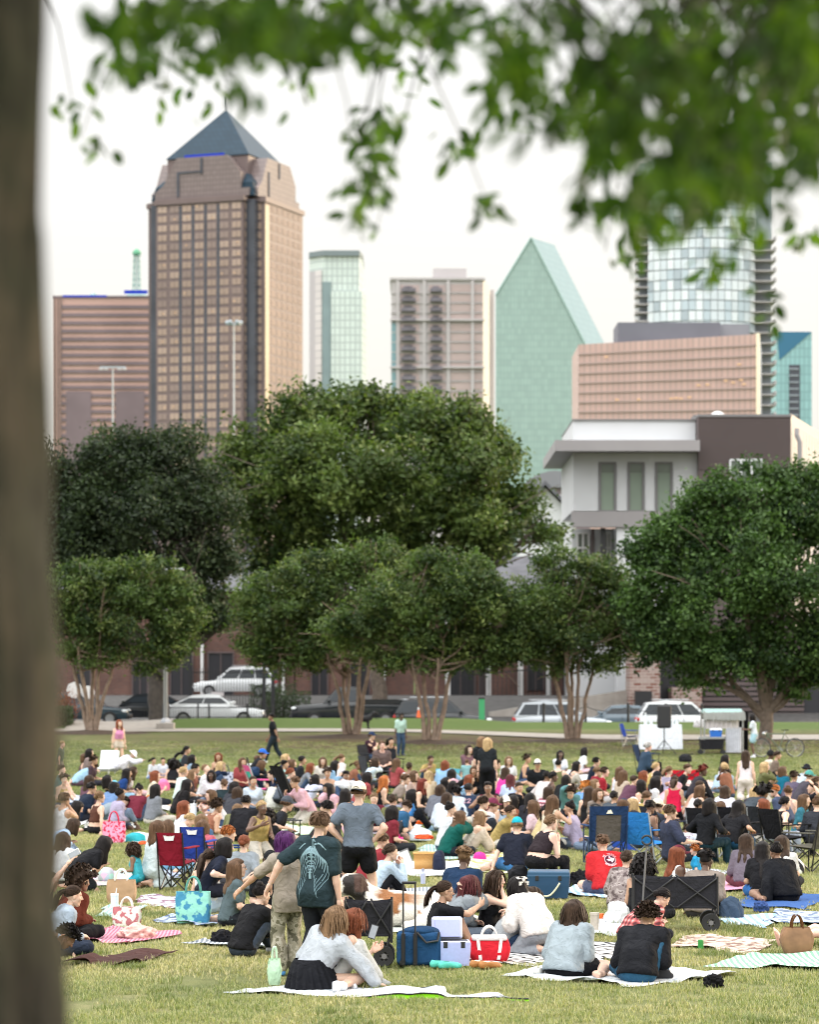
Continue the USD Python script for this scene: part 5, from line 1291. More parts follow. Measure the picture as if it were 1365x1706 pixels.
def cap_meshes(J,brim_dir=1.0,bucket=False):
 H,Rh=J['H'],J['Rh']
 ico=trimesh.creation.icosphere(2);d=np.asarray(ico.vertices)
 keep=d[:,2]>-0.20
 f=np.asarray(ico.faces);f=f[keep[f].all(1)]
 v=d*np.array([.088,.110,.104])+np.array([0,-.012,.036])
 dome=(v@Rh.T+H,f)
 if bucket:
  a=np.linspace(0,2*np.pi,29)[:-1];ring=lambda rr,z:np.stack([rr*.9*np.cos(a),rr*1.1*np.sin(a)-.012,np.full(28,z)],1)
  bv=np.vstack([ring(.098,.047),ring(.16,.012),ring(.16,.007),ring(.098,.04)])
  bf=[]
  for L in range(3):
   for i in range(28):bf.append([L*28+i,L*28+(i+1)%28,(L+1)*28+(i+1)%28,(L+1)*28+i])
  brim=geo((bv,np.array(bf)))
 else:
  u=np.linspace(-1,1,13)
  inner=np.stack([.078*u,.10*np.sqrt(1-(u*.8)**2)-.015,.050-.012*u*u],1)
  outer=np.stack([.078*u,.10*np.sqrt(1-(u*.8)**2)+.065*(1-u**4)+.002,.045-.030*u*u],1)
  top=np.vstack([inner,outer]);bot=top-[0,0,.005]
  bv=np.vstack([top,bot]);n=13;bf=[]
  for i in range(n-1):
   bf+=[[i,i+1,n+i+1,n+i],[2*n+i+1,2*n+i,3*n+i,3*n+i+1],[n+i,n+i+1,3*n+i+1,3*n+i]]
  brim=geo((bv*np.array([1,brim_dir,1])+(np.array([0,-.02,0])if brim_dir<0 else 0),np.array(bf)))
  if brim_dir<0:brim=(brim[0],brim[1][:,::-1])
 bv,bf=brim
 return dome,(bv@Rh.T+H,bf)
def glasses_mesh(J):
 H,Rh=J['H'],J['Rh'];parts=[]
 for sg in(-1,1):
  a=np.linspace(0,2*np.pi,13)
  parts.append(tube(np.stack([sg*.033+.024*np.cos(a),np.full(13,.100),.006+.019*np.sin(a)],1),.0028,5,False))
  parts.append(tube([(sg*.057,.098,.010),(sg*.080,.03,.012),(sg*.081,-.01,.006)],.0028,5))
 parts.append(tube([(-.010,.102,.010),(.010,.102,.010)],.0028,5))
 v,f=join(parts)
 return v@Rh.T+H,f
SKIN={'pale':(.62,.42,.33),'light':(.55,.36,.27),'tan':(.42,.25,.165),'brown':(.22,.12,.075),'dark':(.095,.05,.032),'pink':(.60,.37,.30)}
HAIR={'black':(.012,.010,.010),'dark':(.036,.022,.015),'brown':(.085,.048,.028),'lightbrown':(.15,.09,.05),'blond':(.36,.25,.13),'ginger':(.33,.105,.03),'auburn':(.15,.045,.022),'red':(.11,.022,.015),'grey':(.35,.34,.33),'purple':(.06,.015,.075),'burgundy':(.07,.018,.02),'orange':(.42,.15,.035)}
def srgb(*c):
 if len(c)==1:
  h=c[0].lstrip('#');c=[int(h[i:i+2],16)for i in(0,2,4)]
 x=np.asarray(c,float)/255
 return np.where(x<.04045,x/12.92,((x+.055)/1.055)**2.4)
# ------------------------------------------------------------------ poses (own frame: facing +y, right hand on +x)
TORSO={'up':dict(lean=6,curve=6),'slump':dict(lean=14,curve=18),'bow':dict(lean=34,curve=22,head=(0,22,0)),'deep':dict(lean=55,curve=30,head=(0,30,0)),'back':dict(lean=-16,curve=2,head=(0,-8,0)),'recline':dict(lean=-42,curve=8,head=(0,5,0)),'lie':dict(lean=-78,curve=6,head=(0,10,0)),'tall':dict(lean=2,curve=2),'leanr':dict(lean=12,curve=8,roll=16),'leanl':dict(lean=12,curve=8,roll=-16),'hunch':dict(lean=20,curve=28,head=(0,14,0))}
LEGS={'cross':dict(pelvis=(0,0,.105),footL=(.13,.27,.075),footR=(-.13,.33,.085),kneeL=(-1,.35,.12),kneeR=(1,.35,.12),toeL=(1,.1,-.1),toeR=(-1,.1,-.1)),'knees':dict(pelvis=(0,0,.105),footL=(-.11,.50,.085),footR=(.11,.46,.085),kneeL=(-.15,.1,1),kneeR=(.15,.1,1),toeL=(-.1,1,-.1),toeR=(.1,1,-.1)),'oneup':dict(pelvis=(0,0,.105),footL=(.10,.33,.075),footR=(.15,.46,.085),kneeL=(-1,.4,.1),kneeR=(.2,.1,1),toeL=(1,.3,-.1),toeR=(.1,1,-.1)),'side':dict(pelvis=(0,0,.105),footL=(.30,.26,.07),footR=(.46,-.06,.07),kneeL=(-.4,1,.05),kneeR=(.5,1,.05),toeL=(1,-.2,-.1),toeR=(.7,-.7,-.1)),'sidel':dict(pelvis=(0,0,.105),footR=(-.30,.26,.07),footL=(-.46,-.06,.07),kneeR=(.4,1,.05),kneeL=(-.5,1,.05),toeR=(-1,-.2,-.1),toeL=(-.7,-.7,-.1)),'out':dict(pelvis=(0,0,.105),footL=(-.10,.84,.085),footR=(.10,.82,.085),kneeL=(-.1,0,1),kneeR=(.1,0,1),toeL=(-.2,.5,1),toeR=(.2,.5,1)),'kneel':dict(pelvis=(0,0,.255),footL=(-.11,-.10,.06),footR=(.11,-.10,.06),kneeL=(-.15,1,-.1),kneeR=(.15,1,-.1),toeL=(0,-1,-.2),toeR=(0,-1,-.2)),'kneelup':dict(pelvis=(0,0,.51),footL=(-.11,-.36,.06),footR=(.11,-.36,.06),kneeL=(-.1,1,-.1),kneeR=(.1,1,-.1),toeL=(0,-1,-.2),toeR=(0,-1,-.2)),'squat':dict(pelvis=(0,0,.24),footL=(-.14,.22,.085),footR=(.14,.18,.085),kneeL=(-.3,.6,1),kneeR=(.3,.6,1)),'chair':dict(pelvis=(0,0,.47),footL=(-.13,.50,.085),footR=(.13,.47,.085),kneeL=(-.15,.3,1),kneeR=(.15,.3,1)),'chairx':dict(pelvis=(0,0,.47),footL=(-.05,.55,.085),footR=(-.10,.50,.40),kneeL=(-.1,.3,1),kneeR=(.4,.5,.6),toeR=(-1,.6,0)),'stand':dict(pelvis=(0,0,.905)),'shift':dict(pelvis=(-.02,0,.90),footL=(-.09,-.03,.085),footR=(.16,.08,.085)),'walk':dict(pelvis=(0,0,.895),footL=(-.07,.27,.085),footR=(.07,-.30,.13),toeR=(.1,1,-.55)),'wide':dict(pelvis=(0,0,.89),footL=(-.20,0,.085),footR=(.20,.02,.085)),'flat':dict(pelvis=(0,0,.12),footL=(-.09,.82,.09),footR=(.10,.80,.09),kneeL=(0,0,1),kneeR=(0,0,1),toeL=(-.3,.3,1),toeR=(.3,.3,1)),}
def _arms(z,y):
 return{'lap':dict(handL=(-.09,.26+y,z+.14),handR=(.09,.26+y,z+.13),palmL=(0,0,-1),palmR=(0,0,-1)),'phone':dict(handL=(-.07,.30+y,z+.30),handR=(.07,.30+y,z+.31),palmL=(.5,-.6,.5),palmR=(-.5,-.6,.5)),'eat':dict(handL=(-.10,.27+y,z+.14),handR=(.02,.17+y,z+.56),palmR=(-.4,-1,0),elbowR=(.6,.1,-1)),'prop':dict(handL=(-.30,-.24,.045),handR=(.30,-.24,.045),elbowL=(-.5,-1,0),elbowR=(.5,-1,0),palmL=(0,0,-1),palmR=(0,0,-1)),'propl':dict(handL=(-.36,-.06,.045),handR=(.10,.28+y,z+.15),elbowL=(-1,-.4,0),palmL=(0,0,-1)),'propr':dict(handR=(.36,-.06,.045),handL=(-.10,.28+y,z+.15),elbowR=(1,-.4,0),palmR=(0,0,-1)),'hug':dict(handL=(.04,.40+y,z+.27),handR=(-.04,.41+y,z+.25),palmL=(0,-1,0),palmR=(0,-1,0)),'reach':dict(handL=(-.12,.30+y,z+.14),handR=(.16,.56+y,z+.22),palmR=(0,0,-1)),'talk':dict(handL=(-.10,.28+y,z+.15),handR=(.20,.34+y,z+.36),palmR=(-1,0,.4)),'crossed':dict(handL=(.13,.17+y,z+.34),handR=(-.13,.19+y,z+.36),palmL=(0,-1,0),palmR=(0,-1,0),elbowL=(-1,.1,-.5),elbowR=(1,.1,-.5)),'rest':dict(handL=(-.27,.20+y,z+.20),handR=(.27,.20+y,z+.20),palmL=(0,0,-1),palmR=(0,0,-1)),'down':dict(handL=(-.25,.04,z-.13),handR=(.25,.02,z-.13)),'hips':dict(handL=(-.175,-.015,z+.06),handR=(.175,-.015,z+.06),elbowL=(-1,-.55,0),elbowR=(1,-.55,0),palmL=(1,.2,0),palmR=(-1,.2,0)),'swing':dict(handL=(-.25,-.20,z-.08),handR=(.25,.22,z-.05)),'behind':dict(handL=(-.06,-.16,z+.10),handR=(.06,-.17,z+.10),elbowL=(-1,-.2,0),elbowR=(1,-.2,0)),'clasp':dict(handL=(-.03,.20+y,z+.02),handR=(.03,.21+y,z),palmL=(1,0,0),palmR=(-1,0,0)),'phoneear':dict(handL=(-.10,.27+y,z+.14),handR=(.135,.12,z+.58),elbowR=(1,.2,-1),palmR=(-1,0,0)),'read':dict(handL=(-.08,.36+y,z+.42),handR=(.08,.36+y,z+.42),palmL=(.8,-.4,.2),palmR=(-.8,-.4,.2),elbowL=(-.5,.2,-1),elbowR=(.5,.2,-1)),}
def make_pose(spec,**kw):
 legs,arms,torso=spec.split('/')
 p=dict(LEGS[legs]);p.update(TORSO[torso])
 z=p['pelvis'][2]
 y=.25*math.sin(math.radians(p.get('lean',0)))if p.get('lean',0)>0 else 0
 p.update(_arms(z,y)[arms])
 if legs.startswith('stand')or legs in('shift','walk','wide'):
  p['lean']*=.5;p['curve']*=.6
 h=p.get('head',(0,0,0));kh=kw.pop('head',None)
 if kh is not None:
  kh=tuple(kh)+(0,)*(3-len(kh));h=(h[0]+kh[0],h[1]+kh[1],h[2]+kh[2])
 p['head']=h
 p.update(kw)
 return p
VOX=(.0185,.030,.046);HEADVOX=(.0066,.0115,.018);HANDVOX=(.0062,.010,.017)
_skinmesh={}
def person(px,py,spec,yaw,label,skin='light',hair=('brown','long'),top=('tee','#808080'),bottom=('pants','#202830'),female=True,size=None,hat=None,shoes=None,glasses=False,fat=1.0,lod=None,group=None,cat='person',Y=None,fit=True,raise_=0.0,hands=('relaxed','relaxed'),length=.38,topmat=None,botmat=None,**pose_kw):
 r=np.random.default_rng(int(px*31+py*77)%100003)
 size=size or(0.945 if female else 1.02)
 pose=make_pose(spec,fat=fat*(1.0 if female else 1.03),female=female,shoulders=1.0 if female else 1.12,**pose_kw)
 J=skeleton(pose)
 if Y and fit:
  size=1.0;size=(CAMZ-(py-HOR)*Y/F-float(ground_z(0,Y)))/(J['H']+J['Rh']@np.array([0,-.01,.118]))[2]
 ztop=(J['H']+J['Rh']@np.array([0,-.01,.118]))[2]*size+raise_
 g=0.0
 for _ in range(4):
  d=Y or F*(CAMZ-ztop-g)/(py-HOR)
  X=(px-CX)*d/F
  g=float(ground_z(X,d))
 lod=lod if lod is not None else(0 if d<34.5 else 1 if d<56 else 2)
 th=math.radians(-yaw)
 R=rotz(th)
 h=R@(J['H']*size)
 root=thing('person','person '+label if not label.startswith(('person','child','toddler'))else label,cat,(X-h[0],d-h[1],float(ground_z(X,d))+raise_),-yaw,group)
 te={'tee':.020,'bigtee':.027,'long':.018,'sweater':.034,'hoodie':.042,'tank':.012,'tube':.012,'crop':.012,'croptee':.02,'dress':.016,'rolled':.03,'none':0}[top[0]]
 be={'shorts':.022,'short':.014,'pants':.020,'leggings':.009,'wide':.03,'skirt':.018,'longskirt':.022,'capri':.014,'none':0}[bottom[0]]
 key=spec+repr(sorted((k,v)for k,v in pose_kw.items()))+str(female)
 parts=body_parts(key,pose,(top[0],te),(bottom[0],be),VOX[lod],None)
 J=parts['J']
 sk=np.array(SKIN[skin])if isinstance(skin,str)else np.array(skin)
 sk=sk*r.uniform(.93,1.07)
 hc=np.array(HAIR[hair[0]])if isinstance(hair[0],str)else np.array(hair[0])
 # one continuous skin surface: limbs and trunk, head, hands, feet
 vs,fs,cs,n=[],[],[],0
 def put(v,f,c):
  nonlocal n
  vs.append(v);fs.append(f+n);cs.append(c);n+=len(v)
 bv,bf=parts['body']
 put(bv,bf,np.repeat(sk[None],len(bv),0))
 hv,hf,tone=head_template(HEADVOX[lod])
 put(hv@J['Rh'].T+J['H'],hf,head_colors(tone,sk,hc))
 for S,kind in zip('LR',hands):
  tv,tf=hand_template(kind,HANDVOX[lod])
  x=unit(J['wr'+S]-J['el'+S])
  palm=J['palm'+S]
  if J['p'].get('flat'+S):
   x=np.asarray(J['p']['flat'+S],float);palm=np.array([0,0,-1.0])
  Rm=frame(x,-np.asarray(palm))
  v=tv.copy();f=tf
  if S=='R':v=v*(1,1,1)
  else:v=v*(1,-1,1);f=f[:,::-1]
  put(v@Rm.T+J['wr'+S],f,np.repeat(sk[None],len(v),0))
 bare=shoes is None
 fp=[]
 for S in 'LR':
  tv,tf=foot_template('bare' if bare else 'shoe',(.009,.016,.028)[lod])
  shin=unit(J['kn'+S]-J['an'+S]);t=J['toe'+S]
  x=unit(t);z=shin-x*(shin@x)
  if np.linalg.norm(z)<.2:z=np.array([0,0,1.0])-x*x[2]
  if spec.startswith(('stand','shift','wide','chair','knees','squat')):x=unit(x*(1,1,0));z=np.array([0,0,1.0])
  Rm=frame(x,z)
  w=tv if S=='L' else tv*(1,-1,1);f=tf if S=='L' else tf[:,::-1]
  v=w@Rm.T+J['an'+S]
  v[:,2]=np.maximum(v[:,2],.006)
  if bare:put(v,f,np.repeat(sk[None],len(v),0))
  else:fp.append((v,f))
 if pose['pelvis'][2]<.2:
  for a in vs:a[:,2]=np.maximum(a[:,2],.010)
 obj('body',(np.vstack(vs)*size,np.vstack(fs)),M['skin'],root,True,np.vstack(cs))
 names={'top':{'tee':'shirt','bigtee':'shirt','long':'shirt','sweater':'sweater','hoodie':'hoodie','dress':'dress','rolled':'shirt'}.get(top[0],'top'),'bottom':{'shorts':'shorts','short':'shorts','skirt':'skirt','longskirt':'skirt','leggings':'leggings'}.get(bottom[0],'trousers')}
 for which,v,f in parts['cloth']:
  if not len(v):continue
  col=.80*(srgb(top[1])if which=='top' else srgb(bottom[1]))
  v=v.copy()
  if pose['pelvis'][2]<.3:v[:,2]=np.maximum(v[:,2],.008)
  mt=M[(topmat if which=='top' else botmat)or 'cloth']
  obj(names[which],(v*size,f),mt,root,True,np.repeat(col[None],len(v),0))
 if shoes:
  for v,f in fp:obj('shoe',(v*size,f),M['leather'],root,True,np.repeat(srgb(shoes)[None],len(v),0))
 if hair[1]!='none':
  v,f,c=hair_mesh(hair[1],J,parts['bones'],hc,r,lod,length,bool(hat))
  if pose['pelvis'][2]<.3:v[:,2]=np.maximum(v[:,2],.012)
  obj('hair',(v*size,f),M['hair'],root,True,c)
 if hat:
  kind,c1,c2=hat
  dm,br=cap_meshes(J,-1.0 if kind=='back' else 1.0,kind=='bucket')
  hp=obj('hat',(dm[0]*size,dm[1]),M['cloth'],root,True,srgb(c1))
  obj('brim',(br[0]*size,br[1]),M['cloth'],hp,40,srgb(c2))
 if glasses:
  g_=glasses_mesh(J);obj('glasses',(g_[0]*size,g_[1]),M['plastic'],root,True,(.02,.018,.018))
 return root,J,parts,size
# ------------------------------------------------------------------ the crowd
SK_,HR_=SKIN,HAIR
HEADS=[]
def P(px,py,spec,yaw,label,sk='light',h='brown long',t='tee #888888',b='pants #20242c',**kw):
 if len(HEADS)<400 and not label.startswith('in %'):HEADS.append((px,py,label))
 hc,hs=h.split();tk,tc=t.split();bk,bc=b.split()
 fem=not kw.pop('m',0)
 return person(px,py,spec,yaw,label,sk,(hc,hs),(tk,tc),(bk,bc),fem,**kw)
# -- nearest figures
FRONT=P(562,1510,'side/propr/leanr',42,'in grey sweatshirt and black pleated skirt leaning to the grass, nearest of all','light','lightbrown long','sweater #b4bac2','short #14151a',lean=19,handR=(.52,.42,.05),elbowR=(.8,.2,.3),flatR=(.6,.8,-.2),shoes='#c9ccd2',length=.26,rise=.06,hem=.05,Y=29.2)
P(592,1514,'knees/hug/slump',70,'in pale wide trousers hugging knees beside the grey sweatshirt and black skirt','light','auburn long','tank #1a1a1e','wide #c8c9c8',shoes='#9a9c9c',length=.26)
BOY=P(534,1352,'shift/down/tall',36,'standing in washed dark tee with pale wing print on its back','light','brown short','bigtee #2a3a40','wide #23262c',m=1,handL=(-.45,-.22,.96),elbowL=(-.5,-1,.1),head=(6,4,0),shoes='#24262a',Y=30.0,hem=-.16)
P(473,1386,'stand/down/tall',-25,'standing with purple hair, beige tee and camouflage trousers','tan','purple bob','bigtee #a2988c','wide #8d8674',botmat='camogreen',handL=(-.52,.30,.98),elbowL=(-.8,-.5,.0),head=(30,12,0),shoes='#4f93d6',hem=-.16,length=.2,fat=.88,Y=30.5)
GREYMAN=P(599,1303,'wide/hips/tall',8,'standing with hands on hips, grey tee, black shorts and cream cap','light','brown short','tee #67727f','shorts #17181c',m=1,hat=('back','#ded6c2','#2c3138'),head=(-12,0,0),fat=1.02,size=1.05,shoes='#c8c8c8',hem=.0)
P(437,1474,'knees/hug/slump',50,'in black tee and jeans bent forward, left of the beige tee','light','black topbun','bigtee #17171a','pants #3c4552',shoes='#b9bcc0')
P(451,1418,'cross/lap/up',172,'with beard smiling under a black cap in black tee','light','brown short','tee #1d2024','shorts #26282e',m=1,hat=('cap','#17181b','#17181b'),head=(0,-6,0))
P(397,1431,'sidel/propl/up',75,'with glasses and long brown hair in a slate green tee, smiling','light','brown long','tee #56656a','shorts #24282e',glasses=True,head=(-15,-6,0))
P(349,1415,'cross/phoneear/up',20,'with long dark ponytail in white strapless top, phone at ear','light','dark pony','tube #dfe6ee','longskirt #b9cfe2',length=.46,fat=1.0)
P(958,1500,'side/lap/slump',28,'with dark wavy hair in grey sweatshirt and black shorts on white blanket','light','dark long','sweater #9aa6ae','shorts #14161b',fat=1.22,length=.30,shoes=None)
P(1079,1511,'oneup/lap/hunch',18,'with curly dark hair in black sweatshirt and jeans on white blanket','tan','dark curls','sweater #17181d','pants #2f5a78',m=1,shoes='#2a2a2e',fat=1.0)
P(1104,1482,'cross/lap/bow',60,'with black bun in red plaid shirt bent over the pale blanket','light','black bun','long #a85a58','leggings #24262d',topmat='plaid')
CLIP=P(862,1464,'kneel/reach/bow',-38,'with white claw clip in black hair and loose white sweatshirt','light','black bob','sweater #e0dcd8','pants #9aa0a8',fat=1.2,lean=22)
P(742,1468,'knees/talk/up',75,'with glasses and curly ponytail in black tee beside the lilac cooler','tan','dark pony','tee #16171b','shorts #1e2126',glasses=True,handR=(.10,.52,.60),length=.30)
P(785,1459,'cross/eat/slump',70,'with burgundy hair in grey hoodie eating','light','burgundy long','hoodie #8b9298','pants #5c6470',length=.32)
P(828,1450,'cross/eat/up',120,'with straight dark hair and black camisole facing right, holding food','light','dark long','tank #17171b','pants #22252b',length=.36)
P(888,1480,'cross/lap/hunch',60,'in patterned grey top half hidden behind the loose white sweatshirt','light','dark long','long #a0a4a8','pants #3a4f6e')
REDTEE=P(1004,1390,'cross/lap/slump',-14,'with brown hair in red tee with round white print','light','brown short','bigtee #c42a30','shorts #565a70',m=1,fat=1.2)
P(1045,1417,'cross/lap/slump',25,'with dark bun in mottled grey brown tee','light','dark bun','bigtee #857a78','pants #2a2b30',topmat='camo')
P(1073,1427,'cross/lap/up',30,'with black curly hair and bare shoulders behind the black wagon','tan','black curly','tube #1d1d20','pants #22252b')
P(1132,1409,'side/propl/up',70,'with maroon cap and long brown hair in white tank top','dark','auburn long','tank #e6e6e6','shorts #30343c',hat=('cap','#5a2230','#5a2230'),length=.42)
P(1157,1409,'stand/down/up',280,'toddler with ginger curls in bright blue tee standing in front of the wagon','pink','ginger curls','tee #2d9bd0','shorts #40526a',size=.50,cat='child')
P(1177,1419,'cross/lap/slump',20,'with cropped black hair in taupe tee behind the blue toddler','dark','black fade','bigtee #8c8078','pants #3c3a3a',m=1)
P(1244,1389,'cross/lap/slump',12,'with very long dark hair in dusky purple top over maroon','light','dark long','long #6c6470','pants #6a3c44',length=.48,fat=1.05)
P(1271,1402,'cross/lap/slump',10,'with waist long black hair and blue denim shorts','tan','black long','tee #17171b','shorts #2f66a8',length=.60)
P(1293,1406,'sidel/propl/slump',-25,'with black top bun and earrings in black hoodie','brown','black topbun','hoodie #15161b','shorts #14151a',fat=1.15)
P(1303,1392,'cross/lap/slump',5,'with long dark hair partly hidden behind the black hoodie','tan','dark long','tee #d0cfcd','pants #2a2c33')
P(919,1357,'chair/phone/slump',52,'with blond clipped hair in black crop top sitting on blue cooler','pale','lightbrown bun','crop #2a2126','leggings #16161a',fat=1.25,shoes='#26262b',raise_=-.06)
P(774,1414,'cross/lap/slump',15,'with curled faded top hair in navy tee','dark','lightbrown fade','tee #1c3350','pants #20242c',m=1,fat=1.08)
P(880,1397,'cross/lap/deep',15,'in white tee bowed right forward behind the black bag','light','blond bun','bigtee #cfd2d3','pants #3a3f4a',fat=1.1)
P(862,1362,'sidel/propl/slump',8,'in turquoise cap and navy tee leaning on left arm','light','lightbrown short','tee #191d2b','shorts #3f74ac',m=1,hat=('cap','#1f9cb0','#1f9cb0'),fat=1.05)
P(803,1350,'knees/eat/slump',80,'in beige brown cap and cream dress with knees drawn up','light','lightbrown long','tank #ddd4c6','longskirt #c4b6a6',hat=('cap','#c9bfae','#5a4436'),length=.34)
P(769,1351,'cross/eat/slump',72,'with long brown hair in dark green jumper, hand at chin','light','brown long','sweater #10564f','pants #1f232b',length=.34)
P(678,1334,'oneup/lap/bow',55,'with dark hair in teal blue tee leaning forward over his lap','light','dark short','tee #2d587c','shorts #3a3c42',m=1,lean=22)
P(655,1342,'cross/lap/up',60,'with dark hair hidden behind the teal blue tee','light','black bob','tee #7a2a36','pants #2a2c30')
P(652,1406,'knees/read/slump',65,'in pale blue long sleeves reading an open book','light','dark bun','long #b4c8dc','leggings #1b1c22')
P(637,1386,'cross/lap/slump',60,'with cropped brown hair just right of the grey tee','light','brown short','tee #8d3038','pants #2c2e34',m=1)
P(574,1415,'oneup/phone/slump',95,'pale face in black tank behind the washed dark tee, looking at phone','pink','brown short','tank #1b1b20','leggings #17181c')
P(545,1348,'cross/lap/slump',78,'with auburn topknot and bare shoulders left of the grey tee','brown','auburn topbun','tube #2a2426','pants #2a2a30',fat=1.2)
P(577,1314,'cross/lap/up',40,'with sleek black hair and bare back left of the cream cap','tan','black long','tube #1a1a1e','pants #25252b')
P(445,1351,'cross/lap/slump',10,'with a huge black afro behind the brown paper bag','brown','black curly','tee #1a1a1e','pants #2a2a30')
P(407,1391,'cross/behind/up',12,'with auburn knot and grey tee, arms behind back','light','auburn bun','bigtee #8b939b','pants #30343e')
P(377,1396,'chair/rest/slump',75,'with purple grey headband in the low navy camp chair','pale','black bob','tee #1b2030','pants #2a2c38',raise_=-.14)
P(381,1375,'cross/lap/up',80,'with ginger crop looking right behind the navy chair','pale','ginger short','tee #b8a898','pants #4a4a52',m=1)
P(338,1366,'cross/lap/slump',8,'with brown bob and pink tee behind the blue folding chair','light','brown bob','tee #b8606e','pants #8a4a5a')
P(336,1356,'cross/lap/slump',12,'with long ash blond hair in denim shirt behind the pink tee','light','lightbrown long','long #4a6a92','pants #2e3a50')
P(317,1357,'cross/lap/bow',75,'with blond bun in white tee bowed, facing right','light','blond bun','tee #e2e4e8','pants #c8c8d0')
P(281,1366,'side/propl/up',45,'in maroon tank and jeans left of the red folding chair','light','brown long','crop #6a1f30','pants #6f9fc0',length=.24)
P(264,1367,'kneel/lap/up',50,'with brown hair in pale mint dress beside the maroon tank','light','brown long','dress #cfdde0','longskirt #cfdde0',length=.3)
P(308,1334,'cross/lap/up',70,'with copper hair in white blouse by the white drink jug','light','auburn long','long #d9dce6','pants #c2c6d2',length=.26)
P(251,1328,'cross/lap/deep',70,'with bright ginger hair in a wide white shirt bent forward','light','orange long','bigtee #dfe6f2','pants #1c2030',fat=1.25,lean=38,length=.24)
P(221,1406,'kneel/lap/up',285,'toddler with dark curls in a turquoise dress by a beach ball','brown','dark curly','dress #4fc3d4','skirt #38b6d0',size=.62,cat='child')
P(176,1396,'kneel/lap/bow',62,'with long black hair in black tee beside the toddler','tan','black long','tee #17171b','shorts #202228',fat=1.15)
P(124,1366,'side/lap/bow',75,'in pale blue shirt bent over, at the blurred tree trunk','brown','dark bob','long #aac4e2','pants #8aa4c8',length=.2)
P(106,1386,'cross/lap/slump',25,'in big white tee close behind the blurred tree trunk','light','dark long','bigtee #cfd2d6','pants #3a3c44',fat=1.15)
PHONER=P(84,1453,'cross/reach/slump',80,'holding up a phone, mostly hidden by the blurred tree trunk','light','dark long','tank #6a5a52','pants #2c2c30',handR=(.05,.55,1.02),glasses=True)
P(136,1453,'side/lap/slump',55,'with round dark afro in rust brown sweater at the left','brown','dark afro','sweater #5e2a1e','pants #16171b',fat=1.05)
P(123,1476,'cross/lap/slump',72,'with dark ponytail in pale grey blue sweatshirt at left edge','light','dark pony','sweater #a8b6c6','pants #2c3444',fat=1.12,length=.3)
P(112,1550,'side/lap/deep',68,'all in black bent low over folded legs in the left foreground','brown','black curls','bigtee #17171b','wide #15161a',fat=1.12)
# -- middle rows, left
P(410,1325,'cross/lap/slump',8,'with short black hair and plain black tee seen from behind','light','black short','bigtee #1a1a1f','pants #22242a',m=1,fat=1.05)
P(397,1311,'cross/lap/slump',40,'with brown hair in charcoal sweater left of the plain black tee','light','dark long','sweater #3c3d44','pants #2a6cb0',length=.2)
P(374,1298,'sidel/propl/slump',-10,'with brown bun in a dark green tee leaning back','light','brown bun','bigtee #1f2e33','pants #2a6cb0')
P(392,1302,'cross/lap/slump',60,'small dark head behind the charcoal sweater','light','black bob','tee #30323a','pants #2a2c33')
P(352,1283,'cross/lap/up',185,'facing us in white graphic tee with dark braids','dark','black bob','bigtee #d8d4dc','shorts #6a7890')
P(343,1273,'oneup/lap/up',100,'pale bald looking up to the right in white tee','pale','lightbrown bald','tee #dcdce2','pants #8c90a0',m=1,head=(0,-22,0))
P(320,1282,'cross/lap/up',80,'with light brown hair between two white tees','light','lightbrown long','tee #3a3238','pants #2a2a30',length=.22)
P(313,1298,'cross/lap/slump',65,'with black hair to the waist wrapped in black','tan','black long','long #1c1a1c','pants #1c1c20',length=.5)
P(307,1277,'kneel/lap/up',60,'kneeling with blond bun in mint white tee','light','blond bun','tee #cfe0dc','leggings #1f2c38')
P(364,1254,'cross/lap/up',178,'facing us with auburn hair, bare shoulders and black top','tan','auburn long','tube #1c1a1e','pants #2a2a2e',length=.2)
P(326,1272,'cross/lap/up',95,'small dark head in front of the blue grey tee','tan','black short','tee #8a5a4c','pants #2a2a2e',m=1)
P(321,1257,'cross/lap/up',80,'with black curls and blue grey tee in the back row','light','black bob','tee #8ea4ba','pants #2c3038')
P(307,1250,'cross/lap/up',60,'with black ponytail in a sage green tee in the back row','light','black pony','tee #6fa394','pants #2c3038')
P(312,1243,'kneel/lap/up',85,'with sleek black hair behind the sage green tee','tan','black bun','tee #30343a','pants #2a2a2e')
P(290,1265,'cross/lap/slump',5,'with black curls and bare waist in a black crop top','light','black curly','crop #18181c','leggings #18181c')
P(272,1262,'cross/lap/up',170,'child with short black hair in white tee facing us','tan','black short','tee #d6dae4','shorts #6a88b8',size=.72,m=1,cat='child')
P(256,1262,'cross/lap/up',120,'child with black ponytail in white tee on the back row','tan','black pony','tee #dcdfe6','shorts #7c94be',size=.74,cat='child',length=.18)
P(222,1252,'squat/reach/deep',85,'wrapped in a white headscarf and white robe, bending down','light','brown none','hoodie #dcdce8','longskirt #d8d4dc',hat=('bucket','#dcdce8','#dcdce8'),lean=30)
P(199,1199,'stand/down/up',150,'standing in pink crop top and cream shorts at the left','light','auburn long','crop #dd93bd','short #cfc2b2',shoes='#d8d4d0',length=.3)
P(223,1277,'out/lap/slump',95,'with dark locs, white top and pale pink trousers stretched out','dark','dark long','tank #d6d2d6','pants #d9b4bc',length=.28)
P(213,1280,'cross/lap/slump',80,'with long black hair in a navy and yellow tee','tan','black long','tee #1f3f7a','pants #8ab0c8',length=.3)
P(191,1301,'cross/lap/slump',20,'in sky blue cap with black hair over a denim shirt','tan','black long','long #6a86b0','pants #3c4a66',hat=('cap','#6fb6cf','#6fb6cf'),length=.2)
P(180,1291,'flat/lap/recline',60,'reclining with black hair behind the sky blue cap','light','black long','dress #1a1a1e','skirt #1a1a1e',length=.2)
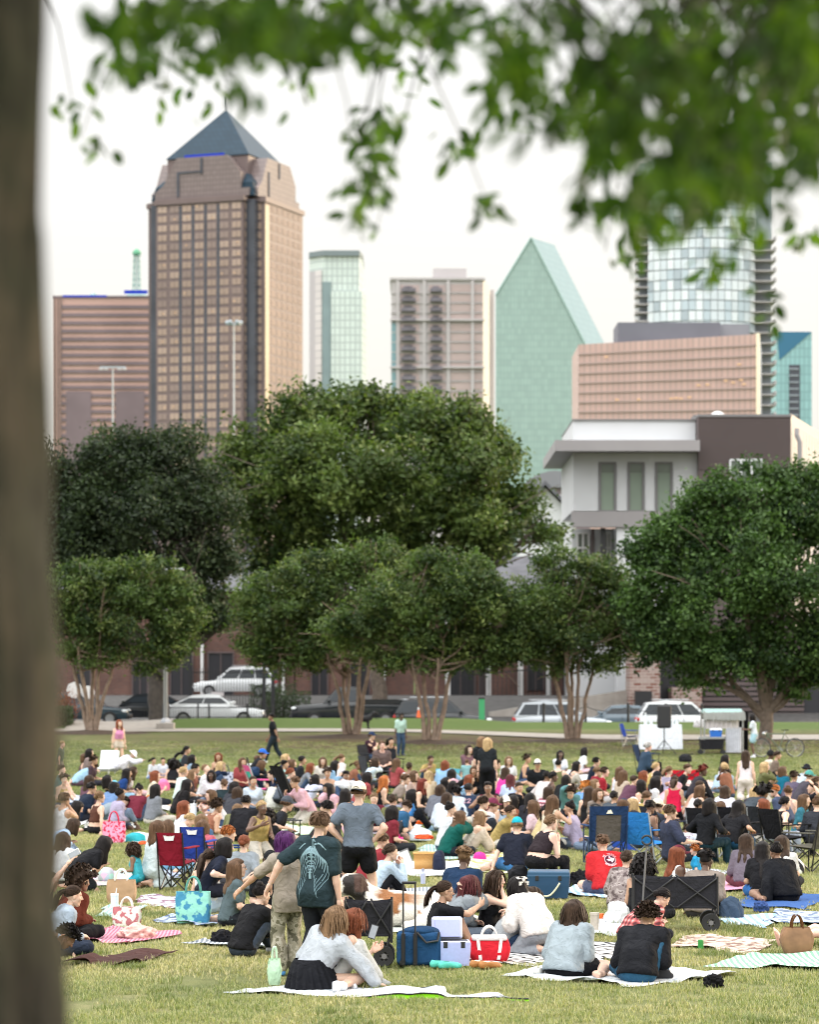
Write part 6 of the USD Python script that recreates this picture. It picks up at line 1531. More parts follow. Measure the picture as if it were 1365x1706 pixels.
P(207,1328,'side/propl/deep',72,'in blue grey jumper bent low above a pink flowered bag','light','black short','sweater #8d9aa3','pants #2f3f40',lean=36)
P(167,1318,'sidel/propr/up',55,'with brown bun and brown halter top at the left','light','lightbrown bun','crop #57362c','leggings #1c1c20')
P(153,1303,'cross/lap/slump',60,'with black hair in navy tee beside the brown halter top','tan','black short','tee #1c2638','pants #1c1e26',m=1)
P(150,1291,'cross/lap/up',40,'with long dark hair in plum top left of the navy tee','light','dark long','long #6a4c5a','pants #30303a',length=.3)
P(157,1270,'cross/lap/bow',72,'with short black hair in pale denim shirt bowed over','brown','black short','rolled #9cc0d8','pants #5a4450',m=1)
P(142,1255,'cross/lap/up',80,'with brown hair and brown tank top in the far left row','light','brown bob','tank #5a4246','pants #5a4a4e')
P(157,1260,'cross/lap/up',100,'with curly dark hair peeping past the pale denim shirt','tan','dark curls','tee #4a3a44','pants #30303a')
P(150,1247,'kneel/lap/up',90,'with earrings and black hair at the back of the left row','light','black bob','tee #8a7a78','pants #30303a')
P(103,1234,'stand/down/up',95,'child with fair hair standing in green tee against the blurred trunk','pink','blond short','tee #55665a','shorts #8a8478',size=.74,m=1,cat='child')
P(452,1178,'walk/swing/up',275,'walking left in black tee, dark trousers and white trainers','brown','black short','tee #1c1e24','pants #26303a',m=1,shoes='#d0dade')
# -- middle rows, centre
P(438,1248,'chair/lap/slump',85,'in royal blue cap and black jumper in the back row','tan','brown short','sweater #1b1c22','pants #24262c',m=1,hat=('cap','#2a62c0','#2a62c0'),raise_=-.12)
P(437,1268,'chair/rest/bow',80,'with tousled brown hair and navy jumper in the pink teal chair','light','brown bob','sweater #1d3350','pants #202a40',raise_=-.16)
P(422,1293,'cross/lap/up',165,'facing us with hair tied back and white tee, left of cream shirt','tan','dark bun','tee #cfdcec','leggings #24405c')
P(463,1294,'cross/lap/slump',12,'in blue cap and long cream shirt seen from behind','tan','black short','bigtee #cfd0c8','pants #b8b4a8',hat=('cap','#4a7ec0','#4a7ec0'),fat=1.15)
P(475,1266,'cross/lap/up',75,'with black ponytail and mint tee in the back row','tan','black pony','tee #9cbcb8','pants #30343c')
P(488,1265,'cross/lap/up',85,'with brown hair right of the mint tee','light','brown long','tee #8c7a78','pants #30343c',length=.2)
P(504,1259,'cross/lap/up',80,'with short dark hair and charcoal tee in the back row','tan','black short','tee #24272d','pants #2a2c32',m=1)
P(485,1280,'chair/rest/slump',75,'with ginger knot in the tall black recliner','pale','auburn bun','bigtee #5c6470','pants #24262c',raise_=-.14)
P(538,1261,'cross/lap/up',175,'facing us with long brown hair and wide cream tee','light','brown long','bigtee #d3cdc6','pants #4a4f5a',length=.24)
P(546,1280,'oneup/phone/up',170,'facing us with dark curls, bare shoulders and jeans','tan','dark curls','tube #b89890','pants #27354e')
P(526,1290,'sidel/eat/slump',60,'with dark hair and lilac white tee, drink in hand','light','black bob','bigtee #cdd2ec','pants #2a3a5a',length=.2)
P(479,1327,'chair/rest/slump',82,'in charcoal cap and black tee in the low grey chair','light','brown short','tee #1d1f25','shorts #7a8088',m=1,hat=('cap','#43474f','#43474f'),raise_=-.20)
P(620,1219,'chair/crossed/up',120,'in navy cap and maroon tee with folded arms in a camp chair','light','brown short','tee #3c2430','pants #33445c',m=1,hat=('cap','#22304a','#22304a'),fat=1.15,shoes='#333333')
P(652,1229,'chair/clasp/slump',160,'in black tank top perched forward on a camp chair','tan','black pony','tank #18191e','pants #1c1d22',shoes='#a8a8a8',handL=(-.05,.38,.50),handR=(.05,.38,.48))
P(637,1234,'chair/lap/up',170,'with pale face between the maroon tee and black tank top','pink','brown short','tee #6a5a58','pants #2a2a30',m=1)
P(669,1187,'stand/down/up',150,'standing in loose mint tee and jeans near the path','dark','black short','bigtee #b9d6cc','pants #3c4f68',shoes='#3a3a40')
P(638,1150,'walk/swing/up',175,'walking a black dog in grey top and teal shorts','brown','brown short','bigtee #5a5654','shorts #1c4a52',m=1,hat=('cap','#6a5f50','#6a5f50'),shoes='#2a2a2a')
P(665,1146,'walk/swing/up',150,'in dark hoodie passing behind the mint tee','brown','black short','hoodie #23262e','pants #22252b',m=1,shoes='#2a2a2a')
P(626,1262,'chair/eat/slump',75,'with brown bob, grey throw over her chair, white sleeve raised','tan','dark bob','long #cfe0f0','pants #2a2c33',raise_=-.1)
P(642,1292,'cross/lap/up',75,'with long strawberry blond hair and black top','light','ginger long','tank #1b1b1f','pants #8a90a0',length=.36)
P(676,1289,'cross/lap/slump',85,'with brown hair and taupe tee beside the olive bin','light','brown short','tee #94877f','shorts #8c8290',m=1)
P(691,1284,'cross/lap/up',120,'with brown hair looking over the taupe tee','light','brown bob','tee #c0a8a0','pants #30323a')
P(706,1297,'cross/lap/up',110,'with long dark red hair and black dress','light','red long','dress #1a1a1f','skirt #1a1a1f',length=.34)
P(688,1315,'knees/lap/up',85,'with black hair and bright blue tee, knees up in black trousers','light','black bob','tee #3f7fc0','pants #16181e',shoes='#8fb4cc')
P(715,1284,'cross/lap/slump',15,'with pale blond hair right of the dark red hair','light','blond long','tee #b9a890','pants #2c2e34',length=.4)
P(745,1295,'cross/lap/up',100,'with dark hair tipped face up, behind grey jumper','light','black long','tee #30323a','pants #2c2e34',head=(0,-14,0),length=.2)
P(755,1301,'cross/lap/slump',20,'small black haired head left of the number tee','light','black bob','tee #26282e','pants #2c2e34')
P(734,1307,'cross/lap/slump',20,'with dark bob and mid grey jumper','light','dark bob','sweater #676a74','pants #2a2c33')
P(745,1320,'cross/lap/slump',15,'with long brown hair over a white patterned hoodie','light','dark long','hoodie #cad4e2','pants #5a6a80',length=.28)
P(762,1310,'sidel/propr/slump',20,'with curly dark hair and pale grey hoodie','tan','black curls','hoodie #bfcad4','pants #2c2e34')
JERSEY=P(781,1305,'cross/lap/slump',10,'with cropped hair in navy tee with pink number print','light','black short','tee #27354c','pants #2a4a6a',m=1)
P(782,1241,'cross/hug/up',150,'with dark hair band seated behind the standing tote bag','light','dark long','tee #7a5a62','pants #2c3038',size=1.1,length=.2)
P(778,1265,'stand/down/up',10,'child standing in teal tee left of the tote bag','light','brown short','tee #7ea8ac','pants #5a8aa0',size=.56,m=1,cat='child')
P(802,1227,'shift/down/up',-20,'standing with light brown hair in black shorts, cream tote on shoulder','light','lightbrown bob','tee #1d2124','short #1b1c21',shoes='#d8d4ce')
P(813,1229,'stand/down/up',15,'standing in black with long blond hair behind the tote bag','light','blond long','tee #22262a','wide #15161a',shoes='#222222',length=.22)
P(828,1267,'cross/lap/up',95,'with dark curls and navy tee right of the standing black outfit','light','dark curls','tee #2c3242','pants #2a2c33')
P(848,1260,'cross/lap/up',175,'facing us with sunglasses, fair hair and white tee','light','lightbrown long','tee #dcdee2','pants #7a7e8a',glasses=True,length=.2)
P(843,1278,'cross/lap/slump',25,'with long dark hair and hot pink top','light','dark long','tank #cf3f96','pants #2c2e34',length=.34)
P(851,1290,'cross/lap/slump',5,'with very long brown hair hiding a pale blue top','light','burgundy long','tee #aebbd6','pants #2c2e34',length=.44)
P(806,1326,'oneup/lap/up',85,'with strong profile, dark hair and grey tee','light','dark short','tee #8f959c','pants #2c3038',m=1)
P(822,1330,'cross/lap/slump',75,'in maroon cap and white long shirt','light','brown short','long #dbe0e8','pants #b8c4d0',m=1,hat=('cap','#6a2c44','#6a2c44'))
P(843,1326,'cross/lap/up',160,'laughing in cream cap and pale blue tank','light','dark long','tank #a3b9cf','pants #aebccb',hat=('cap','#ddd8ce','#ddd8ce'),length=.3)
P(857,1325,'cross/lap/slump',60,'with black hair right of the cream cap','tan','black long','tee #8c5a48','pants #2a2a2e',length=.2)
P(884,1321,'cross/lap/slump',10,'with long black hair and black shirt behind the pale pink tee','tan','black long','long #24242c','pants #2a2a2e',length=.46)
P(887,1333,'sidel/propr/up',300,'with long brown hair and pale pink tee facing left','light','brown long','tee #ddc3cc','shorts #1b1c21',length=.32)
P(917,1341,'cross/phone/slump',60,'with black curls holding a white flowered cloth','brown','black curly','tee #c9b98c','pants #d8d8d0')
P(916,1310,'sidel/propr/slump',50,'with brown hair and pink striped jumper','light','dark long','long #c98f9c','pants #1d1e23',topmat='stripe',length=.22)
# -- middle rows, right
P(896,1265,'cross/lap/up',172,'facing us in black polo and black white cap','tan','black short','tee #191b20','pants #2a2c33',m=1,hat=('cap','#d6d4d0','#24262c'),fat=1.1)
P(934,1250,'cross/eat/up',170,'facing us with long dark hair and white tee, hand to mouth','dark','black long','tee #dde2ea','pants #c9ced8',length=.22)
P(975,1245,'side/lap/up',80,'with black bob, white tee and pale pink skirt in the back row','dark','black bob','tee #dfe2e6','skirt #d6b6be')
P(994,1261,'cross/lap/up',85,'with dark hair and navy jumper behind the red jumper','light','black short','sweater #1c2538','pants #2a2c33',m=1)
P(996,1277,'cross/lap/up',80,'with cropped light hair and dark red jumper','light','lightbrown short','sweater #8a2434','pants #2a2c33')
P(1008,1277,'cross/lap/up',90,'with dark curls and crimson tee right of the red jumper','pink','dark short','tee #9a2432','pants #c8c4c8',m=1)
P(912,1285,'sidel/propl/slump',45,'with black bun and sheer white blouse leaning left','brown','black bun','long #d5cdcd','pants #8e97a4')
P(923,1286,'cross/lap/up',80,'with black hair beside the sheer white blouse','dark','black bun','tank #4a3a3c','pants #2a2a30')
P(944,1291,'sidel/propr/slump',20,'with black bob and black jumper, broad back to us','tan','black bob','sweater #17191d','pants #3c3642',fat=1.1)
P(976,1302,'cross/lap/slump',60,'with copper curls and cornflower blue shirt','light','orange curls','tee #6f9ad0','pants #8faedb')
P(982,1310,'side/talk/up',10,'with waist long dark hair and black sleeveless dress','light','dark long','dress #19181c','skirt #19181c',length=.44)
P(998,1313,'cross/lap/up',150,'turning to us with brown hair behind the blue mesh chair','light','brown long','tee #8c8078','pants #3a3a42',length=.22)
P(992,1298,'cross/lap/up',110,'with fair brown hair below the dark red jumper','light','lightbrown long','tee #b0a49a','pants #3a3a42',length=.2)
P(1080,1236,'chairx/lap/up',75,'old with white hair and blue jacket in a camp chair by the speaker','pink','grey short','rolled #34475c','pants #16181c',m=1,shoes='#202020')
P(1034,1277,'cross/lap/up',40,'with light brown hair and long white dress','light','brown long','dress #dfe4ee','longskirt #dfe4ee',length=.3)
P(1040,1283,'cross/lap/up',50,'with long brown hair and beige tee, right of the white dress','light','brown long','tee #bfae9e','pants #a89a90',length=.32)
P(1057,1292,'cross/lap/slump',60,'with dark hair and plum jumper','light','dark short','sweater #5d3c4e','pants #30303a',fat=1.1)
P(1067,1299,'cross/lap/up',310,'with black hair and olive tank facing left','light','black long','tank #595f3a','pants #30303a',length=.3)
P(1074,1284,'cross/lap/up',75,'with auburn hair and bright orange top','light','auburn long','tank #e0662a','pants #30303a',length=.22)
P(1095,1293,'cross/lap/up',85,'with dark hair and white tee left of the red tank','light','black bob','tee #e0e0e6','pants #30303a',m=1)
P(1096,1285,'cross/lap/up',60,'in black cap peeping over the white tee','tan','black short','tee #26262c','pants #30303a',m=1,hat=('cap','#1c1d22','#1c1d22'))
P(1124,1293,'kneel/lap/up',10,'with dark ponytail and scarlet tank top seen from behind','tan','dark pony','tank #cf1f48','leggings #1e1c22',length=.3)
P(1172,1276,'oneup/lap/slump',80,'with red cropped curls and charcoal shirt','dark','red curls','long #35323a','pants #2c2c33',m=1)
P(1168,1308,'sidel/propl/slump',60,'with brown hair and white tank leaning left','light','brown long','tank #e0dade','pants #c8b0b0',length=.24)
P(1167,1300,'cross/lap/slump',90,'with shaven head and tan top behind the white tank','tan','dark buzz','tank #b08c78','pants #30303a',m=1)
P(1164,1331,'cross/lap/slump',20,'with low black knot and black tee left of the black chairs','tan','black bun','tee #1c1c21','pants #25262c')
P(1040,1331,'cross/lap/slump',40,'in navy cap with brown hair behind the blue mesh chair','tan','brown long','tee #444a54','pants #30343c',hat=('cap','#23324c','#23324c'),length=.2)
P(1056,1329,'cross/lap/slump',50,'in white cap with fair hair right of the navy cap','light','blond long','tee #2e3038','pants #30343c',hat=('cap','#d4d9de','#d4d9de'),length=.2)
P(1097,1331,'cross/lap/slump',60,'in cream cap right of the blue camp chair','light','dark short','tee #3a3f4c','pants #30343c',m=1,hat=('cap','#d8cfbc','#d8cfbc'))
P(1084,1333,'chair/phone/slump',50,'with short black hair and black tank in the bright blue chair','brown','black short','tank #1a1a1f','shorts #55607a',raise_=-.12,shoes='#dddddd')
P(1024,1318,'cross/lap/slump',30,'with dark bun and dark grey tee behind the blue mesh chair','tan','black bun','tee #4c535c','pants #30343c')
P(1118,1340,'chair/rest/recline',70,'lounging in loose navy tee right of the bright blue chair','light','brown short','bigtee #353a4e','shorts #30343c',m=1,fat=1.25,raise_=-.22,lean=-20)
P(1147,1377,'cross/lap/deep',25,'hunched in white tee with dark red back print','tan','dark short','bigtee #c9cfdc','pants #9aa0b0',m=1,lean=40,topmat='printtee',fat=1.1)
P(1183,1330,'chair/rest/up',40,'smiling with black hair and black top in the left black chair','brown','black bob','long #17181c','pants #1f3a48',raise_=-.10,length=.2)
P(1202,1335,'cross/lap/slump',60,'with long brown hair between the two black chairs','light','brown long','tee #c49a78','pants #8c7cc0',length=.26)
P(1232,1333,'chair/rest/slump',35,'with long black hair in the right black chair','tan','black long','tee #1c1c20','pants #1d4668',raise_=-.10,length=.34)
P(1209,1309,'cross/lap/slump',15,'with brown black hair and white tee left of the kneeling white trousers','light','dark long','tee #dcdff0','pants #2a2c33',length=.28)
P(1243,1250,'kneelup/down/up',8,'kneeling upright with long dark hair, white top and white trousers','light','dark long','tank #ddd4d8','wide #ddd3cd',length=.42)
P(1212,1282,'cross/lap/deep',30,'bent forward in pale blue tee left of the white trousers','tan','dark short','bigtee #9fb4c6','pants #6a7c94',m=1,lean=32)
P(1210,1257,'kneel/lap/up',70,'with black wavy hair and white tank behind the pale blue tee','tan','black long','tank #e0e0e8','pants #9cb4d0',length=.4)
P(1285,1250,'knees/hug/up',82,'in black cap and cream tee with arms round his knees','dark','black short','bigtee #d9d0c2','shorts #8a8478',m=1,hat=('cap','#202022','#202022'),shoes='#1c1c1e')
P(1296,1251,'cross/lap/up',90,'with cropped hair behind the cream tee','tan','dark short','tee #7a6a60','pants #30303a',m=1)
P(1304,1277,'cross/lap/slump',30,'with brown hair and petrol blue top','light','brown long','tee #10607a','pants #30303a',length=.2)
P(1324,1286,'cross/lap/slump',40,'with dark curls and dusky mauve shirt','tan','dark curls','long #5c5468','pants #30303a')
P(1345,1273,'cross/lap/slump',60,'in black bucket hat and pale shirt at the right','light','black short','long #bccad2','pants #30303a',hat=('bucket','#1c1e24','#1c1e24'))
P(1349,1284,'cross/lap/slump',75,'in sea green cap at the right edge','light','brown short','tee #4a4650','pants #30303a',m=1,hat=('cap','#4b8f88','#4b8f88'))
P(1361,1293,'cross/lap/slump',75,'with brown crop at the far right edge','light','brown short','tee #3a3238','pants #30303a',m=1)
P(1258,1311,'cross/lap/slump',15,'with platinum blond hair in front of white trousers','light','blond long','tee #3a3440','pants #30303a',length=.2)
P(1273,1313,'chair/lap/bow',55,'with black afro and dark grey tee leaning to the right','brown','black afro','tee #3f474f','shorts #2a2c33',m=1,raise_=-.22,handR=(.2,.55,.35))
P(1291,1307,'cross/lap/slump',300,'with ginger hair behind the afro','pink','ginger short','tee #46506a','pants #30303a',m=1)
P(1314,1311,'cross/lap/slump',15,'with brown topknot behind the black tank','light','brown topbun','tank #b89a90','pants #30303a')
P(1309,1327,'chair/rest/slump',62,'with black knot and black tank in a camp chair','light','black bun','tank #16171b','pants #aab4c8',raise_=-.14,length=.3)
P(1342,1323,'cross/lap/up',110,'with long brown hair and blue green top at the right','light','brown long','tee #3a7488','pants #30303a',length=.26)
P(1354,1303,'flat/lap/recline',285,'lying back in black tee with arm behind head at the right','light','dark short','tee #1e1e24','pants #25252b',m=1,handL=(-.22,-.30,.80))
P(1362,1329,'chair/lap/slump',20,'with brown topknot in the grey chair cut by the right edge','light','brown topbun','long #2c2f36','pants #30303a',raise_=-.12)
P(1253,1185,'stand/down/up',280,'standing in white tee and pale blue skirt by the drinks stall','dark','black bob','tee #dfe6f0','skirt #a9cddc',shoes='#c8c8d0',handL=(-.05,.35,1.1),handR=(.1,.35,1.12))
LEGP=person(1482,1580,'flat/lap/lie',272,'barefoot and lying, legs reaching in from the right edge by a brown bag','pink',('brown','bob'),('tank','#e0e0e0'),('shorts','#e2e6e2'),True,Y=33.5,fit=False,lod=0)
# -- figures seen only in part between the others: each takes a free gap of the packed rows
_rf=np.random.default_rng(404)
_seen=[(h_[0],h_[1])for h_ in HEADS];NAMED=list(HEADS)
_cut=lambda s:' '.join(s.split(',')[0].split()[:8])
_tops=[('white','#dadce2'),('black','#1b1b20'),('navy','#232f4a'),('grey','#7c8088'),('teal','#5f8c90'),('rust','#90604c'),('cream','#d6ccb8'),('pink','#cfa6b2'),('olive','#6a6c48'),('lilac','#b0a8c4'),('maroon','#6c2636'),('sky blue','#8fb6da'),('mustard','#b09a62'),('red','#9c4a4e')]
_hr=[('black','long'),('dark','bun'),('brown','long'),('lightbrown','bob'),('blond','long'),('black','short'),('brown','short'),('dark','curls'),('auburn','long'),('blond','bun'),('black','topbun'),('lightbrown','pony')]
_nm={'dark':'dark brown','lightbrown':'light brown'}
_k=0
for _ in range(4000):
 if _k>=58:break
 px_,py_=_rf.uniform(100,1360),_rf.uniform(1252,1342)
 if py_<1268 and not(400<px_<1000):continue
 s_=(py_-HOR)/2.38
 if min(math.hypot((px_-a)/s_,(py_-b)/s_*2.2)for a,b in _seen)<.36:continue
 if 440<px_<540 and py_>1300:continue
 tn,tc=_tops[_rf.integers(len(_tops))];hc,hs=_hr[_rf.integers(len(_hr))]
 near=min(NAMED,key=lambda h_:math.hypot(h_[0]-px_,2*(h_[1]-py_)))
 side='left of' if px_<near[0]else 'right of'
 lab='in %s top, %s hair, just %s figure %s'%(tn,_nm.get(hc,hc),side,_cut(near[2]))
 lab=' '.join(lab.split()[:15])
 _seen.append((px_,py_))
 P(px_,py_,('cross','side','sidel','oneup','kneel')[_rf.integers(5)]+'/'+('lap','phone','eat','talk')[_rf.integers(4)]+'/'+('slump','up','bow')[_rf.choice(3,p=[.45,.4,.15])],float(_rf.choice([20,50,75,95,150,185,250,290])+_rf.uniform(-12,12)),lab,('light','tan','pale','brown','dark','pink')[_rf.choice(6,p=[.3,.22,.14,.16,.08,.1])],hc+' '+hs,('tee','tank','sweater','long','bigtee')[_rf.integers(5)]+' '+tc,('pants','shorts','capri')[_rf.integers(3)]+' '+('#23262e','#3d4f6c','#c8c2b8','#6f7f96')[_rf.integers(4)],m=int(hs=='short'),length=float(_rf.uniform(.18,.36)),fat=float(_rf.uniform(.95,1.2)))
 _k+=1
# ------------------------------------------------------------------ things on the lawn
def spot(px,py):
 """Ground point seen at a pixel on the lawn, and pixels per metre there."""
 Y=F*CAMZ/(py-HOR)
 for _ in range(4):
  Y=F*(CAMZ-float(ground_z(px_x(px,Y),Y)))/(py-HOR)
 return np.array([px_x(px,Y),Y,float(ground_z(px_x(px,Y),Y))]),F/Y
def cloth_look(name,kind,a,b,scale):
 a,b=srgb(a),srgb(b);n,l={},[]
 if kind=='stripe':
  n={'w':('wave_texture',{'bands_direction':'x','scale':scale,'distortion':.4}),'r':('rgb_ramp',{'ramp':[(.42,a),(.55,b)]})};l=[('tc.object','w.vector'),('w.fac','r.fac')]
 elif kind=='check':
  n={'w1':('wave_texture',{'bands_direction':'x','scale':scale}),'w2':('wave_texture',{'bands_direction':'y','scale':scale}),'m':('math',{'math_type':'add'}),'h':('math',{'math_type':'multiply','value2':.5}),'r':('rgb_ramp',{'ramp':[(.25,a),(.5,(a+b)/2),(.8,b)]})};l=[('tc.object','w1.vector'),('tc.object','w2.vector'),('w1.fac','m.value1'),('w2.fac','m.value2'),('m.value','h.value1'),('h.value','r.fac')]
 elif kind=='zebra':
  n={'w':('wave_texture',{'bands_direction':'diagonal','scale':scale,'distortion':7.0,'detail_scale':1.2}),'r':('rgb_ramp',{'ramp':[(.45,a),(.52,b)]})};l=[('tc.object','w.vector'),('w.fac','r.fac')]
 elif kind=='print':
  n={'w':('noise_texture',{'scale':scale,'detail':2.5}),'r':('rgb_ramp',{'ramp':[(.45,a),(.50,a),(.56,b),(.7,b)]})};l=[('tc.object','w.vector'),('w.fac','r.fac')]
 elif kind=='multi':
  n={'w':('voronoi_texture',{'scale':scale}),'hs':('hsv',{'saturation':1.3,'value':.6,'fac':1.0}),'r':('mix',{'fac':.45,'color1':tuple(a)})};l=[('tc.object','w.vector'),('w.color','hs.color'),('hs.color','r.color2')]
  n['p']=('principled_bsdf',{'roughness':.9});n['tc']=('texture_coordinate',{})
  return material(name,n,l+[('r.color','p.base_color')])
 elif kind=='rings':
  n={'w':('wave_texture',{'wave_type':'rings','rings_direction':'z','scale':scale}),'r':('rgb_ramp',{'ramp':[(.2,a),(.4,(.75,.25,.03)),(.55,b),(.8,(.6,.05,.02))]})};l=[('tc.object','w.vector'),('w.fac','r.fac')]
 n['p']=('principled_bsdf',{'roughness':.92});n['tc']=('texture_coordinate',{})
 n['nb']=('noise_texture',{'scale':14.0,'detail':4.0});n['b']=('bump',{'strength':.5,'distance':.03})
 return material(name,n,l+[('r.color','p.base_color'),('tc.object','nb.vector'),('nb.fac','b.height'),('b.normal','p.normal')])
_bk=[0]
BLANKETS=[]
def blanket(corners,label,look,ruffle=.05,name='picnic_blanket',cat='blanket',seed=0,edge=None):
 pts=[spot(*c)[0]for c in corners]
 BLANKETS.append(corners)
 c0=sum(pts)/4
 _bk[0]+=1;sd=_bk[0]*13.7
 nu,nv=(40,26)if spot(*corners[0])[1]>110 else(26,16)
 u,v=np.meshgrid(np.linspace(0,1,nu),np.linspace(0,1,nv),indexing='ij')
 p=((1-u)*(1-v))[...,None]*pts[0]+(u*(1-v))[...,None]*pts[1]+(u*v)[...,None]*pts[2]+((1-u)*v)[...,None]*pts[3]-c0
 e=np.minimum(np.minimum(u,1-u),np.minimum(v,1-v))
 q=np.stack([p[...,0]*3.2+sd,p[...,1]*3.2,0*u],-1)
 nz=meshkit.noise(q,1);n2=meshkit.noise(q*2.3,2)
 w=1-smoothstep(.0,.22,e)
 p[...,0]+=(nz-.5)*.22*w;p[...,1]+=(n2-.5)*.22*w
 z=.006+ruffle*np.clip(nz*1.6-.55,0,1)*(w*.9+.12)+.012*n2*(1-w*.5)
 g=ground_z(p[...,0]+c0[0],p[...,1]+c0[1])
 p[...,2]=g+z+.012-c0[2]
 k=np.arange(nu*nv).reshape(nu,nv)
 q=np.stack([k[:-1,:-1],k[1:,:-1],k[1:,1:],k[:-1,1:]],-1).reshape(-1,4)
 top=p.reshape(-1,3);bot=top-[0,0,.007]
 n=nu*nv
 bo=np.concatenate([k[:,0],k[-1,1:],k[::-1,-1][1:],k[0,::-1][1:]])
 sq=np.stack([bo[:-1],bo[:-1]+n,bo[1:]+n,bo[1:]],1)
 t=thing(name,label,cat,c0)
 if isinstance(look,str):mat,col=M['cloth'],srgb(look)
 else:mat,col=look,None
 vv,ff=np.vstack([top,bot]),np.vstack([q,q[:,::-1]+n,sq])
 if col is not None:obj('cloth',(vv,ff),mat,t,True,np.repeat(col[None],len(vv),0))
 else:obj('cloth',(vv,ff),mat,t,True)
 if edge:
  m=k[:,0]if edge[1]==0 else k[:,-1]
  ep=top[m]
  obj('trim',tube(ep+[0,-.004,.004],.008,5),M['black_iron'],t,True)
  lo=ep.copy();lo[:,2]=ground_z(lo[:,0]+c0[0],lo[:,1]+c0[1])-c0[2]+.004;lo[:,1]-=.02
  i=np.arange(len(m)-1);L=len(m)
  obj('lining',(np.vstack([ep,lo]),np.stack([i,i+1,i+1+L,i+L],1)),M['cloth'],t,True,np.repeat(srgb(edge[0])[None],2*L,0))
 return t
B=blanket
L_={k:cloth_look('cloth_'+k,*v)for k,v in{'white_print':('print','#dcdfe2','#b4bcc4',16.0),'beige_zig':('print','#cdbcae','#7d6258',9.0),'green_stripe':('stripe','#cfe0d4','#7fae96',4.5),'pink_check':('check','#d8a8b8','#a04060',7.0),'grey_stripe':('stripe','#c6cace','#7c858e',6.0),'paisley':('print','#c8d0dc','#7f5c70',8.0),'navy_print':('print','#aab8d0','#4a5a7a',9.0),'zebra':('zebra','#17171a','#dcdcdc',3.5),'blue_towel':('stripe','#8fb4d8','#d0dcec',3.0),'blue_print':('print','#aebcd0','#5f6f8c',9.0),'yellow_print':('print','#d9d8c6','#a8a860',6.0),'teal_check':('check','#c4d4d0','#6f9a98',5.0),'rainbow':('rings','#2fb0c8','#e8c890',1.6),'pink_red':('print','#dfc8cc','#d0405a',5.0),'chevron':('zebra','#cfd6e0','#5f7496',5.0),'mint_stripe':('stripe','#bfe0c8','#e8e2c8',2.5),'multi':('multi','#d8d8d8','#000000',9.0),'flower':('print','#dcdcd4','#b06a70',13.0),'succulent':('print','#8fd0c0','#3f86a8',9.0),'pink_flower':('print','#e49ab8','#c02a4a',18.0),'wicker':('check','#a8793f','#d0a468',30.0),'navy_flower':('print','#b8bcd0','#2a2f50',16.0)}.items()}
B([(384,1655),(520,1641),(884,1668),(600,1664)],'white quilted blanket with lime green lining at the front edge',L_['white_print'],.07,edge=('#7fc41e',1))
B([(838,1629),(965,1598),(1218,1627),(1065,1648)],'white picnic blanket under the black sweatshirt and jeans',L_['white_print'],.06)
B([(1120,1578),(1150,1560),(1300,1568),(1262,1592)],'beige and brown patterned blanket by the red plaid shirt',L_['beige_zig'])
B([(1178,1612),(1262,1590),(1400,1594),(1390,1620)],'pale green striped blanket at the right edge under bare legs',L_['green_stripe'])
B([(108,1606),(200,1592),(294,1592),(206,1612)],'crumpled dark brown blanket in the left foreground','#4a322f',.12)
B([(120,1568),(180,1548),(302,1560),(205,1575)],'pink checked blanket under the rust brown sweater',L_['pink_check'],.05)
B([(306,1574),(372,1563),(480,1572),(470,1586)],'grey white striped blanket under the bent black tee and jeans',L_['grey_stripe'],.05)
B([(222,1506),(240,1493),(322,1496),(300,1516)],'pale blue and red paisley blanket left of the turquoise bag',L_['paisley'],.06)
B([(256,1536),(292,1527),(420,1530),(352,1546)],'navy and white blanket below the turquoise bag',L_['navy_print'],.06)
B([(160,1530),(176,1512),(236,1514),(222,1534)],'teal patterned towel behind the flowered tote',L_['teal_check'],.05)
B([(740,1606),(800,1588),(950,1588),(905,1610)],'zebra striped blanket under the loose white sweatshirt',L_['zebra'],.05)
B([(900,1596),(950,1568),(1060,1574),(1040,1602)],'black and white zebra rug behind the white picnic blanket',L_['zebra'],.05)
B([(960,1553),(1000,1535),(1070,1544),(1040,1562)],'plain white sheet behind the grey sweatshirt and black shorts','#d6dade',.06)
B([(1195,1540),(1215,1525),(1290,1530),(1278,1548)],'light blue towel below the navy backpack',L_['blue_towel'],.06)
B([(1270,1538),(1290,1520),(1400,1520),(1390,1546)],'blue grey patterned blanket at the right edge',L_['blue_print'],.06)
B([(930,1492),(960,1472),(1045,1474),(1040,1500)],'blue and white towel under the red tee',L_['blue_towel'],.04)
B([(760,1450),(800,1424),(905,1430),(880,1458)],'white and yellow blanket under the cream dress',L_['yellow_print'],.05)
B([(640,1460),(662,1435),(780,1438),(765,1462)],'white blanket below the wicker basket','#d3d6d8',.06)
B([(690,1430),(705,1410),(795,1414),(790,1434)],'teal checked blanket under the dark green jumper',L_['teal_check'],.04)
B([(560,1500),(600,1478),(735,1486),(720,1512)],'white and blue blanket beneath the reading figure',L_['grey_stripe'],.05)
B([(625,1556),(650,1540),(750,1542),(735,1562)],'pale sheet under the big spotted dog','#cfd6d2',.05)
B([(690,1582),(730,1556),(860,1560),(860,1590)],'grey blanket under the curly ponytail and black tee',L_['navy_print'],.04)
B([(1225,1512),(1250,1490),(1372,1494),(1350,1518)],'royal blue mat under the black hoodie','#3a5f9c',.04)
B([(1160,1482),(1175,1464),(1260,1466),(1240,1486)],'pink blanket beside the pink tumbler','#d69ab4',.04)
B([(1120,1472),(1140,1448),(1215,1452),(1190,1476)],'grey and white sheet behind the wagon',L_['grey_stripe'],.05)
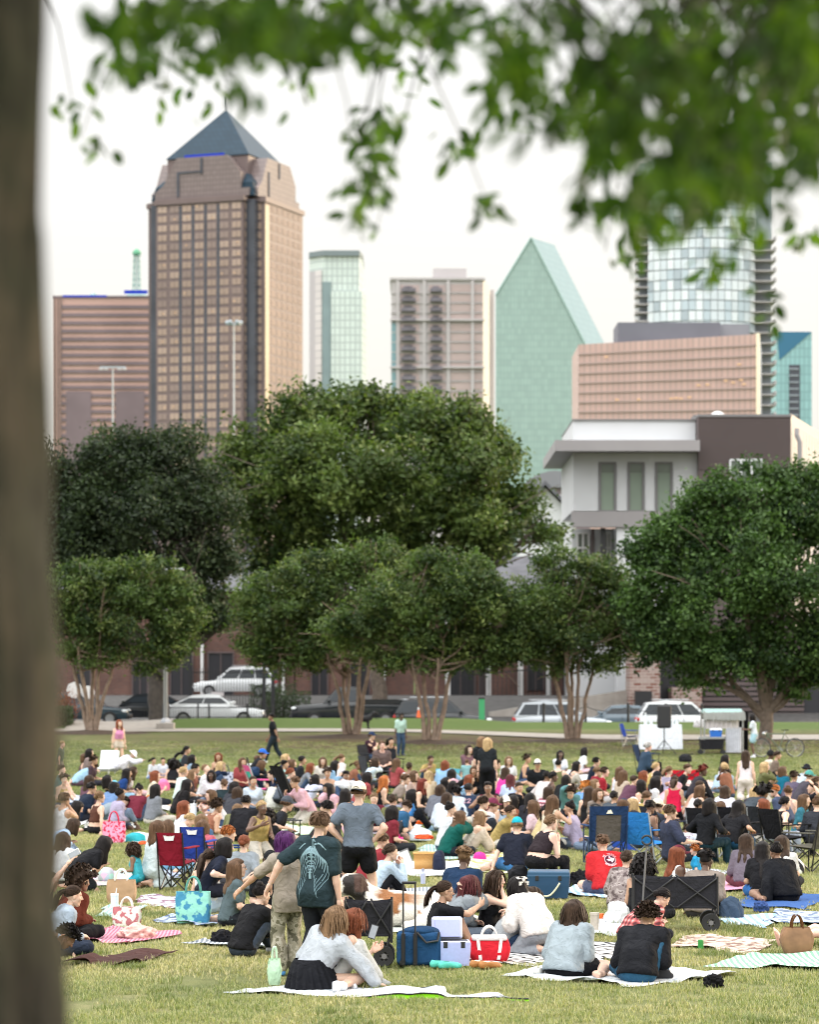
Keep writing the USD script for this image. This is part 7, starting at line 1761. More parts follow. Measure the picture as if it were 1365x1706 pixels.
B([(560,1306),(572,1294),(612,1296),(604,1308)],'pink and red beach towel before the camp chairs',L_['pink_red'],.05)
B([(325,1352),(335,1330),(392,1332),(392,1354)],'turquoise blanket with orange rings by the white jug',L_['rainbow'],.05)
B([(92,1344),(100,1328),(150,1326),(150,1342)],'blue white chevron blanket at the left edge',L_['chevron'],.06)
B([(90,1360),(98,1350),(152,1350),(146,1360)],'teal mat at the left edge','#7fb0b2',.03)
B([(100,1374),(110,1362),(150,1362),(140,1376)],'white cloth with dark dips near the left edge','#d0d0d4',.10)
B([(140,1382),(150,1362),(226,1366),(222,1384)],'black and white blanket under the brown halter top',L_['zebra'],.05)
B([(205,1402),(220,1390),(262,1396),(256,1408)],'thin white cloth beside the teal cushion','#d8d8dc',.05)
B([(120,1480),(140,1452),(262,1452),(250,1474)],'multicoloured patterned blanket under the toddler in turquoise',L_['multi'],.05)
B([(700,1304),(712,1295),(776,1296),(770,1306)],'cyan beach mat behind the navy number tee','#3fb4c0',.03)
B([(718,1288),(724,1281),(776,1282),(772,1290)],'teal mat beside the music case','#2f7f90',.03)
B([(905,1302),(925,1284),(1000,1286),(990,1304)],'white sheet under the back row of white tees','#d4d8dc',.04)
B([(905,1372),(930,1344),(1010,1346),(1005,1374)],'mint and cream striped blanket by the black sleeveless dress',L_['mint_stripe'],.05)
B([(1110,1322),(1120,1300),(1190,1302),(1185,1324)],'cream flowered blanket right of the scarlet tank',L_['flower'],.05)
B([(1095,1362),(1110,1340),(1170,1344),(1165,1364)],'white crumpled sheet behind the left black chair','#d8d4c8',.10)
B([(250,1352),(258,1342),(300,1342),(296,1352)],'white towel right of the ginger hair','#dcdce0',.05)
B([(325,1380),(340,1358),(400,1360),(398,1384)],'pink white blanket before the plain black tee',L_['paisley'],.05)
B([(430,1392),(450,1376),(560,1380),(548,1396)],'mint towel between the black recliner and the afro',L_['mint_stripe'],.05)
B([(255,1300),(262,1282),(330,1284),(326,1304)],'white blanket under the children on the back row','#d4d6da',.04)
B([(590,1390),(610,1364),(700,1368),(700,1392)],'orange and white blanket behind the teal blue tee',L_['paisley'],.05)
B([(950,1416),(965,1396),(1012,1398),(1008,1420)],'cream rug below the tripod chair','#cdbba8',.03)
B([(240,1470),(250,1456),(300,1458),(292,1472)],'dark and pale folded cloth right of the toddler',L_['navy_print'],.08)
# -- containers and small things
M['kraft']=plain('kraft_paper',(.36,.23,.13),.85,bump=.4,scale=9.0,vary=.10)
M['kraft_dark']=plain('kraft_dark',(.20,.105,.05),.8,bump=.8,scale=6.0,vary=.25)
M['clear']=material('clear_plastic',{'t':('transparent_bsdf',{'color':(.93,.95,.96)}),'g':('glossy_bsdf',{'roughness':.08}),'f':('fresnel',{'IOR':1.45}),'m':('mix_closure',{})},[('f.fac','m.fac'),('t.BSDF','m.closure1'),('g.BSDF','m.closure2')],surface='m.closure')
M['bottle_green']=plain('bottle_green',(.012,.035,.014),.08)
M['steel']=plain('steel',(.45,.46,.48),.3,.8)
def C(h):return np.asarray(srgb(h))
def tote(px,py,w,h,label,look,handle='#dddddd',depth=.16,name='tote_bag',rz=0,cat='bag',open_=True,bulge=.02,mark=None):
 b,s=spot(px,py);W,H_=w/s,h/s
 t=thing(name,label,cat,b+[0,depth/2,.018],rz)
 # sack with a rolled mouth, slightly bulging sides
 n=8;rings=[]
 rr_=np.random.default_rng(int(px))
 for k in range(n+1):
  f=k/n;kk=1+bulge/W*math.sin(f*math.pi)*2
  a=W/2*(.95+.05*f)*kk;d=depth/2*(1-.35*f)*kk
  th=np.linspace(0,2*np.pi,25)[:-1]
  sx=np.sign(np.cos(th))*np.abs(np.cos(th))**.35*a;sy=np.sign(np.sin(th))*np.abs(np.sin(th))**.35*d
  rings.append(np.stack([sx+rr_.normal(0,.004,24),sy+rr_.normal(0,.004,24),np.full(24,H_*f)],1))
 inner=rings[-1]*[.96,.9,1];low=rings[n//2]*[.94,.88,1]
 rings+=[inner,low]
 v=np.vstack(rings+[[[0,0,0]],[[0,0,H_*.5]]]);f=[]
 for k in range(len(rings)-1):
  for i in range(24):f+=[[k*24+i,k*24+(i+1)%24,(k+1)*24+(i+1)%24],[k*24+i,(k+1)*24+(i+1)%24,(k+1)*24+i]]
 m=len(rings)*24
 for i in range(24):f+=[[m,(i+1)%24,i],[m+1,(len(rings)-1)*24+i,(len(rings)-1)*24+(i+1)%24]]
 if isinstance(look,str):obj('sack',(v,np.array(f)),M['cloth'],t,40,C(look))
 else:obj('sack',(v,np.array(f)),look,t,40)
 if handle:
  for y_ in(-depth*.30,depth*.30):
   th=np.linspace(0,np.pi,11)
   obj('handle',tube(np.stack([W*.22*np.cos(th),np.full(11,y_)*1.02,H_-.01+min(.5*H_,.22)*np.sin(th)],1),.011,6),M['cloth'],t,True,np.repeat(C(handle)[None],11*6+2,0))
 if mark:mark(t,W,H_,depth)
 return t
def cooler(px,py,w,h,label,body,lid,rz=0,depth=None,open_lid=False,name='cooler'):
 b,s=spot(px,py);W,H_=w/s,h/s;D=depth or W*.62
 t=thing(name,label,'cooler',b+[0,D/2,.015],rz)
 hb_=H_ if open_lid else H_*.80
 low=[(sx*W/2*k,sy*D/2*k,z)for sx in(-1,1)for sy in(-1,1)for k,z in((.90,0),(.98,hb_*.6),(1.0,hb_))]
 obj('tub',hull(np.vstack([np.array(low)+e for e in([.012,0,0],[-.012,0,0],[0,.012,0],[0,-.012,0])])),M['plastic'],t,False,C(body))
 obj('rim',rbox((0,0,hb_+.005),(W*1.05,D*1.06,.035),.012),M['plastic'],t,False,C(lid))
 if open_lid:
  obj('lid',xf(rbox((0,0,H_*.52),(W*1.0,.07,H_*1.0),.03),(-.06,D*.48,hb_+.02),rx=-12),M['plastic'],t,False,C(lid))
  obj('lid_panel',xf(rbox((0,0,H_*.52),(W*.82,.02,H_*.80),.008),(-.06,D*.48-.045,hb_+.02),rx=-12),M['plastic'],t,False,C(body))
  obj('inside',box(-W*.44,W*.44,-D*.42,D*.42,hb_+.02,hb_+.026),M['black_iron'],t)
 else:
  obj('lid',hull(np.vstack([np.array([(sx*W/2*k,sy*D/2*k,z)for sx in(-1,1)for sy in(-1,1)for k,z in((1.04,hb_+.02),(1.02,H_*.96),(.95,H_))])])),M['plastic'],t,False,C(lid))
 for sx in(-1,1):obj('latch',rbox((sx*W*.28,-D*.52,hb_-.02),(.05,.02,.07),.008),M['black_iron'],t)
 return t,W,H_,D
def bottle(px,py,h,label,prof,mat,name='bottle',cat='bottle',cap=None,straw=False,color=None,lift=.02):
 b,s=spot(px,py);H_=h/s
 t=thing(name,label,cat,b+[0,0,lift])
 obj('body',lathe([(0,0)]+[(r_,z_*H_)for r_,z_ in prof]+[(0,prof[-1][1]*H_)],18),mat,t,40,color)
 if cap:obj('lid',lathe([(0,prof[-1][1]*H_+.001),(prof[-1][0]*1.05,prof[-1][1]*H_+.001),(prof[-1][0]*1.05,prof[-1][1]*H_+.025),(0,prof[-1][1]*H_+.03)],18),M['plastic'],t,40,C(cap))
 if straw:obj('straw',rod((.01,0,prof[-1][1]*H_),(.03,0,prof[-1][1]*H_+.10),.006,6),M['plastic'],t,False,C('#eeeeee'))
 return t
TUMBLER=[(.036,0.0),(.038,.3),(.050,.36),(.052,1.0)]
WINE=[(.037,0),(.038,.58),(.030,.68),(.014,.78),(.013,1.0)]
CAN=[(.028,0),(.033,.06),(.033,.92),(.027,1.0)]
def lump(px,py,w,h,d,label,color,name,cat,seed=0,mat=None,rough=.35,freq=4.0,flat=.25,lift=.01):
 """A soft heap: bag, cushion or folded cloth."""
 b,s=spot(px,py);W,H_=w/s,h/s
 m=trimesh.creation.icosphere(4 if s>110 else 3);v=np.asarray(m.vertices)
 k=1+rough*(meshkit.fbm(v*freq*.5+seed,3)-.5)*2
 v=v*k[:,None]
 v=v*(1+.25*(np.abs(v)**4).sum(1,keepdims=True)*0)
 v=np.sign(v)*np.abs(v)**.8
 z=v[:,2];z=np.where(z<-flat,-flat+(z+flat)*.08,z)
 v=np.stack([v[:,0]*W/2,v[:,1]*d/2,(z-z.min())/(z.max()-z.min())*H_],1)
 t=thing(name,label,cat,b+[0,d/2,lift])
 obj('cover',(v,np.asarray(m.faces)),mat or M['cloth'],t,True,None if mat else np.repeat(C(color)[None],len(v),0))
 return t,W,H_
def camp_chair(px,py,yaw,label,seat,frame='#1a1a1c',w=.56,back=.50,sh=.40,name='camp_chair',mesh_back=None,arms=True,logo=None,group=None,sag=.05,lean=.16,arm_color=None):
 """Folding camp chair standing on the pixel; yaw 0 turns its back to us."""
 b,s=spot(px,py)
 t=thing(name,label,'chair',b+[0,0,.0],-yaw,group)
 fm=('frame_'+frame.strip('#'))
 if fm not in M:M[fm]=plain(fm,tuple(C(frame)),.35,.3,scale=3)
 fr=M[fm];h=w/2;d=.25
 A=[(-h,-d),(h,-d),(h,d),(-h,d)]
 for i in range(4):
  a,c=A[i],A[(i+1)%4]
  obj('leg',rod((a[0],a[1],.015),(c[0],c[1],sh),.011,8),fr,t);obj('leg',rod((c[0],c[1],.015),(a[0],a[1],sh),.011,8),fr,t)
 bt=sh+back
 for x in(-h,h):
  obj('back_post',rod((x,-d,.02),(x,-d-lean,bt),.012,8),fr,t)
  if arms:
   obj('arm_post',rod((x,d,.02),(x,d,sh+.22),.012,8),fr,t)
   obj('armrest',rbox((x,0,sh+.23),(.085,.58,.022),.010),M['cloth'],t,False,C(arm_color or seat))
 u=np.linspace(-1,1,13);v_=np.linspace(0,1,9)
 U,V=np.meshgrid(u,v_,indexing='ij')
 bp=np.stack([U*h,-d-lean*(.0+V)-.05*(1-U*U)*(1-.6*V),sh-.02+(back+.02)*V],-1)
 sp=np.stack([U*h,-d+2*d*V,sh-sag*(1-U*U)*np.sin(np.pi*np.clip(V,.05,.95))+.03*V],-1)
 k=np.arange(13*9).reshape(13,9);q=np.stack([k[:-1,:-1],k[1:,:-1],k[1:,1:],k[:-1,1:]],-1).reshape(-1,4)
 def sheet(P_,th_):
  P_=P_.reshape(-1,3);n_=len(P_)
  return np.vstack([P_,P_+th_]),np.vstack([q,q[:,::-1]+n_])
 obj('backrest',sheet(bp,np.array([0,-.012,0])),M['cloth'],t,50,C(mesh_back or seat))
 obj('seat',sheet(sp,np.array([0,0,-.012])),M['cloth'],t,50,C(seat))
 if mesh_back:
  for sl in((0,13,6,9),(0,3,0,7),(10,13,0,7)):
   pp=bp[sl[0]:sl[1],sl[2]:sl[3]]+np.array([0,-.02,0]);a_,b_=pp.shape[:2]
   kk=np.arange(a_*b_).reshape(a_,b_);qq=np.stack([kk[:-1,:-1],kk[1:,:-1],kk[1:,1:],kk[:-1,1:]],-1).reshape(-1,4)
   obj('panel',(pp.reshape(-1,3),qq),M['cloth'],t,True,C(seat))
 if logo:logo(t,h,d,lean,sh,back)
 return t
def badge(wd,ht,z=.84,cx=0.0):
 def f(t,h,d,lean,sh,back):
  y=lambda x:-d-lean*z-.05*(1-(x/h)**2)*(1-.6*z)-.020
  pts=[(cx-wd,ht),(cx-wd*.55,ht*.8),(cx-wd*.2,ht),(cx+wd*.2,ht*.85),(cx+wd,ht),(cx+wd*.8,-ht),(cx-wd*.7,-ht)]
  v=np.array([(a,y(a)-e,sh+back*z+b)for e in(0,.003)for a,b in pts]);n=len(pts)
  fa=[[0,i,i+1]for i in range(1,n-1)]+[[n,n+i+1,n+i]for i in range(1,n-1)]+[[i,(i+1)%n,n+(i+1)%n]for i in range(n)]+[[i,n+(i+1)%n,n+i]for i in range(n)]
  obj('logo',(v,np.array(fa)),M['plastic'],t,False,C('#cfd0d2'))
 return f
camp_chair(297,1483,14,'deep red folding chair with black legs at the left','#7d1a2c',w=.39,back=.46,logo=badge(.085,.040))
camp_chair(331,1470,10,'royal blue folding chair right of the deep red one','#2a3f92',w=.36,back=.46,logo=badge(.085,.040))
camp_chair(377,1463,75,'low navy camp chair with bright blue seat','#22386c',sh=.26,back=.46)
camp_chair(445,1330,70,'beach chair striped in pink and teal with pink arms','#d05a90',mesh_back='#48b6a4',sh=.24,back=.60,lean=.30,frame='#c8c8cc')
camp_chair(505,1358,62,'tall black reclining camp chair','#16161a',sh=.30,back=.80,lean=.42,w=.62)
camp_chair(472,1408,75,'low grey mesh camp chair of the charcoal cap','#3c3f44',sh=.24,back=.44)
camp_chair(622,1291,120,'dark camp chair under the maroon tee','#23262c',sh=.42)
camp_chair(652,1301,160,'black camp chair under the black tank top','#1a1b20',sh=.42)
camp_chair(628,1320,70,'camp chair with dark grey jacket thrown over its back','#3f4148',sh=.34,back=.62,w=.62)
camp_chair(437,1310,85,'small dark stool chair under the royal blue cap','#2c2e34',sh=.30,arms=False)
camp_chair(1008,1440,-6,'navy mesh backed camp chair with a small pale peak badge','#23385c',frame='#23385c',mesh_back='#5a5450',sh=.42,back=.56,w=.62,logo=lambda t,h,d,lean,sh,back:obj('badge',prism([(-.05,sh+back-.12),(.06,sh+back-.12),(.02,sh+back-.05),(.0,sh+back-.075),(-.015,sh+back-.06)],'y',-d-lean-.035,-d-lean-.028),M['plastic'],t,False,C('#e0dcc8')))
camp_chair(1087,1438,48,'bright blue camp chair with light grey frame','#2d7cc4',frame='#9aa0a8',sh=.34,back=.52,w=.60)
camp_chair(1187,1428,38,'black camp chair with silver back tubes, left of two','#1b1b1f',frame='#8a8d92',sh=.36,back=.50)
camp_chair(1237,1426,32,'black camp chair with silver back tubes, right of two','#1b1b1f',frame='#8a8d92',sh=.36,back=.50)
camp_chair(1277,1412,58,'dark camp chair under the leaning afro','#24262c',sh=.26)
camp_chair(1312,1428,60,'black camp chair under the black tank top at right','#17171b',sh=.34)
camp_chair(1350,1452,-48,'olive grey camp chair at the right edge, turned away','#56544c',sh=.40,back=.55,w=.66,logo=badge(.12,.045,.12,.12))
camp_chair(1122,1410,66,'navy lounge chair under the loose navy tee','#2a2f40',sh=.24,back=.50,lean=.3)
camp_chair(1080,1290,75,'dark blue camp chair under the white haired man','#2c3a56',sh=.42)
camp_chair(1052,1250,110,'empty royal blue folding chair beside the white draped table','#1c3f9a',frame='#7c8088',sh=.42)
b_,s_=spot(180,1290)
wc=thing('beach_chair','white plastic beach chair behind the pink crop top','chair',b_,160)
obj('backrest',xf(rbox((0,0,.42),(.62,.05,.66),.10),(0,0,0),rx=12),M['plastic'],wc,False,C('#dcdee2'))
obj('seat',rbox((0,.28,.20),(.60,.55,.05),.02),M['plastic'],wc,False,C('#dcdee2'))
for sx in(-.26,.26):
 for sy in(.05,.5):obj('leg',rod((sx,sy,0),(sx,sy,.2),.018,6),M['plastic'],wc,False,C('#c8c8cc'))
# totes and bags
def bag_print(t,W,H_,d):
 m=meshkit.text_mesh('EATS',H_*.13,.002,True);v,f=geo(m);v[:,0]-=v[:,0].mean()
 obj('print',(np.stack([v[:,0],-d*.50-v[:,2]-.006,v[:,1]+H_*.25],1),f),M['plastic'],t,False,C('#4a5030'))
 obj('print',xf(lathe([(.0,-.002),(H_*.10,-.002),(H_*.10,.002),(0,.002)],16),(0,-d*.46-.006,H_*.62),rx=90),M['plastic'],t,False,C('#4a5030'))
tote(449,1421,32,36,'brown paper grocery bag with a round green print behind the beard',M['kraft'],'#a88860',.18,'paper_bag',mark=bag_print)
tote(201,1506,46,38,'large kraft paper shopping bag with white string handles at the left',M['kraft'],'#e6e2da',.22,'paper_bag')
tote(321,1540,56,52,'turquoise shopping bag printed with succulents beside the white strapless top',L_['succulent'],'#5a9a90',.22)
tote(189,1405,36,35,'pink flowered tote bag with red handles at the left',L_['pink_flower'],'#c22f4c',.18)
tote(210,1546,44,33,'white floral tote bag by the pale tumbler',L_['flower'],'#e8e4e0',.18)
tote(376,1312,24,25,'navy and white print tote beside the white graphic tee',L_['navy_flower'],'#2a2f50',.14)
tote(457,1644,18,44,'mint green canvas tote standing by the camouflage trousers','#b6d6b8','#b6d6b8',.12)
tote(656,1352,34,28,'olive green collapsible bin in the middle rows','#3a4030',None,.3,'bin')
tote(1330,1592,42,44,'crumpled brown paper bag by the bare legs',M['kraft_dark'],'#5a3a20',.22,'paper_bag',bulge=.05)
tote(662,1410,18,14,'hot pink gift bag above the open book','#d8408c','#d8408c',.10)
def redmark(t,W,H_,d):
 for sx in(-.25,.25):
  obj('strap',hull([(W*sx-.018,-d*.5-.012,.03),(W*sx+.018,-d*.5-.012,.03),(W*sx*1.3-.018,-d*.42-.012,H_*.98),(W*sx*1.3+.018,-d*.42-.012,H_*.98),(W*sx,-d*.46+.02,H_*.5)]),M['cloth'],t,False,C('#dcd6d4'))
 obj('lining',rbox((0,0,H_*.99),(W*.98,d*.8,.05),.02),M['cloth'],t,False,C('#d8d4d4'))
tote(816,1606,60,40,'red duffel tote with white straps beside the lilac cooler','#b8202c','#d8d2d0',.30,'duffel_bag',mark=redmark,bulge=.04)
lump(1031,1540,42,38,.26,'white plastic shopping bag with red print behind the grey sweatshirt','#dfe0e2','plastic_bag','bag',3,rough=.45,freq=4)
lump(1191,1646,32,22,.16,'small black crumpled pouch on the grass at the right front','#141416','pouch','bag',5,rough=.6,freq=8)
lump(369,1572,36,22,.22,'black leather bag left of the bent black tee and jeans','#16161a','handbag','bag',7,rough=.5,freq=7)
lump(1220,1532,40,38,.24,'slate blue backpack right of the black wagon','#3c4a5c','backpack','bag',9,rough=.3)
lump(866,1478,38,36,.26,'black backpack left of the blue cooler','#1b1c20','backpack','bag',11,rough=.3)
lump(226,1566,58,26,.40,'heap of peach pink cloth at the left','#d8aea6','cloth_heap','cloth',13,rough=.5,freq=6)
lump(225,1404,34,16,.26,'teal cushion right of the pink flowered tote','#2f9aa4','cushion','cushion',15,rough=.12)
lump(272,1318,20,20,.22,'round pink pillow on the left rows','#d9709a','pillow','cushion',17,rough=.1)
lump(175,1470,28,24,.24,'colourful patterned beach ball beside the toddler','#ffffff','beach_ball','ball',19,L_['multi'],rough=.03,flat=.8)
lump(912,1404,26,14,.22,'yellow and green cushion right of the black crop top','#b8b82c','cushion','cushion',21,rough=.1)
lump(1323,1458,38,28,.22,'zebra striped rolled blanket behind the black hoodie','#ffffff','rolled_blanket','blanket',23,L_['zebra'],rough=.08,flat=.5)
lump(967,1478,34,30,.22,'pair of black boots lying by the blue cooler','#1c1c20','boots','shoes',25,rough=.6,freq=8)
lump(742,1296,26,12,.35,'black music case on the far grass','#2a2a30','music_case','case',27,rough=.1)
lump(1143,1290,22,14,.3,'black bag on top of the red folding wagon','#1e1e22','black_bag','bag',29,rough=.3,lift=.38)
lump(800,1434,22,14,.18,'magenta plastic tray by the cream dress','#d83a90','tray','tray',31,rough=.1)
lump(707,1427,30,8,.25,'orange cloth over the wicker basket','#d8502c','cloth','cloth',33,rough=.5,freq=7,lift=.30)
lump(732,1452,22,34,.4,'rolled navy blanket right of the wicker basket','#23283a','rolled_blanket','blanket',35,rough=.1)
lump(700,1402,40,22,.5,'white pillow below the teal blue tee','#c8d2de','pillow','cushion',37,rough=.2)
lump(694,1374,24,10,.25,'orange bag of snacks beside the teal blue tee','#e05a1e','snack_bag','bag',39,rough=.4,freq=7)
lump(237,1408,16,6,.25,'orange flying disc by the teal cushion','#d8542c','flying_disc','toy',41,rough=.02)
lump(1140,1350,48,14,.5,'crumpled white bedding behind the scarlet tank','#d6d4c6','bedding','blanket',43,rough=.5,freq=6)
lump(1270,1520,24,18,.2,'orange and navy cloth before the waist long black hair','#33497a','cloth','cloth',45,rough=.4,freq=6)
# wicker basket
b_,s_=spot(707,1450);wk=thing('basket','square wicker picnic basket below the reading figure','basket',b_+[0,.15,.02])
W_,H_=36/s_,26/s_
obj('weave',hull([(sx*W_/2*k,sy*.15*k,z)for sx in(-1,1)for sy in(-1,1)for k,z in((.9,0),(1,H_))]),L_['wicker'],wk)
obj('rim',rbox((0,0,H_),(W_*1.04,.32,.03),.012),L_['wicker'],wk)
obj('handle',tube(np.stack([W_*.5*np.cos(np.linspace(0,np.pi,11)),np.full(11,.0),H_+.02*np.sin(np.linspace(0,np.pi,11))],1),.010,6),L_['wicker'],wk)
# coolers
cooler(756,1611,52,38,'lilac cooler with open lid in the front row','#a7aedb','#bfc3e0',4,open_lid=True)
t_,W_,H_,D_=cooler(916,1498,68,45,'dark blue hard cooler used as a seat','#1d3f5e','#214764',-4,.46)
th_=np.linspace(0,1,10);obj('rope_handle',tube(np.stack([W_*(-.22+.50*th_),np.full(10,-D_/2-.04),H_*(.16+.42*th_-.25*np.sin(np.pi*th_))],1),.014,6),M['plastic'],t_,True,np.repeat(C('#d8d4b8')[None],62,0))
cooler(411,1302,19,29,'tall pale grey cooler on the grass behind the left rows','#b4b4be','#cfd2d6',0,.34)
cooler(1042,1418,44,36,'royal blue soft cooler between the two blue chairs','#1f49a8','#1f49a8',0,.40)
cooler(1049,1392,24,20,'clear topped blue storage box behind the bright blue chair','#2f80b8','#9fb4ba',0,.3,name='storage_box')
# bottles and cups
bottle(191,1524,30,'pale tumbler with straw by the white floral tote',TUMBLER,M['plastic'],'tumbler','cup','#dfe6ec',True,C('#cfdae6'))
bottle(1199,1512,32,'hot pink tumbler beside the black wagon',[(.045,0),(.05,.5),(.055,1.0)],M['plastic'],'tumbler','cup','#e83fa4',False,C('#e83fa4'))
bottle(991,1552,26,'taupe tumbler right of the grey sweatshirt and black shorts',[(.05,0),(.058,1.0)],M['plastic'],'tumbler','cup','#b8b0a4',False,C('#b0a79b'))
bottle(1001,1536,12,'small orange cup behind the taupe tumbler',[(.03,0),(.042,1.0)],M['plastic'],'cup','cup',None,False,C('#e86a2a'))
bottle(705,1474,22,'lavender water bottle below the wicker basket',[(.036,0),(.04,.8),(.02,.86),(.02,1)],M['plastic'],'bottle','bottle','#8c94b0',False,C('#b0b8d8'))
bottle(772,1572,24,'brown beer bottle behind the lilac cooler',WINE,plain('amber_glass',(.05,.018,.008),.08),'bottle','bottle',None,False,None,.05)
bottle(838,1396,24,'green wine bottle right of the cream dress',WINE,M['bottle_green'])
bottle(832,1398,22,'pale green wine bottle left of the darker bottle',WINE,plain('pale_green_glass',(.16,.24,.06),.1))
bottle(1168,1584,16,'green drink can on the beige patterned blanket',CAN,M['plastic'],'can','can',None,False,C('#2f7f3a'))
bottle(322,1362,20,'white drink jug with straw left of the ring blanket',[(.06,0),(.075,.5),(.07,1.0)],M['plastic'],'jug','jug','#e0e4ea',True,C('#dde2e8'))
bottle(1162,1392,16,'orange topped juice bottle by the left black chair',[(.03,0),(.032,.8),(.018,1)],M['plastic'],'bottle','bottle','#e8622a',False,C('#b8d060'),.3)
# shoes
def shoes_pair(px,py,w,label,color,yaw=60,name='shoes',lining=None):
 b,s=spot(px,py)
 t=thing(name,label,'shoes',b+[0,.05,.015],-yaw)
 tv,tf=foot_template('shoe',.008)
 for k in(-1,1):
  v=tv.copy();v[:,2]=np.minimum(v[:,2],-.012+.3*np.clip(-v[:,0],0,.04))+.08
  m=obj('shoe',(v[:,[1,0,2]]*[1,1,1]+[k*.06,k*.03,0],tf[:,::-1]),M['leather'],t,True,np.repeat(C(color)[None],len(v),0))
  obj('opening',xf(trimesh.creation.icosphere(2,1.0),(k*.06,k*.03+.0,.062),s=1)if False else(np.asarray(trimesh.creation.icosphere(2).vertices)*[.033,.052,.014]+[k*.06,k*.03+.0,.066],np.asarray(trimesh.creation.icosphere(2).faces)),M['leather'],m,True,np.repeat(C(lining or '#222222')[None],162,0))
 return t
shoes_pair(735,1615,40,'turquoise rubber clogs on the grass before the lilac cooler','#57c4b4',75,lining='#2f8a80')
shoes_pair(802,1615,55,'tan suede moccasins before the red duffel tote','#a8703c',70,lining='#d8c8b0')
shoes_pair(822,1448,25,'brown sandals on the white and yellow blanket','#6a3f2c',20)
shoes_pair(908,1627,25,'pale striped socks and shoes left of the grey sweatshirt','#c0c0bc',10)
# wheeled trolley bag with telescopic handle
b_,s_=spot(698,1612);tb_=thing('trolley_bag','navy trolley bag with tall black telescopic handle in the front row','bag',b_+[0,.16,.02])
W_,H_=74/s_,56/s_
v_,f_=geo(rbox((0,0,H_/2),(W_,.30,H_),.05));obj('case',(v_,f_),M['cloth'],tb_,40,C('#1f4368'))
v_,f_=geo(xf(trimesh.creation.icosphere(3,1.0),(0,0,0)));v_=v_*[W_*.42,.14,.06]+[W_*.05,0,H_];obj('top_flap',(v_,f_),M['cloth'],tb_,True,np.repeat(C('#1b3a5a')[None],len(v_),0))
for px_ in(672,692):
 x_=(px_-698)/s_
 obj('handle_tube',rod((x_,-.18,.05),(x_,-.18,(1612-1474)/s_),.010,8),M['black_iron'],tb_)
 obj('back_rail',rbox((x_,-.165,H_*.5),(.045,.03,H_*.95),.01),M['black_iron'],tb_)
obj('grip',rbox(((682-698)/s_,-.18,(1612-1473)/s_),(.16,.035,.03),.012),M['black_iron'],tb_)
obj('strap',tube([(-.02,-.16,H_),(.08,-.18,H_*.7),(.2,-.16,H_*.75),(.22,-.14,H_)],.014,6),M['black_iron'],tb_)
for sx in(-1,1):obj('wheel',xf(lathe([(0,-.015),(.04,-.015),(.04,.015),(0,.015)],12),(sx*W_*.4,-.12,.03),rx=90,rz=90),M['tyre'],tb_)
# folding wagons
def wagon(px,py,yaw,label,w=1.0,d=.52,z0=.24,z1=.62,color='#2c2c31',handle=True,wheel=.115):
 b,s=spot(px,py);t=thing('folding_wagon',label,'wagon',b+[0,d/2,0],-yaw)
 h,k=w/2,d/2
 n=9
 for nm,pts in(('front_panel',[(-h,-k),(h,-k)]),('back_panel',[(-h,k),(h,k)]),('side_panel',[(-h,-k),(-h,k)]),('side_panel',[(h,-k),(h,k)])):
  u=np.linspace(0,1,11);a,c=np.array(pts[0]),np.array(pts[1]);xy=a+(c-a)*u[:,None]
  inn=-xy/(np.linalg.norm(xy,axis=1,keepdims=True))*(.03*np.sin(np.pi*u))[:,None]
  top=np.column_stack([xy,np.full(11,z1)-.02*np.sin(np.pi*u)]);bot=np.column_stack([xy+inn,np.full(11,z0)])
  P_=np.vstack([top,bot,top*[.98,.96,1],bot*[.98,.96,1]]);i=np.arange(10)
  obj(nm,(P_,np.vstack([np.stack([i,i+1,i+12,i+11],1),np.stack([i+22,i+33,i+34,i+23],1),np.stack([i,i+22,i+23,i+1],1)])),M['cloth'],t,True,C(color))
 obj('floor',rbox((0,0,z0),(w,d,.03),.01),M['cloth'],t,False,C(color))
 for y in(-k-.012,k+.012):
  for sx in(-1,1):
   obj('frame_bar',rod((sx*h,y,z0),(sx*.02,y,z1),.011,8),M['black_iron'],t);obj('frame_bar',rod((sx*.02,y,z0),(sx*h,y,z1),.011,8),M['black_iron'],t)
   obj('corner_post',rod((sx*h,y,z0-.08),(sx*h,y,z1+.02),.014,8),M['black_iron'],t)
   wl=obj('wheel',xf(lathe([(.05,-.028),(wheel*.93,-.035),(wheel,-.02),(wheel,.02),(wheel*.93,.035),(.05,.028)],20),(sx*(h-.08),y*1.0,wheel),rx=90),M['tyre'],t)
   obj('hub',join([xf(lathe([(0,-.03),(.03,-.03),(.03,.03),(0,.03)],10),(sx*(h-.08),y,wheel),rx=90)]+[xf(rod((0,0,0),(.0,0,wheel*.8),.012,5),(sx*(h-.08),y,wheel),ry=a_)for a_ in range(0,360,60)]),M['trim_grey'],wl)
   obj('fork',rod((sx*(h-.02),y,z0-.04),(sx*(h-.08),y,wheel),.014,8),M['black_iron'],t)
 if handle:
  obj('pull_bar',rod((-h*.80,-k-.03,z0),(-h*.70,-k-.16,z1+.42),.012,8),M['trim_grey'],t)
  a_=np.linspace(0,2*np.pi,17);obj('pull_grip',tube(np.stack([-h*.70+.06*np.cos(a_),np.full(17,-k-.17),z1+.47+.055*np.sin(a_)],1),.014,6),M['black_iron'],t)
 return t
wagon(1128,1552,3,'black folding wagon with crossed frame in front of the toddler',1.02,.5,.30,.66)
wagon(614,1610,0,'small black folding wagon behind the two seated front figures',.50,.42,.34,.70,handle=False)
wagon(1139,1308,0,'red folding wagon on the far grass',.9,.5,.16,.42,'#b01c2c',False)
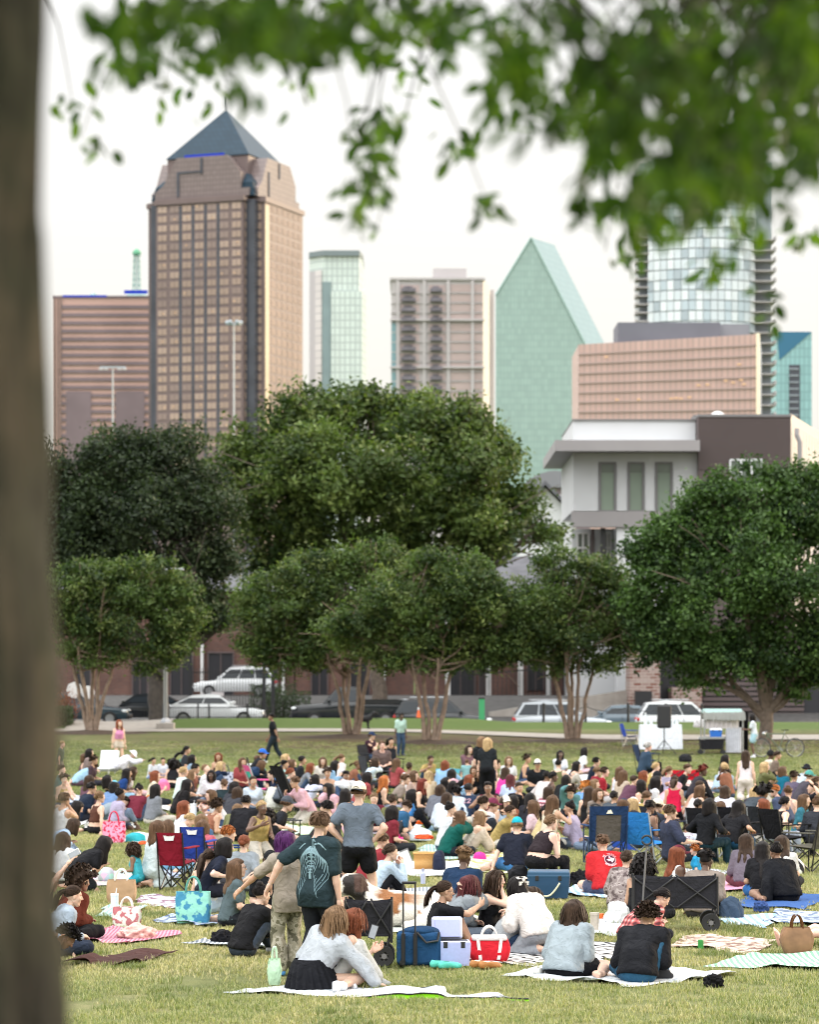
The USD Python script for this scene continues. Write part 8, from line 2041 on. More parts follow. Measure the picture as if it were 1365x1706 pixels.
# open book, phones, tote on the shoulder
def held(px,py,Y,name,label,cat):return thing(name,label,cat,at(px,py,Y))
def headY(px_,H_=.82):return F*(CAMZ-H_)/(px_-HOR)
bk=held(669,1428,45.7,'book','open white book held up by the reading figure','book')
obj('page',xf(rbox((-.07,0,0),(.145,.012,.21),.004),rz=14,ry=-22),M['white_paint'],bk);obj('page',xf(rbox((.075,0,.0),(.145,.012,.21),.004),(0.0,.005,-.03),rz=-10,ry=-22),M['white_paint'],bk)
obj('cover',xf(rbox((0,.016,-.012),(.30,.008,.225),.003),rz=2,ry=-22),M['trim_grey'],bk)
for px_,py_,Y_,lab in((622,1552,30.3,'phone in a clear case held by the pale wide trousers figure'),(588,1486,38.0,'dark phone held out behind the small black wagon')):
 ph=held(px_,py_,Y_,'phone',lab,'phone');obj('case',xf(rbox((0,0,0),(.078,.011,.155),.005),rx=-20,ry=18),M['plastic'],ph,False,C('#d8d4cc' if px_<400 else '#2a2c30'));obj('screen',xf(rbox((0,-.007,0),(.066,.002,.138),.0009),rx=-20,ry=18),M['plastic'],ph,False,C('#8a8f96'))
# the two people's shoulder tote
Yt=F*(CAMZ-1.585)/(1227-HOR)
tt_=thing('tote_bag','cream canvas tote hanging from the shoulder in the standing group','bag',at(795,1292,Yt-.22)+[0,0,0])
obj('sack',hull([(sx*.13,sy*k,z)for sx in(-1,1)for sy in(-1,1)for k,z in((.03,0),(.05,.15),(.02,.36))]),M['cloth'],tt_,False,C('#d9d0bc'))
for y_ in(-.02,.03):obj('handle',tube([(-.06,y_,.35),(.0,y_+.06,.68),(.08,y_,.35)],.014,6),M['cloth'],tt_,False,C('#d9d0bc'))
# dogs
def dog(px,py,yaw,label,size,coat,pose='stand'):
 b,s=spot(px,py);t=thing('dog',label,'dog',b,-yaw)
 k=size
 if pose=='stand':
  bones=[((0,-.34,.50),(0,.10,.50),.135,.15,.05),((0,.10,.50),(0,.30,.54),.15,.13,.05),((0,.28,.58),(0,.47,.74),.10,.085,.05),((0,.47,.76),(0,.54,.77),.095,.085,.03),((0,.54,.75),(0,.70,.71),.055,.042,.03),((0,-.38,.52),(0,-.62,.62),.035,.02,.03),((0,-.62,.62),(0,-.74,.78),.022,.014,.02)]
  for sx in(-1,1):
   bones+=[((sx*.08,.22,.44),(sx*.085,.20,.26),.062,.042,.03),((sx*.085,.20,.26),(sx*.085,.22,.06),.038,.03,.02),((sx*.085,.22,.04),(sx*.085,.28,.03),.034,.03,.02),((sx*.09,-.30,.46),(sx*.10,-.22,.30),.085,.052,.03),((sx*.10,-.22,.30),(sx*.10,-.38,.18),.046,.03,.02),((sx*.10,-.38,.18),(sx*.10,-.34,.04),.03,.028,.02),((sx*.10,-.34,.035),(sx*.10,-.27,.03),.034,.03,.02),((sx*.07,.46,.80),(sx*.105,.46,.70),.028,.035,.02)]
 else:
  bones=[((0,-.42,.20),(0,.10,.22),.19,.19,.05),((0,.10,.22),(0,.36,.28),.19,.17,.05),((0,.34,.32),(0,.52,.46),.13,.115,.05),((0,.52,.49),(0,.60,.50),.125,.11,.03),((0,.60,.46),(0,.76,.40),.075,.062,.03),((0,-.5,.16),(.14,-.92,.06),.06,.035,.03)]
  for sx in(-1,1):
   bones+=[((sx*.14,.30,.18),(sx*.16,.34,.07),.075,.06,.03),((sx*.16,.30,.065),(sx*.16,.66,.055),.055,.05,.02),((sx*.17,-.40,.18),(sx*.24,-.18,.10),.12,.08,.03),((sx*.24,-.22,.07),(sx*.24,.0,.05),.06,.05,.02),((sx*.10,.50,.55),(sx*.145,.52,.42),.035,.05,.02)]
 Fd=Field([(np.array(a)*k,np.array(c)*k,r1*k,r2*k,kk*k)for a,c,r1,r2,kk in bones],.014*k+.004)
 v,f=Fd.mesh();v[:,2]=np.maximum(v[:,2],.006)
 n=vnormals(v,f);v=v+n*(.016*k*(meshkit.noise(v*[40,22,40]/k,5)-.4))[:,None]
 obj('body',(v,f),M['fur'],t,True,coat(v/k))
 hy,hz,er=(.70,.725,.03)if pose=='stand' else(.815,.41,.038)
 obj('nose',(np.asarray(trimesh.creation.icosphere(2).vertices)*np.array([er,er*.7,er*.7])*k+np.array([0,hy,hz])*k,np.asarray(trimesh.creation.icosphere(2).faces)),M['black_iron'],t)
 for sx in(-1,1):
  e_=(.045,.60,.79)if pose=='stand' else(.062,.675,.535)
  obj('eye',xf(trimesh.creation.icosphere(1,.014*k),(sx*e_[0]*k,e_[1]*k,e_[2]*k)),M['black_iron'],t)
 return t
M['fur']=vcol('fur',.85,60.0,.8,.25,.01)
def bernard(v):
 x,y,z=v.T;nz=meshkit.noise(v*4.0,3)
 c=np.repeat(C('#d8d2c8')[None],len(v),0)
 c[(nz>.50)&(z>.18)&(y<.30)]=C('#8a5a34')
 c[(nz>.66)&(z>.22)&(y<.25)]=C('#2a1f1a')
 c[(y>.44)&(np.abs(x)>.045)&(y<.68)]=C('#1f1a18')
 c[(y>.40)&(y<.56)&(z>.42)]=C('#3a241a')
 return c
dog(672,1546,262,'large shaggy white, brown and black dog lying with its head to the left',1.12,bernard,'lie')
dog(606,1227,80,'black dog on a lead beside the crape myrtle trunks',.95,lambda v:np.repeat(C('#141416')[None],len(v),0))
b_,s_=spot(606,1227);l0=b_+[.35,0,.62];l1=at(632,1198,b_[1])
obj('dog_lead',tube([l0,(l0+l1)/2-[0,0,.06],l1],.012,5),M['black_iron'],None,True,label='dark lead running from the black dog to its walker',cat='lead')
# -- the music stand area at the right
b_,s_=spot(1107,1257);sp_=thing('loudspeaker','black loudspeaker on a tripod stand before the white table','speaker',b_)
zsp=(1257-1213)/s_;zst=(1257-1174)/s_
v_,f_=geo(rbox((0,0,(zsp+zst)/2),(.52,.42,zst-zsp),.09));obj('cabinet',(v_,f_),M['trim_black']if 'trim_black' in M else M['black_iron'],sp_,40)
obj('grille',rbox((0,-.212,(zsp+zst)/2),(.42,.02,(zst-zsp)*.88),.009),M['dark_opening'],sp_)
obj('pole',rod((0,0,.3),(0,0,zsp),.022,8),M['black_iron'],sp_)
for a_ in(90,210,330):
 a_=math.radians(a_);obj('leg',rod((0,0,.55),(.5*math.cos(a_),.5*math.sin(a_),.02),.016,6),M['black_iron'],sp_)
 obj('brace',rod((0,0,.25),(.3*math.cos(a_),.3*math.sin(a_),.25),.010,6),M['black_iron'],sp_)
b_,s_=spot(1148,1284);ms=thing('microphone_stand','thin black microphone stand on the far grass at the right','stand',b_)
obj('pole',rod((0,0,0),(0,0,28/s_),.014,6),M['black_iron'],ms);obj('top_bar',cbox((0,0,28/s_),(.3,.03,.03)),M['black_iron'],ms);obj('base',lathe([(0,0),(.16,0),(.15,.03),(0,.04)],16),M['black_iron'],ms)
def draped_table(px0,px1,py,top,label,col):
 b,s=spot((px0+px1)/2,py);W,H_=(px1-px0)/s,(py-top)/s;D=.75
 t=thing('table',label,'table',b+[0,D/2,0])
 n=120;per=np.concatenate([np.linspace(0,1,n,endpoint=False)])
 P_=[]
 cs=[(-W/2,-D/2),(W/2,-D/2),(W/2,D/2),(-W/2,D/2)]
 L=np.array([W,D,W,D]);cum=np.concatenate([[0],np.cumsum(L)])/L.sum()
 ring=[]
 for u in per:
  i=min(np.searchsorted(cum,u,'right')-1,3);f=(u-cum[i])/(cum[i+1]-cum[i]);a,c=np.array(cs[i]),np.array(cs[(i+1)%4]);ring.append(a+(c-a)*f)
 ring=np.array(ring);out=ring/np.linalg.norm(ring,axis=1,keepdims=True)
 wv=np.sin(per*2*np.pi*26+2*np.sin(per*40))*.5+.5
 rows=[np.column_stack([ring*.97,np.full(n,H_)])]+[np.column_stack([ring+out*(.01+.05*f*wv)[:,None],np.full(n,H_*(1-f)+.02)])for f in np.linspace(0,1,6)]
 v=np.vstack(rows+[[[0,0,H_]]]);q=[]
 for r_ in range(len(rows)-1):
  for i in range(n):q+=[[r_*n+i,(r_+1)*n+i,(r_+1)*n+(i+1)%n],[r_*n+i,(r_+1)*n+(i+1)%n,r_*n+(i+1)%n]]
 for i in range(n):q.append([len(rows)*n,i,(i+1)%n])
 obj('cloth',(v,np.array(q)),M['cloth'],t,50,C(col))
 for sx in(-1,1):
  for sy in(-1,1):obj('leg',rod((sx*W*.44,sy*D*.42,0),(sx*W*.44,sy*D*.42,H_-.03),.02,6),M['steel'],t)
 return t,b,s,H_
t_,b_,s_,H_=draped_table(1068,1136,1252,1211,'table under a long white cloth beside the loudspeaker','#dde2ea')
for px_,hh,lab in((1076,.42,'tall white dispenser at the left end of the white draped table'),(1085,.30,'clear bottle second from the left on the white draped table'),(1128,.34,'clear bottle at the right end of the white draped table'),(1121,.26,'short white bottle right of the loudspeaker on the white table')):
 bt=thing('bottle',lab,'bottle',(px_x(px_,b_[1]+.37),b_[1]+.37,b_[2]+H_+.022))
 obj('body',lathe([(0,0),(.07,0),(.075,hh*.7),(.03,hh*.85),(.03,hh),(0,hh)],14),M['plastic'],bt,40,C('#cfd6da'));obj('cap',lathe([(0,hh+.001),(.034,hh+.001),(.034,hh+.04),(0,hh+.04)],12),M['plastic'],bt,40,C('#e8e8ea'))
b_,s_=spot(1206,1256)
st_=thing('drinks_stall','drinks stall with silver fringed awning and white and black curtains','stall',b_)
X_=lambda p:(p-1206)/s_
Z_=lambda p:(1256-p)/s_
for p_ in(1174,1238):
 for y_ in(0,1.2):obj('post',rod((X_(p_),y_,0),(X_(p_),y_,Z_(1184)),.03,8),M['steel'],st_)
obj('awning',hull([(X_(1172),-.1,Z_(1190)),(X_(1240),-.1,Z_(1190)),(X_(1174),.5,Z_(1181)),(X_(1238),.5,Z_(1181)),(X_(1174),1.3,Z_(1186)),(X_(1238),1.3,Z_(1186))]),M['aqua_metal'],st_)
rf=np.random.default_rng(8)
obj('fringe',join([xf(cbox((0,0,-.14),(.05,.02,.28+rf.uniform(-.06,.06))),(X_(1172)+(X_(1240)-X_(1172))*i/60,-.12+rf.uniform(-.03,.03),Z_(1187)),ry=rf.uniform(-8,8))for i in range(61)]),M['foil']if 'foil' in M else M['steel'],st_,kind='stuff')
def curtain(p0,p1,z0,z1,y,col,nm='curtain'):
 u=np.linspace(0,1,41);x=X_(p0)+(X_(p1)-X_(p0))*u;yy=y+.035*np.sin(u*46)
 v=np.vstack([np.column_stack([x,yy,np.full(41,z0)]),np.column_stack([x,yy*.98,np.full(41,z1)])]);i=np.arange(40)
 v=np.vstack([v,v+[0,.012,0]])
 obj(nm,(v,np.vstack([np.stack([i,i+1,i+42,i+41],1),np.stack([i+82,i+123,i+124,i+83],1)])),M['cloth'],st_,True,C(col))
curtain(1174,1232,Z_(1214),Z_(1188),.05,'#d9d2d2');curtain(1210,1236,.05,Z_(1212),.04,'#d6d8e0');curtain(1232,1252,.03,Z_(1186),.9,'#141417')
tb2=obj('counter',box(X_(1174),X_(1236),.1,1.0,Z_(1232),Z_(1228)),M['trim_grey'],st_)
cooler(1193,1258,19,14,'blue and white cooler standing on the black cart','#2460b0','#e0e4ea',0,.32)
_p=stage.GetPrimAtPath('/World/'+[p.GetName()for p in stage.GetPrimAtPath('/World').GetChildren()if p.GetName().startswith('cooler')][-1])
UsdGeom.XformCommonAPI(_p)
_p.GetAttribute('xformOp:translate').Set(Gf.Vec3d(px_x(1193,b_[1]-.35),b_[1]-.35,b_[2]+Z_(1227)))
wg=thing('cart','black cart with folded cloths under the blue and white cooler','cart',b_+[X_(1184),-.45,0])
obj('shelf',box(-.48,.48,-.22,.22,Z_(1230),Z_(1227.2)),M['steel'],wg);obj('bin',hull([(sx*k,sy*.2,z)for sx in(-1,1)for sy in(-1,1)for k,z in((.36,.18),(.45,Z_(1232)))]),M['cloth'],wg,False,C('#202024'))
for sx in(-1,1):
 for sy in(-1,1):
  obj('leg',rod((sx*.42,sy*.18,.1),(sx*.45,sy*.2,Z_(1229)),.018,6),M['black_iron'],wg);obj('wheel',xf(lathe([(0,-.03),(.09,-.03),(.09,.03),(0,.03)],12),(sx*.42,sy*.18,.09),rx=90),M['tyre'],wg)
lump(1166,1243,18,16,.3,'white plastic bag hanging at the left of the black cart','#dcdce0','plastic_bag','bag',51,rough=.4,freq=6,lift=.35)
# bicycle
b_,s_=spot(1297,1262);bi=thing('bicycle','olive green bicycle with black tyres parked under the right tree','bicycle',b_,4)
for x_,nm in((-.62,'wheel'),(.62,'wheel')):
 a_=np.linspace(0,2*np.pi,41);wl=obj('wheel',tube(np.stack([x_+.34*np.cos(a_),0*a_,.36+.34*np.sin(a_)],1),.018,8,False),M['tyre'],bi,True)
 obj('rim',tube(np.stack([x_+.315*np.cos(a_),0*a_,.36+.315*np.sin(a_)],1),.009,6,False),M['steel'],wl,True)
 obj('spokes',join([rod((x_,0,.36),(x_+.31*math.cos(t_),0,.36+.31*math.sin(t_)),.0022,4)for t_ in np.linspace(0,2*np.pi,25)[:-1]]),M['steel'],wl)
 obj('hub',xf(lathe([(0,-.04),(.022,-.04),(.022,.04),(0,.04)],10),(x_,0,.36),rx=90),M['steel'],wl)
M['bike_green']=plain('bike_green',(.10,.125,.085),.35,scale=4)
P0_,P1_,P2_,P3_=np.array([.62,0,.36]),np.array([.05,0,.32]),np.array([.22,0,.88]),np.array([-.42,0,.86])
fr_=obj('frame',join([rod(P0_,P1_,.014),rod(P1_,P2_,.018),rod(P2_,P0_,.011),rod(P1_,P3_,.020),rod(P2_*.95+P3_*.05,P3_,.018),rod(P3_+[-.02,0,.06],P3_+[.02,0,-.12],.022)]),M['bike_green'],bi)
obj('fork',rod(P3_+[.01,0,-.1],(-.62,0,.36),.014),M['bike_green'],bi);obj('seat_post',rod(P2_,P2_+[.04,0,.12],.013),M['steel'],bi)
obj('saddle',hull([P2_+q_ for q_ in((-.12,-.02,.13),(-.12,.02,.13),(.16,-.07,.15),(.16,.07,.15),(.14,0,.11),(-.1,0,.11),(.16,-.06,.12),(.16,.06,.12))]),M['tyre'],bi)
obj('handlebar',tube([P3_+[-.03,-.22,.14],P3_+[-.05,-.05,.13],P3_+[-.05,.05,.13],P3_+[-.03,.22,.14]],.013,6),M['black_iron'],bi);obj('stem',rod(P3_+[0,0,.05],P3_+[-.05,0,.13],.015),M['steel'],bi)
obj('crank',join([rod(P1_+[0,-.06,0],P1_+[.0,.06,0],.02),xf(lathe([(.07,-.004),(.085,-.004),(.085,.004),(.07,.004),(.07,-.004)],20),P1_,rx=90),rod(P1_+[0,-.07,0],P1_+[.14,-.07,-.08],.010)]),M['steel'],bi)
for s__ in(1,-1):obj('pedal',rbox(P1_+[.14*s__,-.10*s__,-.08*s__],(.09,.07,.02),.006),M['black_iron'],bi)
obj('lamp',xf(trimesh.creation.icosphere(2,.07),P3_+[-.12,-.05,.02]),M['steel'],bi)
def hand_world(res,S,out=.11):
 root,J,parts,size=res
 m=UsdGeom.Xformable(stage.GetPrimAtPath(root)).GetLocalTransformation()
 w=J['wr'+S]+unit(J['wr'+S]-J['el'+S])*out
 return np.array(m.Transform(Gf.Vec3d(*(w*size).tolist())))
ph=thing('phone','white phone held up beside the blurred tree trunk','phone',hand_world(PHONER,'R',.13)+[0,-.02,.03]);obj('case',xf(rbox((0,0,0),(.078,.012,.155),.005),rx=-15,ry=62),M['plastic'],ph,False,C('#d8d4cc'));obj('screen',xf(rbox((0,-.008,0),(.066,.002,.138),.0009),rx=-15,ry=62),M['plastic'],ph,False,C('#9a9fa6'))
# -- printed cloth: flat prints laid on the backs of the shirts
from scipy.interpolate import LinearNDInterpolator
def back_print(res,polys,color,which='top',dz=.004,name='print',at_=(0,0)):
 """polys: 2-D triangle soups (vertices, faces) in metres about the middle of the wearer's back."""
 root,J,parts,size=res
 v,f=next((a,b)for n_,a,b in parts['cloth']if n_==which)
 n=vnormals(v,f);R2=J['R2'];q=(v-J['C'])@R2;nn=n@R2
 m=(nn[:,1]<-.05)&(q[:,1]<.05)&(np.abs(q[:,0])<.30)
 fi=LinearNDInterpolator(q[m][:,[0,2]],q[m][:,1])
 V,F_=join([(np.column_stack([a[:,:2],np.zeros(len(a))]),b)for a,b in polys])
 V=V+[at_[0],at_[1],0]
 y=fi(V[:,0],V[:,1]);ok=~np.isnan(y);y=np.where(ok,y,0)
 F_=F_[ok[F_].all(1)];u_,F_=np.unique(F_,return_inverse=True);F_=F_.reshape(-1,3);V,y=V[u_],y[u_]
 P_=np.column_stack([V[:,0],y-dz,V[:,1]])@R2.T+J['C']
 obj(name,(P_*size,F_),M['cloth'],root,True,np.repeat(C(color)[None],len(P_),0))
def ribbon(pts,w):
 p=np.asarray(pts,float);n=len(p);t=np.gradient(p,axis=0);t/=np.linalg.norm(t,axis=1,keepdims=True)+1e-9
 s=np.stack([-t[:,1],t[:,0]],1)*np.broadcast_to(np.asarray(w,float),(n,))[:,None]/2
 i=np.arange(n-1);k=i+n
 return np.vstack([p+s,p-s]),np.vstack([np.stack([i,k,i+1],1),np.stack([i+1,k,k+1],1)])
def flat(points,step=.012):
 from shapely.geometry import Polygon
 tri=trimesh.creation.triangulate_polygon(Polygon(points),engine='earcut');v,f=trimesh.remesh.subdivide_to_size(np.column_stack([tri[0],np.zeros(len(tri[0]))]),tri[1],step*2)
 return v[:,:2],f
pol=[];tt=np.linspace(0,1,14);rp_=np.random.default_rng(2)
for sd_ in(-1,1):
 for k in range(8):
  x1=.045+.018*k;yb=-.10-.034*k
  pol.append(ribbon(np.stack([sd_*(.018+x1*np.sin(np.pi*np.clip(tt*1.15,0,1))**.8*(1-.25*tt)+.10*tt**2*(k/7))*1.0,.13-.01*k+(yb-.13)*tt**1.25],1),.0125*(1-.75*tt)*rp_.uniform(.7,1.2,14)))
 pol.append(ribbon(np.stack([sd_*(.02+.14*tt),.14+.035*np.sin(np.pi*tt)-.05*tt],1),.018*(1-.5*tt)))
 for k in range(4):pol.append(ribbon(np.stack([sd_*(.01+.05*tt),.06-.045*k-.03*tt**2+.01*np.sin(np.pi*tt)],1),.009))
pol.append(ribbon(np.stack([0*tt,.22-.42*tt],1),.020+.012*np.sin(tt*70)))
for k in range(9):pol.append(ribbon([(-.022,.10-.03*k),(0,.108-.03*k),(.022,.10-.03*k)],.008))
pol.append(ribbon([(-.03,.17),(0,.20),(.03,.17)],.010))
back_print(BOY,pol,'#7f9aa4',at_=(.01,.0))
a_=np.linspace(0,2*np.pi,41)
disc=lambda r_:(np.vstack([[[0,0]],np.concatenate([np.stack([r_*q_*np.cos(a_),r_*q_*np.sin(a_)],1)for q_ in(.34,.67,1)])]),np.vstack([np.stack([np.zeros(40,int),1+np.arange(40),2+np.arange(40)],1)]+[np.vstack([np.stack([o_+np.arange(40),o_+41+np.arange(40),o_+42+np.arange(40)],1),np.stack([o_+np.arange(40),o_+42+np.arange(40),o_+1+np.arange(40)],1)])for o_ in(1,42)]))
back_print(REDTEE,[disc(.083)],'#d8c8d0',dz=.004,at_=(.03,.03));back_print(REDTEE,[disc(.074)],'#4a1a2c',dz=.006,at_=(.03,.03))
tx=np.array([(-.012,.052),(.004,.05),(.006,.024),(.03,.02),(.054,.012),(.056,-.014),(.036,-.026),(.022,-.054),(.008,-.03),(-.008,-.022),(-.022,-.03),(-.034,-.012),(-.055,.004),(-.014,.01)])
back_print(REDTEE,[flat(tx)],'#e2d6de',dz=.008,at_=(.03,.03));back_print(REDTEE,[(disc(.012)[0],disc(.012)[1])],'#c04a58',dz=.010,at_=(.02,.045))
def arc_text(word,r_,h_,a0,a1,inner=False):
 out=[]
 for ch,an in zip(word,np.linspace(a0,a1,len(word))):
  if ch==' ':continue
  v,f=geo(meshkit.text_mesh(ch,h_,.001,True));f=f[(np.abs(v[f][:,:,2])<1e-6).all(1)]if(np.abs(v[:,2])<1e-6).any()else f
  v=v[:,:2]-[v[:,0].mean(),h_/2];c_,s__=math.cos(an),math.sin(an)
  rr=-1 if inner else 1
  ux,uy=np.array([s__,-c_])*rr,np.array([c_,s__])*rr
  out.append((v[:,:1]*ux+v[:,1:]*uy+np.array([c_,s__])*r_,f[:,::-1]))
 return out
back_print(REDTEE,arc_text('BE TEXAS',.102,.022,math.radians(150),math.radians(32)),'#ecd4dc',dz=.014,at_=(.03,.03))
back_print(REDTEE,[ribbon([(.094*math.cos(q_),.094*math.sin(q_)),(.112*math.cos(q_),.112*math.sin(q_))],.012)for q_ in np.radians(np.linspace(222,316,9))],'#ecc8d0',dz=.014,at_=(.03,.03))
v,f=geo(meshkit.text_mesh('22',.11,.001,True));back_print(JERSEY,[(v[:,:2]-[v[:,0].mean(),.05],f)],'#d8b0bc',at_=(0,.03),dz=.006)
# lettering on the back of the cream cap
root_,J_,pt_s,sz_=GREYMAN
for row,(wd_,zz_,rad_)in enumerate(((.075,.062,.012),(.05,.048,0),(.06,.036,0))):
 x_=np.linspace(-wd_/2,wd_/2,9);z_=zz_+rad_*(1-(2*x_/wd_)**2)-.004
 y_=-np.sqrt(np.clip(1-(x_/.088)**2-((z_-.036)/.104)**2,0,1))*.110-.012-.003
 p_=np.stack([x_,y_,z_],1);k_=np.arange(8)
 v_=np.vstack([p_+[0,0,.0045],p_-[0,0,.0045]])
 hp_=root_+'/hat'
 obj('lettering',((v_@J_['Rh'].T+J_['H'])*sz_,np.vstack([np.stack([k_,k_+9,k_+1],1),np.stack([k_+1,k_+9,k_+10],1)])),M['cloth'],hp_,False,C('#3a3230'))
# pleated skirt of the front figure
root_,J_,pt_s,sz_=FRONT
n_=160;th_=np.linspace(0,2*np.pi,n_,endpoint=False);rows=[]
for q_ in np.linspace(0,1,9):
 pl=.018*q_*(np.abs(((th_*22/np.pi)%2)-1)-.5)*2
 rx_=.165+(.30-.165)*q_**.7+pl;ry_=.150+(.31-.150)*q_**.7+pl
 z_=.30*(1-q_)**1.15+.012
 rows.append(np.stack([rx_*np.cos(th_)+.03*q_,ry_*np.sin(th_)-.02+.05*q_,np.full(n_,z_)+.006*np.sin(th_*3)*q_*(1-q_)],1))
v_=np.vstack(rows);f_=[]
for r_ in range(8):
 i_=np.arange(n_);j_=(i_+1)%n_
 f_+=[np.stack([r_*n_+i_,(r_+1)*n_+i_,(r_+1)*n_+j_],1),np.stack([r_*n_+i_,(r_+1)*n_+j_,r_*n_+j_],1)]
obj('skirt',(v_*sz_,np.vstack(f_)[:,::-1]),M['cloth'],root_,25,C('#14151a'))
# sling strap across the navy tee, grip of the tripod by the mesh chair
b_,s_=spot(977,1436);tr=thing('tripod','black and white tripod leaning beside the navy mesh chair','tripod',b_)
obj('leg',rod((0,0,0),(.10,0,.50),.014,6),M['black_iron'],tr);obj('leg',rod((.10,0,.50),(.16,0,.86),.020,6),M['white_paint'],tr);obj('leg',rod((.30,.15,0),(.16,0,.86),.014,6),M['black_iron'],tr);obj('leg',rod((.10,.3,0),(.16,0,.86),.014,6),M['black_iron'],tr);obj('head',rbox((.16,0,.90),(.06,.06,.10),.02),M['black_iron'],tr)
root_,J_,pt_s,sz_=CLIP
cl_=[]
for k_ in range(9):
 u_=(k_-4)*.016
 cl_+=[rod((u_,-.125,.02+.05),(u_*1.1,-.150,.02+.02),.006,5),rod((u_,-.125,.02-.05),(u_*1.1,-.150,.02-.02),.006,5)]
cl_+=[rod((-.07,-.128,.07),(.07,-.128,.07),.008,6),rod((-.07,-.128,-.03),(.07,-.128,-.03),.008,6),xf(trimesh.creation.icosphere(2,.018),(0,-.152,.02))]
v_,f_=join(cl_);obj('claw_clip',((v_@J_['Rh'].T+J_['H'])*sz_,f_),M['plastic'],root_,False,C('#e8e4dc'))
# ------------------------------------------------------------------ grass blades
def tuft(n,h,spread,w,r,cols):
 b=r.uniform(-1,1,(n,2))*spread;a=r.uniform(0,6.28,n);ln=r.uniform(.2,.9,n)*h;hh=h*r.uniform(.55,1.2,n)
 d=np.stack([np.cos(a),np.sin(a)],1);s=np.stack([-d[:,1],d[:,0]],1)*w
 p0=np.column_stack([b-s,np.zeros(n)]);p1=np.column_stack([b+s,np.zeros(n)]);m0=np.column_stack([b+d*ln[:,None]*.35-s*.7,hh*.6]);m1=np.column_stack([b+d*ln[:,None]*.35+s*.7,hh*.6]);tip=np.column_stack([b+d*ln[:,None],hh])
 v=np.stack([p0,p1,m0,m1,tip],1).reshape(-1,3);k=np.arange(n)[:,None]*5
 f=np.vstack([k+[0,1,3],k+[0,3,2],k+[2,3,4]])
 c=np.array(cols)[r.integers(0,len(cols),n)]*r.uniform(.7,1.35,(n,1))
 return v,f,np.repeat(c,5,0)
GR=[(.15,.19,.065),(.23,.26,.105),(.33,.33,.16),(.44,.40,.22),(.54,.47,.29)]
FR=[(a*.68,b*.74,c*.68)for a,b,c in GR]
gp='/World/grass'
inst=UsdGeom.PointInstancer.Define(stage,gp)
tag(inst,'short mown grass covering the lawn','grass',None,'stuff')
rg=np.random.default_rng(77)
protos=[]
for i,(n,h,sp,w,cols)in enumerate([(26,.045,.10,.0035,GR[:3]),(26,.045,.10,.0035,GR[1:4]),(26,.042,.10,.0035,GR[2:]),(30,.07,.10,.004,GR[:2]),(34,.055,.26,.008,FR[:3]),(34,.055,.26,.008,FR[1:4]),(34,.05,.26,.008,FR[2:])]):
 v,f,c=tuft(n,h,sp,w,rg,cols)
 usd_p=obj('tuft',(v,f),M['leaf'],gp,False,c);protos.append(usd_p)
def scatter(y0,y1,per):
 n=int(per*.2824*1.12*(y1**2-y0**2)/2)
 y=np.sqrt(rg.uniform(y0**2,y1**2,n));x=rg.uniform(-.158,.158,n)*y
 return x,y
import shapely
blk=shapely.union_all([shapely.Polygon([spot(*c)[0][:2]for c in q]).buffer(-.03)for q in BLANKETS])
P_,I_=[],[]
for(y0,y1,per,base)in((25.4,40,95,0),(40,58,42,0),(58,84,12,4),(84,118,6,4)):
 x,y=scatter(y0,y1,per)
 ok=~shapely.contains_xy(blk,x,y);ok&=rg.random(len(x))<np.clip(4.2*(meshkit.fbm(np.stack([x*.9,y*.5,0*x+3],1),3,8)-.16),.12,1)
 x,y=x[ok],y[ok]
 nz=meshkit.fbm(np.stack([x*.5,y*.22,0*x],1),3,4);n2=meshkit.noise(np.stack([x*1.7,y*.8,0*x],1),9)
 k=np.clip(((nz-.5)*5.0+(n2-.5)*1.6+1.1+rg.normal(0,.5,len(x))),0,2).round().astype(int)
 if base==0:k=np.where((n2>.80)&(rg.random(len(x))<.5),3,k)
 P_.append(np.stack([x,y,ground_z(x,y)-.004],1));I_.append(base+k)
P_,I_=np.vstack(P_),np.concatenate(I_)
P_[:,2]+=0.05*(meshkit.fbm(np.stack([P_[:,0]*.35,P_[:,1]*.35,0*P_[:,0]],-1),3)-.5)
a_=rg.uniform(0,np.pi,len(P_))
inst.CreatePositionsAttr(Vt.Vec3fArray.FromNumpy(P_.astype(np.float32)))
inst.CreateProtoIndicesAttr(Vt.IntArray.FromNumpy(I_.astype(np.int32)))
inst.CreateOrientationsAttr(Vt.QuathArray([Gf.Quath(float(math.cos(t)),0,0,float(math.sin(t)))for t in a_]))
sc_=rg.uniform(.8,1.25,len(P_))
inst.CreateScalesAttr(Vt.Vec3fArray.FromNumpy(np.repeat(sc_[:,None],3,1).astype(np.float32)))
inst.CreatePrototypesRel().SetTargets([Sdf.Path(p)for p in protos])
# ------------------------------------------------------------------ the near tree whose trunk and leaves frame the view
nt=thing('foreground_tree','near tree whose blurred trunk fills the left edge and leaves hang across the top','tree',(-.765,4.5,1.42))
rt=np.random.default_rng(31)
zz=np.linspace(-.1,4.6,60);th=np.linspace(0,2*np.pi,65)[:-1]
cx_=.012*np.sin(zz*2.2)-.020*zz*.4;rad=.272-.016*zz+.14*np.exp(-zz*3.5)
TH,ZZ=np.meshgrid(th,zz)
nzt=meshkit.fbm(np.stack([np.cos(TH)*2.2,np.sin(TH)*2.2,ZZ*1.6],-1),3)-.5
fur=np.abs(meshkit.noise(np.stack([np.cos(TH)*7,np.sin(TH)*7,ZZ*1.8],-1),6)-.5)
RR=rad[:,None]*(1+.16*nzt)-.030*np.exp(-fur*14)
V=np.stack([cx_[:,None]+RR*np.cos(TH),RR*np.sin(TH),ZZ],-1).reshape(-1,3)
